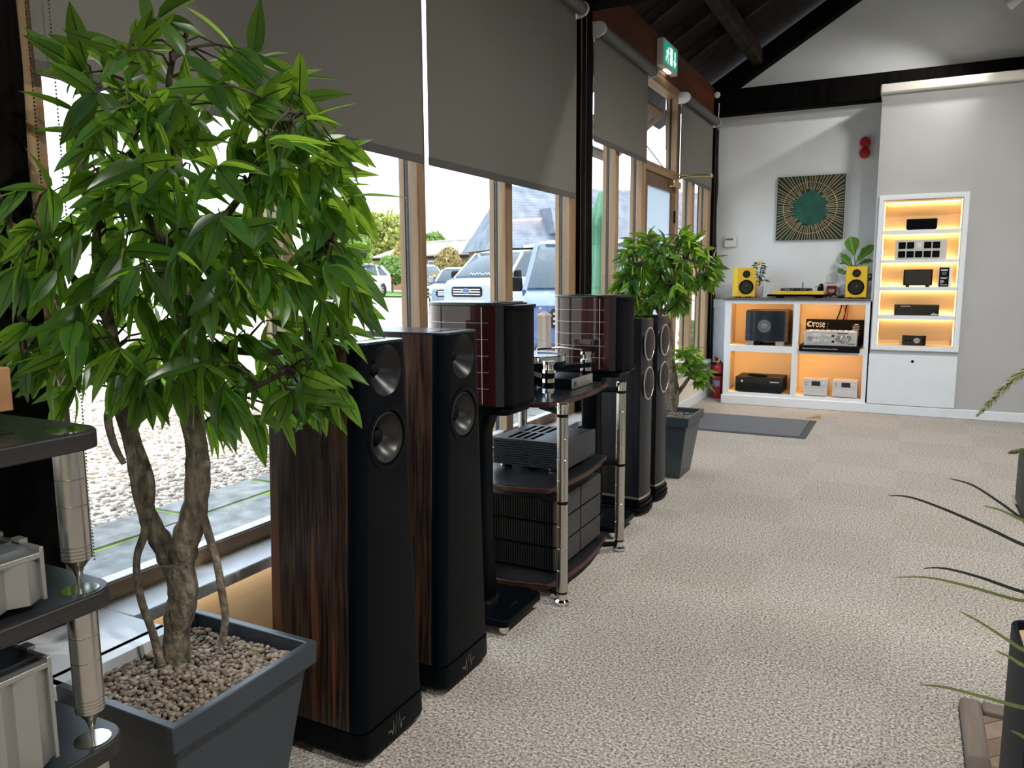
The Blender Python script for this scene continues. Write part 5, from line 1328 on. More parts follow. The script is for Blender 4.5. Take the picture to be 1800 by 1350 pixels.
def leaf_set(L, Wd, n=6):
    out = []
    for k in range(7):
        rnd = random.Random(k)
        me = leaf_mb(L * rnd.uniform(0.88, 1.1), Wd * rnd.uniform(0.85, 1.15), rnd.uniform(0.05, 0.30), rnd.uniform(0.1, 0.45), n).mesh('leaf', [LEAFM, VEIN], 80, False)
        out.append(me)
    return out
def limb(t, name, pts, rad, base, mat, n=12, offs=None, rough=0.0):
    P = [onv(p[0], p[1], base, (offs[i] if offs else 0)) for i, p in enumerate(pts)]
    # smooth the path
    Q = []; R = []
    for i in range(len(P) - 1):
        p0, p1, p2, p3 = P[max(i - 1, 0)], P[i], P[i + 1], P[min(i + 2, len(P) - 1)]
        for k in range(5):
            u = k / 5.0
            Q.append(0.5 * ((2 * p1) + (p2 - p0) * u + (2 * p0 - 5 * p1 + 4 * p2 - p3) * u * u + (3 * p1 - p0 - 3 * p2 + p3) * u ** 3)); R.append(rad[i] + (rad[i + 1] - rad[i]) * u)
    Q.append(P[-1]); R.append(rad[-1])
    rnd = random.Random(len(pts)); R = [r * (1 + rnd.uniform(-rough, rough)) for r in R]
    obj(name, MB().tube(Q, R, n), mat, t, smooth=80)
    return Q
# ---- the near bushy tree
PX, PY = -1.408, 1.128
T1L = 'bushy artificial tree with twin trunks in a square slate-grey planter'
tr = thing('potted_tree', T1L, 'potted tree', (PX, PY, 0))
planter_pot(tr, PX, PY, 0.405, 0.40)
rn = random.Random(11)
pebbles(tr, PX, PY, 0.172, 0.365, 2600, 0.0042, 0.0075, rn)
B1 = onz(310, 1163, 0.365)
sk = []
sk += limb(tr, 'trunk', [(310, 1168), (312, 1100), (322, 1040), (312, 985)], [0.036, 0.030, 0.034, 0.036], B1, BARK, 16, rough=0.10)
left = limb(tr, 'branch', [(310, 1000), (285, 955), (258, 900), (238, 800), (216, 710), (205, 650), (190, 560), (170, 450), (175, 330)], [0.030, 0.024, 0.021, 0.021, 0.020, 0.018, 0.014, 0.010, 0.006], B1, BARK, 14, rough=0.10)
right = limb(tr, 'branch', [(316, 1000), (328, 945), (345, 880), (347, 800), (336, 720), (330, 600), (322, 470), (315, 330), (310, 200)], [0.032, 0.031, 0.028, 0.026, 0.024, 0.021, 0.016, 0.011, 0.006], B1, BARK, 14, rough=0.10)
limb(tr, 'aerial_root', [(262, 880), (255, 935), (240, 985), (247, 1050), (268, 1110), (284, 1170)], [0.012, 0.010, 0.008, 0.0085, 0.009, 0.010], B1, BARK, 9, [-0.01, -0.025, -0.03, -0.03, -0.03, -0.04])
limb(tr, 'aerial_root', [(350, 890), (362, 925), (380, 985), (390, 1040), (396, 1090), (389, 1135)], [0.012, 0.010, 0.009, 0.009, 0.0085, 0.009], B1, BARK, 9, [-0.005, 0.0, 0.01, 0.01, 0.01, 0.01])
limb(tr, 'aerial_root', [(208, 690), (190, 730), (200, 780), (218, 815)], [0.008, 0.009, 0.008, 0.006], B1, BARK, 8, [-0.01, -0.02, -0.02, -0.01])
limb(tr, 'aerial_root', [(240, 770), (262, 830), (266, 870), (258, 920)], [0.007, 0.008, 0.009, 0.01], B1, BARK, 8, [-0.02, -0.025, -0.025, -0.02])
for pts in ([(336, 720), (400, 700), (470, 670), (520, 640)], [(330, 600), (420, 540), (520, 480), (580, 430)], [(205, 650), (140, 610), (80, 600), (40, 620)], [(190, 560), (120, 480), (60, 430), (20, 400)], [(322, 470), (420, 350), (480, 260), (520, 200)], [(175, 400), (140, 300), (150, 200), (190, 130)], [(315, 330), (300, 220), (300, 120), (330, 60)], [(322, 470), (260, 380), (230, 280), (260, 180)], [(330, 600), (450, 620), (540, 610), (580, 590)]):
    sk += limb(tr, 'twig_branch', pts, [0.011, 0.008, 0.006, 0.004], B1, TWIG, 7, [0, random.uniform(-.1, .1), random.uniform(-.16, .12), random.uniform(-.16, .12)])
sk += left[14:] + right[14:]
poly1 = [(285, 30), (350, 105), (440, 90), (505, 135), (575, 190), (590, 240), (635, 320), (640, 370), (600, 410), (640, 450), (620, 530), (590, 560), (610, 650), (595, 730), (560, 775), (500, 755), (440, 745), (400, 755), (370, 790), (350, 690), (262, 700), (215, 660), (175, 640), (130, 690), (60, 690), (30, 640), (10, 560), (-50, 500), (-50, 300), (0, 290), (70, 260), (110, 180), (140, 95), (190, 70), (235, 50)]
class Lim:
    def __init__(s, f, zmid, zr): s.f, s.zmid, s.zr = f, zmid, zr
    def __call__(s, p): return s.f(p)
def dep1(x, y, r):
    u = ((x - 310) / 360.0) ** 2 + ((y - 400) / 400.0) ** 2
    m = 0.30 * sqrt(max(0.05, 1 - min(1, u)))
    o = r.uniform(-m, m)
    if x > 470 and y > 520: o = min(o, 0.02)
    return o
lim1 = Lim(lambda p: p.x > -1.74 and not (p.y > 1.40 and p.z < 1.16 and p.x > -1.52) and not (p.y < 0.80 and p.z < 1.08), onv(310, 420, B1).z, 0.45)
LS1 = leaf_set(0.106, 0.0165)
n1 = make_tree(tr, B1, poly1, 330, 4, LS1, dep1, sk, 3, lim1, lambda p: (p - CPOS).dot(HF), spread=0.04)
# ---- the far tree
PX2, PY2 = -1.345, 4.79
t2 = thing('potted_tree', 'round-crowned artificial tree with a low side branch in a slate-grey planter', 'potted tree', (PX2, PY2, 0))
planter_pot(t2, PX2, PY2, 0.40, 0.40)
pebbles(t2, PX2, PY2, 0.17, 0.365, 900, 0.006, 0.010, rn)
B2 = Vector((PX2, PY2 - 0.02, 0.36))
s2 = limb(t2, 'trunk', [(1180, 722), (1186, 690), (1180, 640), (1178, 590), (1166, 556), (1158, 540), (1168, 512), (1164, 480), (1168, 450)], [0.034, 0.030, 0.026, 0.024, 0.024, 0.024, 0.020, 0.014, 0.008], B2, BARK, 12, rough=0.05)
s2 += limb(t2, 'branch', [(1184, 700), (1200, 680), (1215, 658), (1228, 640)], [0.018, 0.013, 0.010, 0.006], B2, BARK, 9)
for pts in ([(1164, 490), (1130, 470), (1100, 480)], [(1166, 480), (1200, 455), (1240, 470)], [(1166, 480), (1150, 440), (1140, 420)], [(1168, 500), (1200, 500), (1225, 490)], [(1215, 658), (1205, 630), (1200, 618)]):
    s2 += limb(t2, 'twig_branch', pts, [0.010, 0.007, 0.004], B2, TWIG, 6, [0, random.uniform(-.12, .12), random.uniform(-.15, .15)])
polyA = [(1084, 470), (1096, 436), (1130, 414), (1165, 410), (1200, 414), (1232, 428), (1258, 446), (1262, 475), (1250, 500), (1232, 492), (1215, 500), (1202, 538), (1190, 545), (1174, 515), (1150, 540), (1122, 552), (1098, 540), (1084, 500)]
polyB = [(1190, 620), (1213, 606), (1240, 640), (1238, 672), (1215, 682), (1192, 660)]
def dep2(x, y, r):
    u = ((x - 1175) / 95.0) ** 2 + ((y - 480) / 80.0) ** 2
    m = 0.32 * sqrt(max(0.05, 1 - min(1, u))); return r.uniform(-m, m)
lim2 = Lim(lambda p: p.x > -1.74, onv(1170, 470, B2).z, 0.3)
LS2 = leaf_set(0.095, 0.0165, 5)
lim2b = Lim(lambda p: p.x > -1.74, onv(1210, 645, B2).z, 0.3)
n2 = make_tree(t2, B2, polyA, 190, 5, LS2, dep2, s2, 8, lim2, lambda p: (p - CPOS).dot(HF), 1.2, 0.033)
mbx = MB()
rnd = random.Random(4); lv = []
for i in range(26):
    while True:
        x, y = rnd.uniform(1185, 1245), rnd.uniform(604, 684)
        if in_poly(x, y, polyB): break
    P = onv(x, y, B2, rnd.uniform(-0.12, 0.12))
    for k in range(5):
        a = rnd.uniform(0, 6.28); m = leaf_matrix(P, Vector((cos(a), sin(a), rnd.uniform(-0.9, 0.5))), rnd.uniform(-0.8, 0.8)); me = LS2[k]; o = len(mbx.v)
        mbx.v += [tuple(m @ v.co) for v in me.vertices]
        for p in me.polygons: mbx.f.append(tuple(q + o for q in p.vertices)); mbx.m.append(p.material_index)
obj('foliage', mbx, [LEAFM, VEIN], t2, smooth=80, kind='stuff', recalc=False)

# ---- lemon plant in a pale pot and fiddle-leaf plant on the cabinet top
y = YP + 0.36
c = ony(1333, 519, y)
lp = thing('lemon_plant', 'small artificial lemon plant in a pale grey pot behind the yellow loudspeaker', 'plant', (c.x, y, TOPC))
obj('pot', MB().lathe([(0.030, 0), (0.045, 0.02), (0.050, 0.10), (0.046, 0.115), (0.042, 0.112), (0.040, 0.095)], (c.x, y, TOPC), (0, 0, 1), 24), M('pale_pot', (0.52, 0.51, 0.49), 0.6, var=0.04), lp, smooth=40)
SMALL = leaf_mb(0.058, 0.015, 0.15, 0.2, 5).mesh('leaf', [translucent('lemon_leaf', (0.05, 0.12, 0.05), (0.15, 0.35, 0.08), 0.3, 0.45, vary=0.3), VEIN], 80, False)
LEM = M('lemon_skin', (0.80, 0.55, 0.06), 0.45, var=0.1)
cb_ = Vector((c.x, y, TOPC + 0.10)); rnd = random.Random(2); W_ = wmat(lp).inverted()
for (px, py) in ((1322, 474), (1330, 462), (1340, 458), (1347, 468), (1341, 478), (1332, 484), (1335, 496), (1346, 490), (1326, 492), (1337, 470)):
    P = onv(px, py, Vector((c.x, y, 1.2)), rnd.uniform(-0.05, 0.05))
    obj('stem', MB().tube([cb_, (cb_ + P) / 2 + Vector((0, 0, 0.02)), P], [0.003, 0.0025, 0.0015], 5), TWIG, lp)
    for k in range(5):
        a = rnd.uniform(0, 6.28); o = bpy.data.objects.new('leaf', SMALL); COL.objects.link(o); o.parent = lp
        o.matrix_basis = W_ @ leaf_matrix(P - (P - cb_) * rnd.uniform(0, 0.3), Vector((cos(a), sin(a), rnd.uniform(-0.4, 0.6))), rnd.uniform(-0.6, 0.6))
for (px, py) in ((1334, 463), (1327, 494), (1331, 499), (1324, 488)):
    P = onv(px, py, Vector((c.x, y - 0.03, 1.2)))
    obj('lemon', MB().lathe([(0.002, -0.024), (0.012, -0.017), (0.019, 0), (0.012, 0.017), (0.003, 0.025)], P, (0.4, 0.2, 1), 14), LEM, lp, smooth=60)
y = YP + 0.36
c = ony(1505, 519, y)
fp = thing('fiddle_leaf_plant', 'fiddle-leaf plant with large bright leaves behind the yellow loudspeaker', 'plant', (c.x, y, TOPC))
obj('pot', MB().lathe([(0.05, 0), (0.07, 0.14), (0.064, 0.145), (0.06, 0.12)], (c.x, y, TOPC), (0, 0, 1), 24), M('white_pot', (0.7, 0.7, 0.7), 0.4, var=0.02), fp, smooth=40)
BIGL = translucent('fiddle_leaf', (0.10, 0.26, 0.03), (0.28, 0.50, 0.05), 0.3, 0.4, vary=0.25)
PALEV = M('pale_vein', (0.35, 0.50, 0.15), 0.5, var=0.05)
rt = Vector((c.x, y, TOPC + 0.13))
def fiddle(px0, py0, px1, py1, wd, roll, off=0.0, curl=0.15):
    A = onv(px0, py0, Vector((c.x, y, 1.2)), off * 0.3); B = onv(px1, py1, Vector((c.x, y, 1.2)), off)
    L = (B - A).length; mb = MB(); n_ = 8; rows = []
    for i in range(n_ + 1):
        u = i / n_; w = wd * (0.35 + 0.65 * u) * sin(pi * min(0.999, max(0.02, u ** 1.25))) ** 0.6
        k = 0.05 * wd
        wav = 0.12 * wd * sin(i * 2.3)
        rows.append([(L * u, -w, w * 0.3 + wav), (L * u, -w * .5, w * 0.05), (L * u, -k, 0), (L * u, k, 0), (L * u, w * .5, w * 0.05), (L * u, w, w * 0.3 - wav)])
    mb.v = [p for r in rows for p in r]
    for i in range(n_):
        for j in range(5):
            mb.f.append((i * 6 + j, i * 6 + j + 1, i * 6 + 7 + j, i * 6 + 6 + j)); mb.m.append(1 if j == 2 else 0)
    me = mb.mesh('leaf', [BIGL, PALEV], 80, False)
    # turn the blade so its face looks at the room
    d = (B - A).normalized(); face = Vector((0.1, -1, 0.35)); face = (face - d * face.dot(d)).normalized(); side = face.cross(d)
    m = Matrix(((d.x, side.x, face.x, A.x), (d.y, side.y, face.y, A.y), (d.z, side.z, face.z, A.z), (0, 0, 0, 1))) @ Matrix.Rotation(roll, 4, 'X')
    me.transform(m); o = obj('leaf', me, None, fp)
    obj('stem', MB().tube([rt, (rt + A) / 2, A], [0.006, 0.005, 0.004], 6), M('green_stem', (0.12, 0.2, 0.05), 0.6, var=0.1), fp)
fiddle(1502, 450, 1494, 416, 0.088, 0.1); fiddle(1503, 463, 1537, 431, 0.075, -0.5, 0.0); fiddle(1498, 470, 1477, 450, 0.07, 0.5, -0.02)
fiddle(1506, 466, 1534, 458, 0.055, -0.7, -0.02); fiddle(1490, 478, 1473, 479, 0.06, 0.4, -0.05); fiddle(1494, 452, 1474, 446, 0.03, 0.9, 0.05); fiddle(1490, 464, 1475, 464, 0.03, 1.0, 0.05)

# ---- right foreground: navy planter with grassy plant, framed board on the carpet, dark loudspeaker edge
NAVY = M('navy_black_planter', (0.004, 0.008, 0.016), 0.5, var=0.1, spec=0.12)
gx0, gy1 = 0.241, 1.945
gp = thing('grass_planter', 'tall navy-black planter with long arching grass blades', 'planter', (gx0 + 0.17, gy1 - 0.17, 0))
sqr = lambda g, r, z: [(p[0], p[1], z) for p in rrect(gx0 + g, gy1 - 0.34 + g, gx0 + 0.34 - g, gy1 - g, r, 5)]
obj('pot', MB().loft([sqr(0.0, 0.03, 0.0), sqr(0.0, 0.03, 0.495), sqr(0.002, 0.03, 0.5), sqr(0.010, 0.024, 0.5), sqr(0.012, 0.022, 0.47)], cap=False), NAVY, gp, smooth=40)
obj('wooden_infill', MB().loft([sqr(0.0125, 0.022, 0.44), sqr(0.0125, 0.022, 0.482)]), wood('infill_wood', (0.45, 0.32, 0.18), (0.60, 0.45, 0.28), (3, 30, 30), 0.6), gp)
gc = Vector((gx0 + 0.17, gy1 - 0.17, 0.48))
DARKBL = M('dark_blade', (0.018, 0.022, 0.018), 0.45, var=0.2)
GREENBL = M('green_blade', (0.16, 0.20, 0.055), 0.5, var=0.25, vscale=10)
blades = [([(1562, 871), (1600, 874), (1660, 895), (1740, 930), (1800, 958)], DARKBL, 0.05), ([(1668, 841), (1710, 853), (1760, 885), (1800, 913)], DARKBL, 0.1), ([(1623, 999), (1660, 999), (1720, 1014), (1800, 1041)], DARKBL, 0.0),
          ([(1573, 1015), (1630, 1015), (1700, 1030), (1770, 1050), (1800, 1056)], GREENBL, -0.05), ([(1686, 1074), (1720, 1092), (1770, 1124), (1800, 1143)], GREENBL, -0.22), ([(1617, 1204), (1660, 1208), (1740, 1228), (1800, 1244)], GREENBL, -0.3),
          ([(1728, 889), (1760, 897), (1800, 915)], GREENBL, 0.0), ([(1750, 1144), (1775, 1155), (1800, 1170)], GREENBL, -0.3), ([(1777, 1284), (1790, 1290), (1810, 1300)], GREENBL, -0.32)]
def blade_strip(P, w, side):
    n_ = len(P); rings = []
    for i, p in enumerate(P):
        u = i / (n_ - 1.0); k = w * (1 - u) ** 0.55 + 0.0004
        rings.append([p + side * k, p + Vector((0, 0, -0.3 * k)), p - side * k, p + Vector((0, 0, 0.15 * k))])
    return MB().loft(rings)
for pts, m_, off in blades:
    ctrl = [onv(p[0], p[1], gc, off) for p in pts][::-1]
    # carry the blade on from the frame edge to the planter
    e = ctrl[0]; d = (ctrl[0] - ctrl[1]).normalized()
    root = gc + Vector((random.uniform(-.03, .03), random.uniform(-.03, .03), 0))
    path = [root, root + Vector((0.01, 0, 0.12 + max(0, e.z - 0.5) * 0.6)), e + d * 0.04 + Vector((0.01, 0, 0.01))] + ctrl
    Q = []
    for i in range(len(path) - 1):
        p0, p1, p2, p3 = path[max(i - 1, 0)], path[i], path[i + 1], path[min(i + 2, len(path) - 1)]
        for k in range(4):
            u = k / 4.0; Q.append(0.5 * ((2 * p1) + (p2 - p0) * u + (2 * p0 - 5 * p1 + 4 * p2 - p3) * u * u + (3 * p1 - p0 - 3 * p2 + p3) * u ** 3))
    Q.append(path[-1])
    obj('blade', blade_strip(Q, 0.0040, (RIGHT * 0.35 + UP * 0.9).normalized()), m_, gp, smooth=60)
# bristly seed heads
SEED = M('seed_head', (0.36, 0.36, 0.16), 0.7, var=0.3, vscale=40)
for pts, off, rr_ in (([(1719, 730), (1745, 702), (1775, 672), (1812, 645)], -0.05, 0.017), ([(1774, 796), (1790, 793), (1812, 789)], -0.02, 0.009)):
    P = [onv(p[0], p[1], gc, off) for p in pts]
    stem = P + [P[-1] + Vector((0.05, 0.0, 0.0)), gc + Vector((0.05, 0.0, 0.2)), gc]
    hd = obj('seed_stalk', MB().tube(stem, [0.0012] + [0.002] * (len(stem) - 1), 5), GREENBL, gp)
    mb = MB(); rnd = random.Random(len(pts))
    for i in range(420):
        u = rnd.random(); j = min(int(u * (len(P) - 1)), len(P) - 2); f_ = u * (len(P) - 1) - j
        p = P[j].lerp(P[j + 1], f_); ax = (P[j] - P[j + 1]).normalized()
        rv = Vector((rnd.gauss(0, 1), rnd.gauss(0, 1), rnd.gauss(0, 1))); rv = (rv - ax * rv.dot(ax)).normalized()
        tip = p + (rv * 0.8 + ax * 0.9).normalized() * rr_ * (0.35 + 0.65 * min(1, u * 2.2))
        s_ = ax.cross(rv) * 0.0011
        mb.add([p + s_, p - s_, tip], [(0, 1, 2)])
    obj('bristles', mb, SEED, hd, kind='stuff', recalc=False)
# framed herringbone board lying on the carpet
fb = thing("parquet_board", 'framed herringbone parquet sample board lying on the carpet', 'board', (0.5, 2.22, 0))
GREYOAK = wood('grey_oak_frame', (0.16, 0.125, 0.105), (0.30, 0.25, 0.215), (20, 2.0, 20), 0.5)
GREYOAKX = wood('grey_oak_rail', (0.16, 0.125, 0.105), (0.30, 0.25, 0.215), (2.0, 20, 20), 0.5)
bx0, bx1, by0, by1 = 0.20, 0.85, 1.96, 2.478
for (a, b, c_, d_, m_) in ((bx0, bx0 + 0.055, by0, by1, GREYOAK), (bx1 - 0.055, bx1, by0, by1, GREYOAK), (bx0 + 0.055, bx1 - 0.055, by1 - 0.055, by1, GREYOAKX), (bx0 + 0.055, bx1 - 0.055, by0, by0 + 0.055, GREYOAKX)):
    obj('frame_rail', MB().box(a, c_, 0.0, b, d_, 0.032), m_, fb, bevel=0.009)
obj('backing', MB().box(bx0 + 0.05, by0 + 0.05, 0, bx1 - 0.05, by1 - 0.05, 0.008), MATBLACK, fb)
OAKP = [wood('parquet_%d' % k, tuple(q * f_ for q in (0.22, 0.16, 0.11)), tuple(q * f_ for q in (0.36, 0.28, 0.21)), (18, 18, 18), 0.45) for k, f_ in enumerate((0.85, 1.0, 1.15))]
pw, plen = 0.06, 0.24
ang = radians(45)
rnd = random.Random(9)
clip = (bx0 + 0.056, bx1 - 0.056, by0 + 0.056, by1 - 0.056)
def clip_poly(P):
    for ax, lim, sg in ((0, clip[0], 1), (0, clip[1], -1), (1, clip[2], 1), (1, clip[3], -1)):
        out = []
        for i in range(len(P)):
            a, b = P[i], P[(i + 1) % len(P)]
            ia, ib = sg * (a[ax] - lim) >= 0, sg * (b[ax] - lim) >= 0
            if ia: out.append(a)
            if ia != ib:
                t_ = (lim - a[ax]) / (b[ax] - a[ax]); out.append((a[0] + (b[0] - a[0]) * t_, a[1] + (b[1] - a[1]) * t_))
        P = out
        if len(P) < 3: return None
    return P
cxm, cym = (bx0 + bx1) / 2, (by0 + by1) / 2
for i in range(-9, 10):
    for j in range(-4, 5):
        ox, oy = i * pw + j * plen, i * pw - j * plen
        for (w_, h_, dx, dy) in ((plen, pw, 0, 0), (pw, plen, -pw + 0.0, 0.0 + 0)):
            g = 0.0012
            rect = [(ox + dx + g, oy + dy + g), (ox + dx + w_ - g, oy + dy + g), (ox + dx + w_ - g, oy + dy + h_ - g), (ox + dx + g, oy + dy + h_ - g)]
            rp = [(cxm + cos(ang) * p[0] - sin(ang) * p[1], cym + sin(ang) * p[0] + cos(ang) * p[1]) for p in rect]
            cp_ = clip_poly(rp)
            if cp_ and len(cp_) >= 3: obj('parquet_block', MB().prism(cp_, 0.008, 0.014), OAKP[rnd.randrange(3)], fb)
# dark loudspeaker whose edge stands at the right border
ds = thing('subwoofer', 'low black subwoofer standing on the carpet beyond the navy planter', 'loudspeaker', (0.74, 4.75, 0))
obj('cabinet', MB().prism(rrect(0.588, 4.55, 0.93, 4.95, 0.01), 0.03, 0.31), SATBLACK, ds, smooth=30)
obj('plinth', MB().prism(rrect(0.60, 4.56, 0.92, 4.94, 0.01), 0.0, 0.03), MATBLACK, ds)
obj('grille', MB().box(0.61, 4.535, 0.06, 0.91, 4.55, 0.29), MATBLACK, ds)
obj('side_trim', MB().box(0.585, 4.56, 0.04, 0.588, 4.57, 0.30), SHELFEDGE, ds)
# ================================================================== outside
ZH = at(664, 522, 34).z
def zg(s):
    return -0.10 if s < 19 else (-0.10 + (ZH + 0.10) * min(1.0, (s - 19) / 14.0))
def gp_at(px, depth):
    """place on the ground at a given view depth in the column px"""
    P = at(px, 520, depth); s = P.dot(HF); return Vector((P.x, P.y, zg(s)))
YARD = voro_mat('yard_gravel', (0.34, 0.28, 0.22), (0.48, 0.42, 0.35), (0.62, 0.57, 0.50), 42)
LAWN = M('lawn', (0.10, 0.20, 0.02), 0.9, var=0.4, vscale=3, bump=0.4, bscale=40)
mb = MB(); nx, ny = 60, 60
for i in range(nx + 1):
    for j in range(ny + 1):
        x = -1.98 - 118 * (i / nx) ** 1.7; y = -40 + 190 * j / ny
        mb.v.append((x, y, zg(Vector((x, y, 0)).dot(HF)) - 0.02))
for i in range(nx):
    for j in range(ny):
        a = i * (ny + 1) + j; mb.f.append((a, a + ny + 1, a + ny + 2, a + 1)); mb.m.append(0)
gr = struct('ground', mb, YARD, recalc=False)
struct('ground_far_side', MB().box(5.4, -40, -0.3, 60, 60, -0.1), YARD)
# loose stones of the yard near the window
PEBY = None
m_, nt_, b_ = _new('yard_stone')
ge_ = nt_.nodes.new('ShaderNodeNewGeometry'); r_ = nt_.nodes.new('ShaderNodeValToRGB'); e_ = r_.color_ramp.elements
e_[0].color = (0.20, 0.15, 0.10, 1); e_[1].color = (0.68, 0.63, 0.56, 1); k_ = e_.new(0.45); k_.color = (0.42, 0.35, 0.28, 1)
nt_.links.new(ge_.outputs['Random Per Island'], r_.inputs[0]); nt_.links.new(r_.outputs[0], b_.inputs['Base Color']); b_.inputs['Roughness'].default_value = 0.7
ico = bmesh.new(); bmesh.ops.create_icosphere(ico, subdivisions=1, radius=1.0)
IV = [v.co.copy() for v in ico.verts]; IF = [tuple(v.index for v in f.verts) for f in ico.faces]; ico.free()
rnd = random.Random(21); mb = MB()
for i in range(9000):
    x = -3.95 - 4.2 * rnd.random() ** 1.4; y = rnd.uniform(0.35, 1.6) * (-x)
    s = rnd.uniform(0.010, 0.022); q = Matrix.Rotation(rnd.uniform(0, 6.28), 4, 'Z') @ Matrix.Diagonal((s * 1.3, s, s * 0.65, 1)); c = Vector((x, y, -0.115 + rnd.uniform(-0.004, 0.006)))
    mb.add([c + q @ v for v in IV], IF)
tag(obj('yard_stones', mb, m_, None, smooth=80, kind='stuff', recalc=False), 'pale loose gravel covering the yard outside the windows', 'gravel')
# paving strip of stone slabs with mossy joints
MOSS = M('mossy_joint', (0.20, 0.30, 0.03), 0.95, var=0.4, vscale=12)
pv = struct('paving', MB().box(-3.93, -1.0, -0.16, -1.98, 9.5, -0.098), MOSS)
SLAB = [M('slab_%d' % k, c, 0.9, var=0.4, vscale=9, bump=0.8, bscale=35) for k, c in enumerate(((0.17, 0.18, 0.175), (0.22, 0.23, 0.22), (0.195, 0.195, 0.18)))]
rnd = random.Random(3)
rowx = [-1.98, -2.55, -3.1, -3.55, -3.92]
for r in range(4):
    y = -0.9 + 0.3 * r
    while y < 9.3:
        L = rnd.uniform(0.45, 0.85); j = lambda: rnd.uniform(-0.015, 0.015)
        x0, x1 = rowx[r + 1] + 0.022, rowx[r] - 0.022
        if y + L > 0.8 and y < 8.5:
            obj('slab', MB().prism([(x0 + j(), y + 0.022 + j()), (x1 + j(), y + 0.022 + j()), (x1 + j(), y + L - 0.022 + j()), (x0 + j(), y + L - 0.022 + j())], -0.12, -0.088 + rnd.uniform(-0.004, 0.004)), SLAB[rnd.randrange(3)], pv)
        y += L
# lawn strip behind the white car
L0, L1 = gp_at(560, 37), gp_at(860, 37)
mb = MB()
A, B = gp_at(520, 35.5), gp_at(800, 33); C_, D_ = gp_at(835, 46), gp_at(480, 48)
mb.add([A + Vector((0, 0, .03)), B + Vector((0, 0, .03)), C_ + Vector((0, 0, .05)), D_ + Vector((0, 0, .05))], [(0, 1, 2, 3)])
tag(obj('lawn', mb, LAWN, None, kind='stuff', recalc=False), 'bright green lawn strip behind the white hatchback', 'grass')

# ---- foliage
def leafmat(name, c, t): return translucent(name, c, t, 0.35, 0.7, vary=0.4)
FOL = [leafmat('tree_green', (0.14, 0.24, 0.05), (0.30, 0.45, 0.06)), leafmat('tree_yellow', (0.26, 0.30, 0.07), (0.5, 0.5, 0.1)), leafmat('shrub_orange', (0.36, 0.28, 0.10), (0.5, 0.4, 0.12)), leafmat('hedge_green', (0.07, 0.16, 0.035), (0.16, 0.3, 0.05))]
def foliage(mb, c, rx, rz, n, s, rnd):
    for i in range(n):
        d = Vector((rnd.gauss(0, 1), rnd.gauss(0, 1), rnd.gauss(0, 1))).normalized() * rnd.uniform(0.55, 1.0) ** 0.5
        bump_ = 1 + 0.22 * sin(d.x * 7 + c.x) * cos(d.z * 6 + c.y)
        p = c + Vector((d.x * rx, d.y * rx, d.z * rz)) * bump_
        a = Vector((rnd.gauss(0, 1), rnd.gauss(0, 1), rnd.gauss(0, 1))).normalized(); b = a.cross(d).normalized() if a.cross(d).length > 1e-3 else Vector((1, 0, 0))
        k = s * rnd.uniform(0.6, 1.3)
        mb.add([p - a * k, p + b * k * 0.55, p + a * k, p - b * k * 0.55], [(0, 1, 2, 3)])
def bush(name, label, cat, px, pytop, pybot, wpx, depth, mat, n, s, trunk=0.0, group=None, lobes=5):
    base = gp_at(px, depth); top = at(px, pytop, depth).z; bot = max(base.z, at(px, pybot, depth).z); w = wpx * depth / FPX / 2
    t = thing(name, label, cat, base, 0, group)
    rnd = random.Random(int(px * 7 + pytop)); mb = MB()
    h = top - bot
    for k in range(lobes):
        a = 2 * pi * k / lobes
        c = Vector((base.x + 0.45 * w * cos(a), base.y + 0.45 * w * sin(a), bot + h * (0.38 + 0.24 * rnd.random())))
        foliage(mb, c, w * 0.6, h * 0.36, n // lobes, s, rnd)
    foliage(mb, Vector((base.x, base.y, bot + h * 0.62)), w * 0.6, h * 0.38, n // lobes, s, rnd)
    obj('foliage', mb, mat, t, kind='stuff', recalc=False)
    obj('trunk', MB().tube([(base.x, base.y, base.z - 0.05), (base.x + 0.03, base.y, base.z + (bot - base.z + 0.5 * h))], [max(0.03, w * 0.07), 0.02], 8), BARK, t, smooth=60)
    return t
bush('broad_tree', 'broad yellow-green tree rising behind the low tiled building', 'tree', 680, 372, 470, 120, 84, FOL[1], 5200, 0.30)
bush('dark_tree', 'darker green tree at the far edge of the yard behind the white hatchback', 'tree', 600, 395, 480, 110, 62, FOL[0], 4200, 0.30)
bush('distant_tree', 'distant rounded tree beyond the roof of the low building', 'tree', 765, 405, 470, 60, 108, FOL[0], 2200, 0.3)
bush('small_far_tree', 'small far yellowish tree above the end of the tiled roof', 'tree', 862, 408, 470, 46, 80, FOL[1], 1800, 0.28)
bush('thick_hedge', 'thick bright green shrub on the lawn behind the white hatchback', 'shrub', 690, 448, 503, 62, 42, FOL[0], 5200, 0.12)
bush('round_shrub', 'rounded green shrub between the small car and the tiled building', 'shrub', 838, 449, 505, 56, 40, FOL[3], 4200, 0.12)
bush('orange_tree', 'slender orange-yellow young tree in front of the tiled building', 'shrub', 788, 434, 500, 44, 44, FOL[2], 2600, 0.11)
bush('autumn_tree', 'yellow autumn-tinted tree beside the gable of the low building', 'tree', 712, 425, 485, 44, 47, FOL[2], 2400, 0.14)
bush('low_shrub', 'low straw-coloured shrub in the bed beside the parked cars', 'shrub', 775, 480, 506, 46, 34, FOL[2], 1800, 0.10)
bush('patio_shrub', 'leafy shrub seen through the panes past the door', 'shrub', 1216, 560, 640, 40, 12, FOL[3], 1500, 0.05)

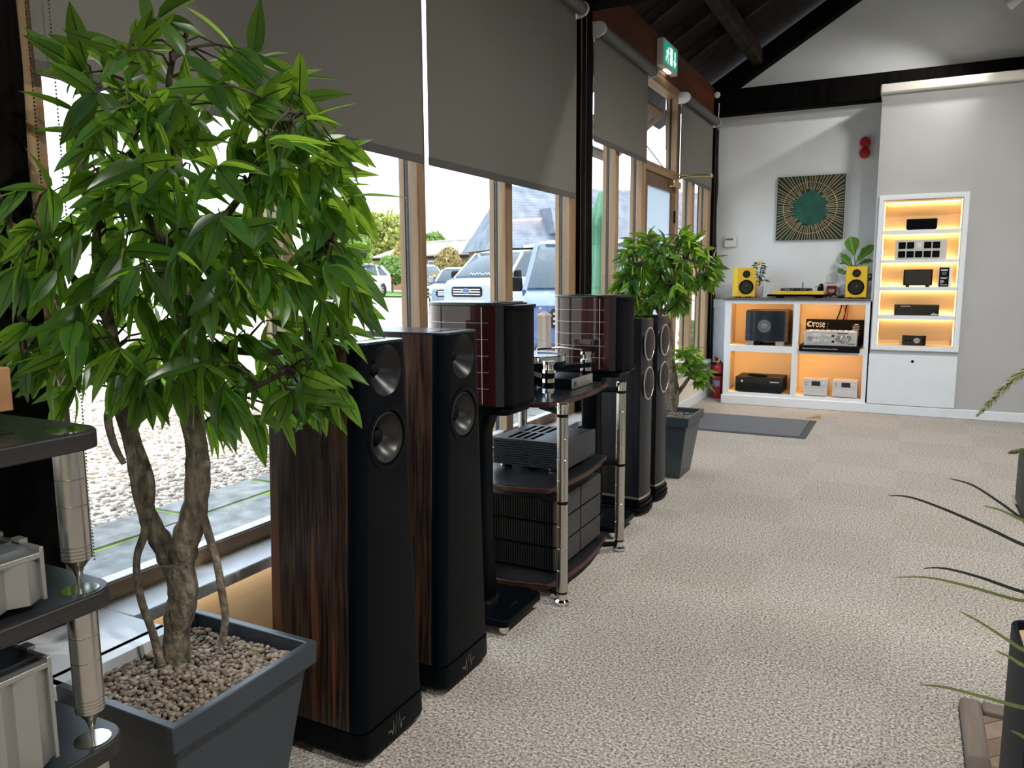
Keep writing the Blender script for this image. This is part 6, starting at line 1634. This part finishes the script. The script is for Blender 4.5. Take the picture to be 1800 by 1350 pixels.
# ---- low building with the long tiled roof
TILE = M('weathered_tiles', (0.36, 0.31, 0.27), 0.9, var=0.2, vscale=3, bump=0.5, bscale=12)
BRK2 = M('far_brick', (0.33, 0.15, 0.09), 0.9, var=0.2, vscale=6)
def far_box_building(name, label, pxa, da, pxb, db, y_ridge, y_eave, wid, mats, split=True):
    A, B = gp_at(pxa, da), gp_at(pxb, db)
    u = (B - A); u.z = 0; L = u.length; u.normalize(); v = Vector((-u.y, u.x, 0))
    if v.dot(HF) < 0: v = -v
    t = thing(name, label, 'building', A)
    zb = min(A.z, B.z) - 0.2; ze = at(pxa, y_eave, da).z; zr_ = at(pxa, y_ridge, da).z
    P = lambda s_, w_, z: A + u * s_ + v * w_ + Vector((0, 0, z - A.z))
    obj('wall', MB().loft([[P(0, 0, zb), P(L, 0, zb), P(L, wid, zb), P(0, wid, zb)], [P(0, 0, ze), P(L, 0, ze), P(L, wid, ze), P(0, wid, ze)]]), mats[0], t)
    gm = MB()
    for s_ in (0, L): gm.add([P(s_, 0, ze), P(s_, wid, ze), P(s_, wid / 2, zr_)], [(0, 1, 2)])
    obj('gable', gm, mats[2] if len(mats) > 2 else mats[0], t)
    o_ = 0.35; th = 0.12
    k = (zr_ - ze) / (wid / 2)
    for sg in (0, 1):
        w0, w1 = (-o_, wid / 2) if sg == 0 else (wid + o_, wid / 2)
        z0 = ze - o_ * k
        obj('roof_slope', MB().loft([[P(-o_, w0, z0), P(L + o_, w0, z0), P(L + o_, w0, z0 + th), P(-o_, w0, z0 + th)], [P(-o_, w1, zr_), P(L + o_, w1, zr_), P(L + o_, w1, zr_ + th), P(-o_, w1, zr_ + th)]]), mats[1], t)
        obj('fascia', MB().loft([[P(-o_, w0, z0 - 0.18), P(L + o_, w0, z0 - 0.18)], [P(-o_, w0, z0 + 0.02), P(L + o_, w0, z0 + 0.02)]], cap=False, closed=False), MATBLACK, t)
    obj('ridge', MB().tube([P(-o_, wid / 2, zr_ + th), P(L + o_, wid / 2, zr_ + th)], 0.12, 8), mats[1], t)
    return t, P, L, ze, zr_, zb
bt, P_, L_, ze_, zr2, zb_ = far_box_building('low_building', 'long low building with a weathered tiled roof across the yard', 668, 58, 880, 48, 430, 452, 6.0, (BRK2, TILE, M('pale_gable', (0.55, 0.48, 0.36), 0.9, var=0.1)))
FGL = M('far_glass', (0.05, 0.07, 0.09), 0.1, var=0.1)
for s_ in (1.0, 2.6, 4.4, 6.2):
    wn_ = obj('window', MB().loft([[P_(s_, -0.04, ze_ - 1.2), P_(s_ + 0.9, -0.04, ze_ - 1.2), P_(s_ + 0.9, -0.01, ze_ - 1.2), P_(s_, -0.01, ze_ - 1.2)], [P_(s_, -0.04, ze_ - 0.4), P_(s_ + 0.9, -0.04, ze_ - 0.4), P_(s_ + 0.9, -0.01, ze_ - 0.4), P_(s_, -0.01, ze_ - 0.4)]]), WHITE, bt)
    obj('pane', MB().loft([[P_(s_ + .07, -0.05, ze_ - 1.13), P_(s_ + 0.83, -0.05, ze_ - 1.13)], [P_(s_ + .07, -0.05, ze_ - 0.47), P_(s_ + 0.83, -0.05, ze_ - 0.47)]], cap=False, closed=False), FGL, wn_)
obj('window', MB().loft([[P_(-0.04, 2.4, ze_ - 0.9), P_(-0.04, 3.3, ze_ - 0.9)], [P_(-0.04, 2.4, ze_ + 0.3), P_(-0.04, 3.3, ze_ + 0.3)]], cap=False, closed=False), FGL, bt)

# ---- slate-roofed barn to the right: courses of slates stepped along the slope
SLATE = M('slate', (0.15, 0.175, 0.215), 0.7, var=0.3, vscale=2.0, bump=0.5, bscale=9)
BOARD = M('black_weatherboard', (0.035, 0.035, 0.045), 0.7, var=0.2)
bd = 33.0
A, B = gp_at(884, bd), gp_at(1300, bd + 4)
u_ = (B - A); u_.z = 0; LB = u_.length; u_.normalize(); v_ = Vector((-u_.y, u_.x, 0))
if v_.dot(HF) < 0: v_ = -v_
bn = thing('slate_barn', 'brick barn with a steep slate roof behind the parked vans', 'building', A)
PB = lambda s_, w_, z: Vector((A.x, A.y, 0)) + u_ * s_ + v_ * w_ + Vector((0, 0, z))
eb, rb_, wb_ = at(884, 430, bd).z, at(884, 318, bd).z, 5.0
obj('wall', MB().loft([[PB(0, 0, A.z - 0.3), PB(LB, 0, A.z - 0.3), PB(LB, wb_, A.z - 0.3), PB(0, wb_, A.z - 0.3)], [PB(0, 0, eb), PB(LB, 0, eb), PB(LB, wb_, eb), PB(0, wb_, eb)]]), BRK2, bn)
nC = 22
for i in range(nC):
    a, b = i / nC, (i + 1) / nC + 0.01
    w0, w1 = -0.3 + (wb_ / 2 + 0.3) * a, -0.3 + (wb_ / 2 + 0.3) * b
    zA, zB = eb - 0.2 + (rb_ - eb + 0.2) * a, eb - 0.2 + (rb_ - eb + 0.2) * b
    hip = 1.0 * a * 1.2
    obj('slate_course', MB().loft([[PB(-0.25 + hip, w0, zA), PB(LB, w0, zA), PB(LB, w0 + 0.02, zA + 0.05), PB(-0.25 + hip, w0 + 0.02, zA + 0.05)], [PB(-0.25 + hip, w1, zB), PB(LB, w1, zB), PB(LB, w1 + 0.02, zB + 0.015), PB(-0.25 + hip, w1 + 0.02, zB + 0.015)]]), SLATE, bn)
obj('roof_slope', MB().loft([[PB(-0.25, wb_ + 0.3, eb - 0.2), PB(LB, wb_ + 0.3, eb - 0.2)], [PB(-0.25 + 1.2, wb_ / 2, rb_), PB(LB, wb_ / 2, rb_)]], cap=False, closed=False), SLATE, bn)
obj('hip_slope', MB().add([PB(-0.3, -0.3, eb - 0.2), PB(-0.3, wb_ + 0.3, eb - 0.2), PB(0.95, wb_ / 2, rb_ + 0.03)], [(0, 1, 2)]), SLATE, bn, recalc=False)
obj('gutter', MB().tube([PB(-0.3, -0.35, eb - 0.22), PB(LB, -0.35, eb - 0.22)], 0.06, 8), MATBLACK, bn)
# weatherboarded porch wing with a flat pale roof
wA = 1.05; wz = at(940, 433, bd - 2).z
wg = obj('porch_wall', MB().loft([[PB(wA, -2.2, A.z - 0.3), PB(wA + 3.2, -2.2, A.z - 0.3), PB(wA + 3.2, 0, A.z - 0.3), PB(wA, 0, A.z - 0.3)], [PB(wA, -2.2, wz), PB(wA + 3.2, -2.2, wz), PB(wA + 3.2, 0, wz), PB(wA, 0, wz)]]), MATBLACK, bn)
for i in range(11):
    z = A.z + 0.1 + i * 0.2
    if z + 0.2 > wz: break
    obj('weatherboard', MB().loft([[PB(wA - 0.01, -2.23, z), PB(wA + 3.2, -2.23, z), PB(wA + 3.2, -2.2, z), PB(wA - 0.01, -2.2, z)], [PB(wA - 0.01, -2.21, z + 0.19), PB(wA + 3.2, -2.21, z + 0.19), PB(wA + 3.2, -2.2, z + 0.19), PB(wA - 0.01, -2.2, z + 0.19)]]), BOARD, wg)
obj('porch_roof', MB().loft([[PB(wA - 0.2, -2.45, wz), PB(wA + 3.4, -2.45, wz), PB(wA + 3.4, 0.1, wz), PB(wA - 0.2, 0.1, wz)], [PB(wA - 0.2, -2.45, wz + 0.12), PB(wA + 3.4, -2.45, wz + 0.12), PB(wA + 3.4, 0.1, wz + 0.12), PB(wA - 0.2, 0.1, wz + 0.12)]]), WHITE, bn)
dmr = obj('dormer', MB().loft([[PB(wA + 1.2, -0.4, eb + 0.5), PB(wA + 2.6, -0.4, eb + 0.5), PB(wA + 2.6, 1.6, eb + 0.5), PB(wA + 1.2, 1.6, eb + 0.5)], [PB(wA + 1.2, 0.1, eb + 1.6), PB(wA + 2.6, 0.1, eb + 1.6), PB(wA + 2.6, 1.6, eb + 1.6), PB(wA + 1.2, 1.6, eb + 1.6)]]), SLATE, bn)

# ---- parked vehicles
CARGL = M('car_glass', (0.02, 0.04, 0.055), 0.05, coat=0.0, var=0.1)
TYRE = M('tyre', (0.02, 0.02, 0.02), 0.8, var=0.1)
ALLOY = M('alloy', (0.65, 0.66, 0.68), 0.3, 0.7, var=0.05)
LAMPG = M('headlamp', (0.7, 0.75, 0.8), 0.1, 0.3, coat=0.5, var=0.05)
REDL = M('tail_lamp', (0.4, 0.02, 0.02), 0.2, coat=0.5, var=0.05)
PLATE = M('number_plate', (0.75, 0.75, 0.72), 0.4, var=0.02)
FORDB = M('emblem_blue', (0.02, 0.07, 0.25), 0.2, coat=0.5, var=0.02)
def vehicle(name, label, loc, rz, paint, body, house, wheels, wr, hw, group, oval=False, plate=None, lettering=False):
    """body/house: stations (x, z low, z high, half width [, half width top]) in metres, x forwards"""
    t = thing(name, label, 'car' if 'van' not in name else 'van', loc, rz, group)
    def ring(x, z0, z1, h0, h1, r=0.10):
        r = min(r, (z1 - z0) * 0.45); pts = []
        for (cy, cz, a) in ((-h0 + r, z0 + r, pi), (h0 - r, z0 + r, 1.5 * pi), (h1 - r, z1 - r, 0), (-h1 + r, z1 - r, 0.5 * pi)):
            for i in range(4):
                q = a + 0.5 * pi * i / 3; pts.append((x, cy + r * cos(q), cz + r * sin(q)))
        return pts
    bo = obj('body', MB().loft([ring(s[0], s[1], s[2], s[3], s[3]) for s in body]), paint, t, smooth=35, local=True)
    # dark arches and wheels
    for (wx, sy) in [(wx, sy) for wx in wheels for sy in (-1, 1)]:
        obj('wheel_arch', MB().lathe([(wr + 0.06, -0.05), (wr + 0.06, 0.0)], (wx, sy * (hw - 0.0), wr), (0, sy, 0), 24), MATBLACK, bo, local=True)
        w = obj('wheel', MB().lathe([(wr * 0.66, -0.18), (wr * 0.95, -0.18), (wr, -0.14), (wr, -0.02), (wr * 0.94, 0.015), (wr * 0.68, 0.02)], (wx, sy * (hw - 0.01), wr), (0, sy, 0), 28), TYRE, t, smooth=40, local=True)
        hub = MB().lathe([(wr * 0.16, 0.0), (wr * 0.16, 0.03), (0.0, 0.032)], (wx, sy * (hw - 0.01), wr), (0, sy, 0), 14)
        for k in range(10):
            a = 2 * pi * k / 10; ca, sa = cos(a), sin(a)
            hub.prism([(wx + wr * (0.12 * ca - 0.05 * sa), wr + wr * (0.12 * sa + 0.05 * ca)), (wx + wr * (0.66 * ca - 0.08 * sa), wr + wr * (0.66 * sa + 0.08 * ca)), (wx + wr * (0.66 * ca + 0.08 * sa), wr + wr * (0.66 * sa - 0.08 * ca)), (wx + wr * (0.12 * ca + 0.05 * sa), wr + wr * (0.12 * sa - 0.05 * ca))], sy * (hw - 0.0), sy * (hw + 0.015), 'y')
        obj('wheel_trim', hub, ALLOY, w, local=True)
    gh = obj('glasshouse', MB().loft([ring(s[0], s[1], s[2], s[3], s[4], 0.06) for s in house]), CARGL, t, smooth=35, local=True)
    tops = [s for s in house if s[2] - s[1] > 0.25]
    obj('roof_panel', MB().loft([[(s[0], -s[4] - 0.005, s[2] - 0.05), (s[0], -s[4] * 0.8, s[2] + 0.012), (s[0], s[4] * 0.8, s[2] + 0.012), (s[0], s[4] + 0.005, s[2] - 0.05)] for s in tops]), paint, t, smooth=40, local=True)
    for sy in (-1, 1):
        a, b = house[0], tops[0]; c, d = house[-1], tops[-1]
        obj('pillar', MB().tube([(c[0], sy * c[3], c[1] + 0.02), (d[0], sy * d[4], d[2] - 0.02)], 0.045, 6), paint, t, local=True)
        obj('pillar', MB().tube([(a[0], sy * a[3], a[1] + 0.02), (b[0], sy * b[4], b[2] - 0.02)], 0.07, 6), paint, t, local=True)
        xm = (tops[0][0] + tops[-1][0]) / 2
        for xx in (xm, tops[0][0] + 0.35):
            obj('pillar', MB().tube([(xx, sy * (house[1][3] + 0.0), house[1][1] + 0.02), (xx - 0.05, sy * tops[0][4], tops[0][2] - 0.03)], 0.05, 6), paint, t, local=True)
        mx = house[-1][0] - 0.25
        mr = obj('mirror', MB().loft([ring(mx - 0.06, house[-1][1] + 0.02, house[-1][1] + 0.24 * wr / 0.32, 0.11, 0.10, 0.04), ring(mx + 0.06, house[-1][1] + 0.05, house[-1][1] + 0.22 * wr / 0.32, 0.09, 0.08, 0.03)]), MATBLACK if oval else paint, t, smooth=40, local=True)
        mr.data.transform(Matrix.Translation((0, sy * (hw + 0.12), 0)))
        f_ = body[-2]; hl = obj('headlamp', MB().lathe([(0.13, 0), (0.12, 0.04), (0.0, 0.06)], (f_[0] - 0.02, sy * (f_[3] - 0.17), f_[2] - 0.14), (1, sy * 0.25, 0.25), 16), LAMPG, t, smooth=40, local=True)
        r0 = body[1]; obj('tail_lamp', MB().box(r0[0] - 0.12, sy * (r0[3] - 0.13) - 0.09, r0[2] - 0.28, r0[0] + 0.04, sy * (r0[3] - 0.13) + 0.09, r0[2] - 0.06), REDL, t, local=True)
    f = body[-1]; xg = f[0]
    gl = obj('grille', MB().prism(rrect(-0.52, f[1] + (f[2] - f[1]) * 0.40, 0.52, f[1] + (f[2] - f[1]) * 0.92, 0.08), xg - 0.02, xg + 0.02, 'x'), MATBLACK, t, local=True)
    for k in range(3):
        zz = f[1] + (f[2] - f[1]) * (0.5 + 0.13 * k); obj('grille_bar', MB().box(xg + 0.02, -0.46, zz, xg + 0.035, 0.46, zz + 0.03), ALLOY, gl, local=True)
    if oval:
        zc = f[1] + (f[2] - f[1]) * 0.72
        e1 = obj('emblem', MB().prism([(0.15 * cos(2 * pi * k / 24), zc + 0.062 * sin(2 * pi * k / 24)) for k in range(24)], xg + 0.036, xg + 0.045, 'x'), ALLOY, t, local=True)
        obj('emblem_centre', MB().prism([(0.135 * cos(2 * pi * k / 24), zc + 0.05 * sin(2 * pi * k / 24)) for k in range(24)], xg + 0.045, xg + 0.048, 'x'), FORDB, e1, local=True)
    np_ = obj('number_plate', MB().box(xg + 0.01, -0.26, f[1] - 0.02, xg + 0.03, 0.26, f[1] + 0.10), PLATE, t, local=True)
    if plate:
        tm = text_mb(plate, 0.10, lambda a_, b_, c_: (xg + 0.031 + c_, a_, f[1] + 0.005 + b_), align='CENTER'); obj('plate_lettering', tm, MATBLACK, np_, local=True, recalc=False)
    if lettering:
        pts = [(body[-3][0] + 0.12, -0.42 + 0.05 * k, body[-3][2] + 0.03 + 0.05 * (k % 2) * (1 if k % 3 else 0.4)) for k in range(17)]
        obj('bonnet_script', MB().tube(pts, 0.014, 5), PLATE, t, local=True)
    return t
CAMDIR = atan2(-HF.y, -HF.x)
hatch_b = [(-2.08, .38, .72, .72), (-1.98, .24, .96, .84), (-1.3, .2, .98, .88), (0, .2, .96, .88), (1.0, .2, .94, .88), (1.75, .22, .82, .85), (2.05, .34, .66, .70)]
hatch_h = [(-1.95, .94, 1.0, .78, .76), (-1.62, .92, 1.40, .80, .60), (-1.0, .92, 1.47, .81, .62), (0.0, .92, 1.47, .81, .62), (0.5, .92, 1.38, .81, .60), (1.2, .90, .95, .80, .78)]
WHITEP = M('white_paintwork', (0.82, 0.83, 0.84), 0.2, coat=0.6, var=0.02)
r1, r2 = gp_at(664, 34.2), gp_at(593, 32.4)
dirv = r2 - r1; hd = atan2(dirv.y, dirv.x); nrm = Vector((-sin(hd), cos(hd), 0))
if nrm.dot(HF) < 0: nrm = -nrm
cen = (r1 + r2) / 2 + nrm * 0.86; cen.z = (r1.z + r2.z) / 2 - 0.02
vehicle('white_hatchback', 'white hatchback parked at the edge of the yard', cen, hd, WHITEP, hatch_b, hatch_h, (-1.28, 1.28), 0.33, 0.87, 'parked vehicles')
mini_b = [(-1.9, .38, .72, .70), (-1.8, .24, .98, .80), (-1.1, .2, .98, .84), (0, .2, .96, .84), (0.8, .2, .95, .84), (1.6, .24, .86, .82), (1.92, .34, .74, .66)]
mini_h = [(-1.75, .95, 1.0, .74, .72), (-1.5, .93, 1.36, .76, .60), (-0.9, .93, 1.42, .77, .62), (0.15, .93, 1.42, .77, .62), (0.45, .93, 1.36, .77, .60), (0.95, .92, .97, .76, .74)]
GREYP = M('blue_grey_paintwork', (0.16, 0.22, 0.30), 0.2, 0.3, coat=0.7, var=0.03)
vehicle('small_car', 'small blue-grey car parked nose-on between the shrubs and the silver van', gp_at(815, 26), CAMDIR - 0.12, GREYP, mini_b, mini_h, (-1.25, 1.25), 0.31, 0.83, 'parked vehicles')
van_b = [(-2.5, .35, 1.05, .85), (-2.42, .28, 1.18, .97), (-1.3, .26, 1.2, .99), (0.3, .26, 1.2, .99), (1.55, .26, 1.22, .99), (2.15, .28, 1.08, .96), (2.45, .40, .95, .80)]
van_h = [(-2.45, 1.15, 1.3, .95, .90), (-2.30, 1.15, 1.92, .96, .82), (-1.0, 1.15, 1.99, .97, .84), (0.2, 1.15, 1.98, .97, .84), (0.75, 1.15, 1.90, .96, .82), (1.75, 1.12, 1.2, .94, .90)]
SILVP = M('silver_paintwork', (0.30, 0.35, 0.40), 0.22, 0.3, coat=0.7, var=0.03)
BLUEP = M('mid_blue_paintwork', (0.06, 0.11, 0.26), 0.2, 0.1, coat=0.8, var=0.03)
v1 = vehicle('silver_van', 'silver van with script on its bonnet parked beside the small car', gp_at(900, 24), CAMDIR - 0.55, SILVP, van_b, van_h, (-1.5, 1.6), 0.34, 0.98, 'parked vehicles', True, None, True)
v2 = vehicle('blue_van', 'blue van parked nearest the windows behind the timber post', gp_at(1030, 13.6), CAMDIR - 0.10, BLUEP, van_b, van_h, (-1.5, 1.6), 0.34, 0.98, 'parked vehicles', True, '2')
# parked cars glimpsed behind the shrubs
vehicle('dark_car', 'dark parked car glimpsed between the shrubs by the low building', gp_at(772, 50), CAMDIR + 1.2, M('dark_paintwork', (0.07, 0.08, 0.10), 0.2, coat=0.6, var=0.03), hatch_b, hatch_h, (-1.28, 1.28), 0.33, 0.87, 'parked vehicles')
vehicle('light_car', 'pale parked car glimpsed left of the dark car behind the shrubs', gp_at(745, 39), CAMDIR + 0.25, SILVP, hatch_b, hatch_h, (-1.28, 1.28), 0.33, 0.87, 'parked vehicles')
# ---- timber post, closed parasol
tp = gp_at(957, 8.2)
tpo = thing('timber_post', 'short weathered timber post in the yard in front of the blue van', 'post', tp)
WTH = wood('weathered_timber', (0.20, 0.15, 0.11), (0.36, 0.29, 0.22), (20, 20, 1.5), 0.85)
obj('shaft', MB().loft([[(tp.x + a * 0.055, tp.y + b * 0.055, z) for a, b in ((-1, -1), (1, -1), (1, 1), (-1, 1))] for z in (-0.12, 0.84)]), WTH, tpo, bevel=0.006)
obj('cap', MB().loft([[(tp.x + a * k, tp.y + b * k, z) for a, b in ((-1, -1), (1, -1), (1, 1), (-1, 1))] for k, z in ((0.06, 0.84), (0.06, 0.86), (0.01, 0.90))]), WTH, tpo)
pp = gp_at(1055, 9.2)
ps_ = thing('closed_parasol', 'closed pale green parasol standing outside the panes past the black post', 'parasol', pp)
PARA = translucent('parasol_cloth', (0.20, 0.45, 0.30), (0.25, 0.5, 0.35), 0.35, 0.8)
zt_ = at(1060, 335, 9.2).z
rings = []
for (z, r) in ((zt_, 0.012), (zt_ - 0.25, 0.10), (zt_ - 0.42, 0.135), (zt_ - 0.44, 0.10), (zt_ - 0.8, 0.13), (zt_ - 1.2, 0.17), (zt_ - 1.5, 0.19)):
    rings.append([(pp.x + (r * (1 + 0.22 * cos(8 * a))) * cos(a), pp.y + (r * (1 + 0.22 * cos(8 * a))) * sin(a), z) for a in [2 * pi * k / 32 for k in range(32)]])
obj('canopy', MB().loft(rings), PARA, ps_, smooth=60)
obj('pole', MB().tube([(pp.x, pp.y, -0.1), (pp.x, pp.y, zt_ + 0.05)], 0.02, 8), PLASTICW, ps_)
obj('base', MB().lathe([(0.25, -0.1), (0.25, -0.04), (0.04, 0.0), (0.03, 0.2)], (pp.x, pp.y, 0), (0, 0, 1), 20), MATBLACK, ps_, smooth=40)
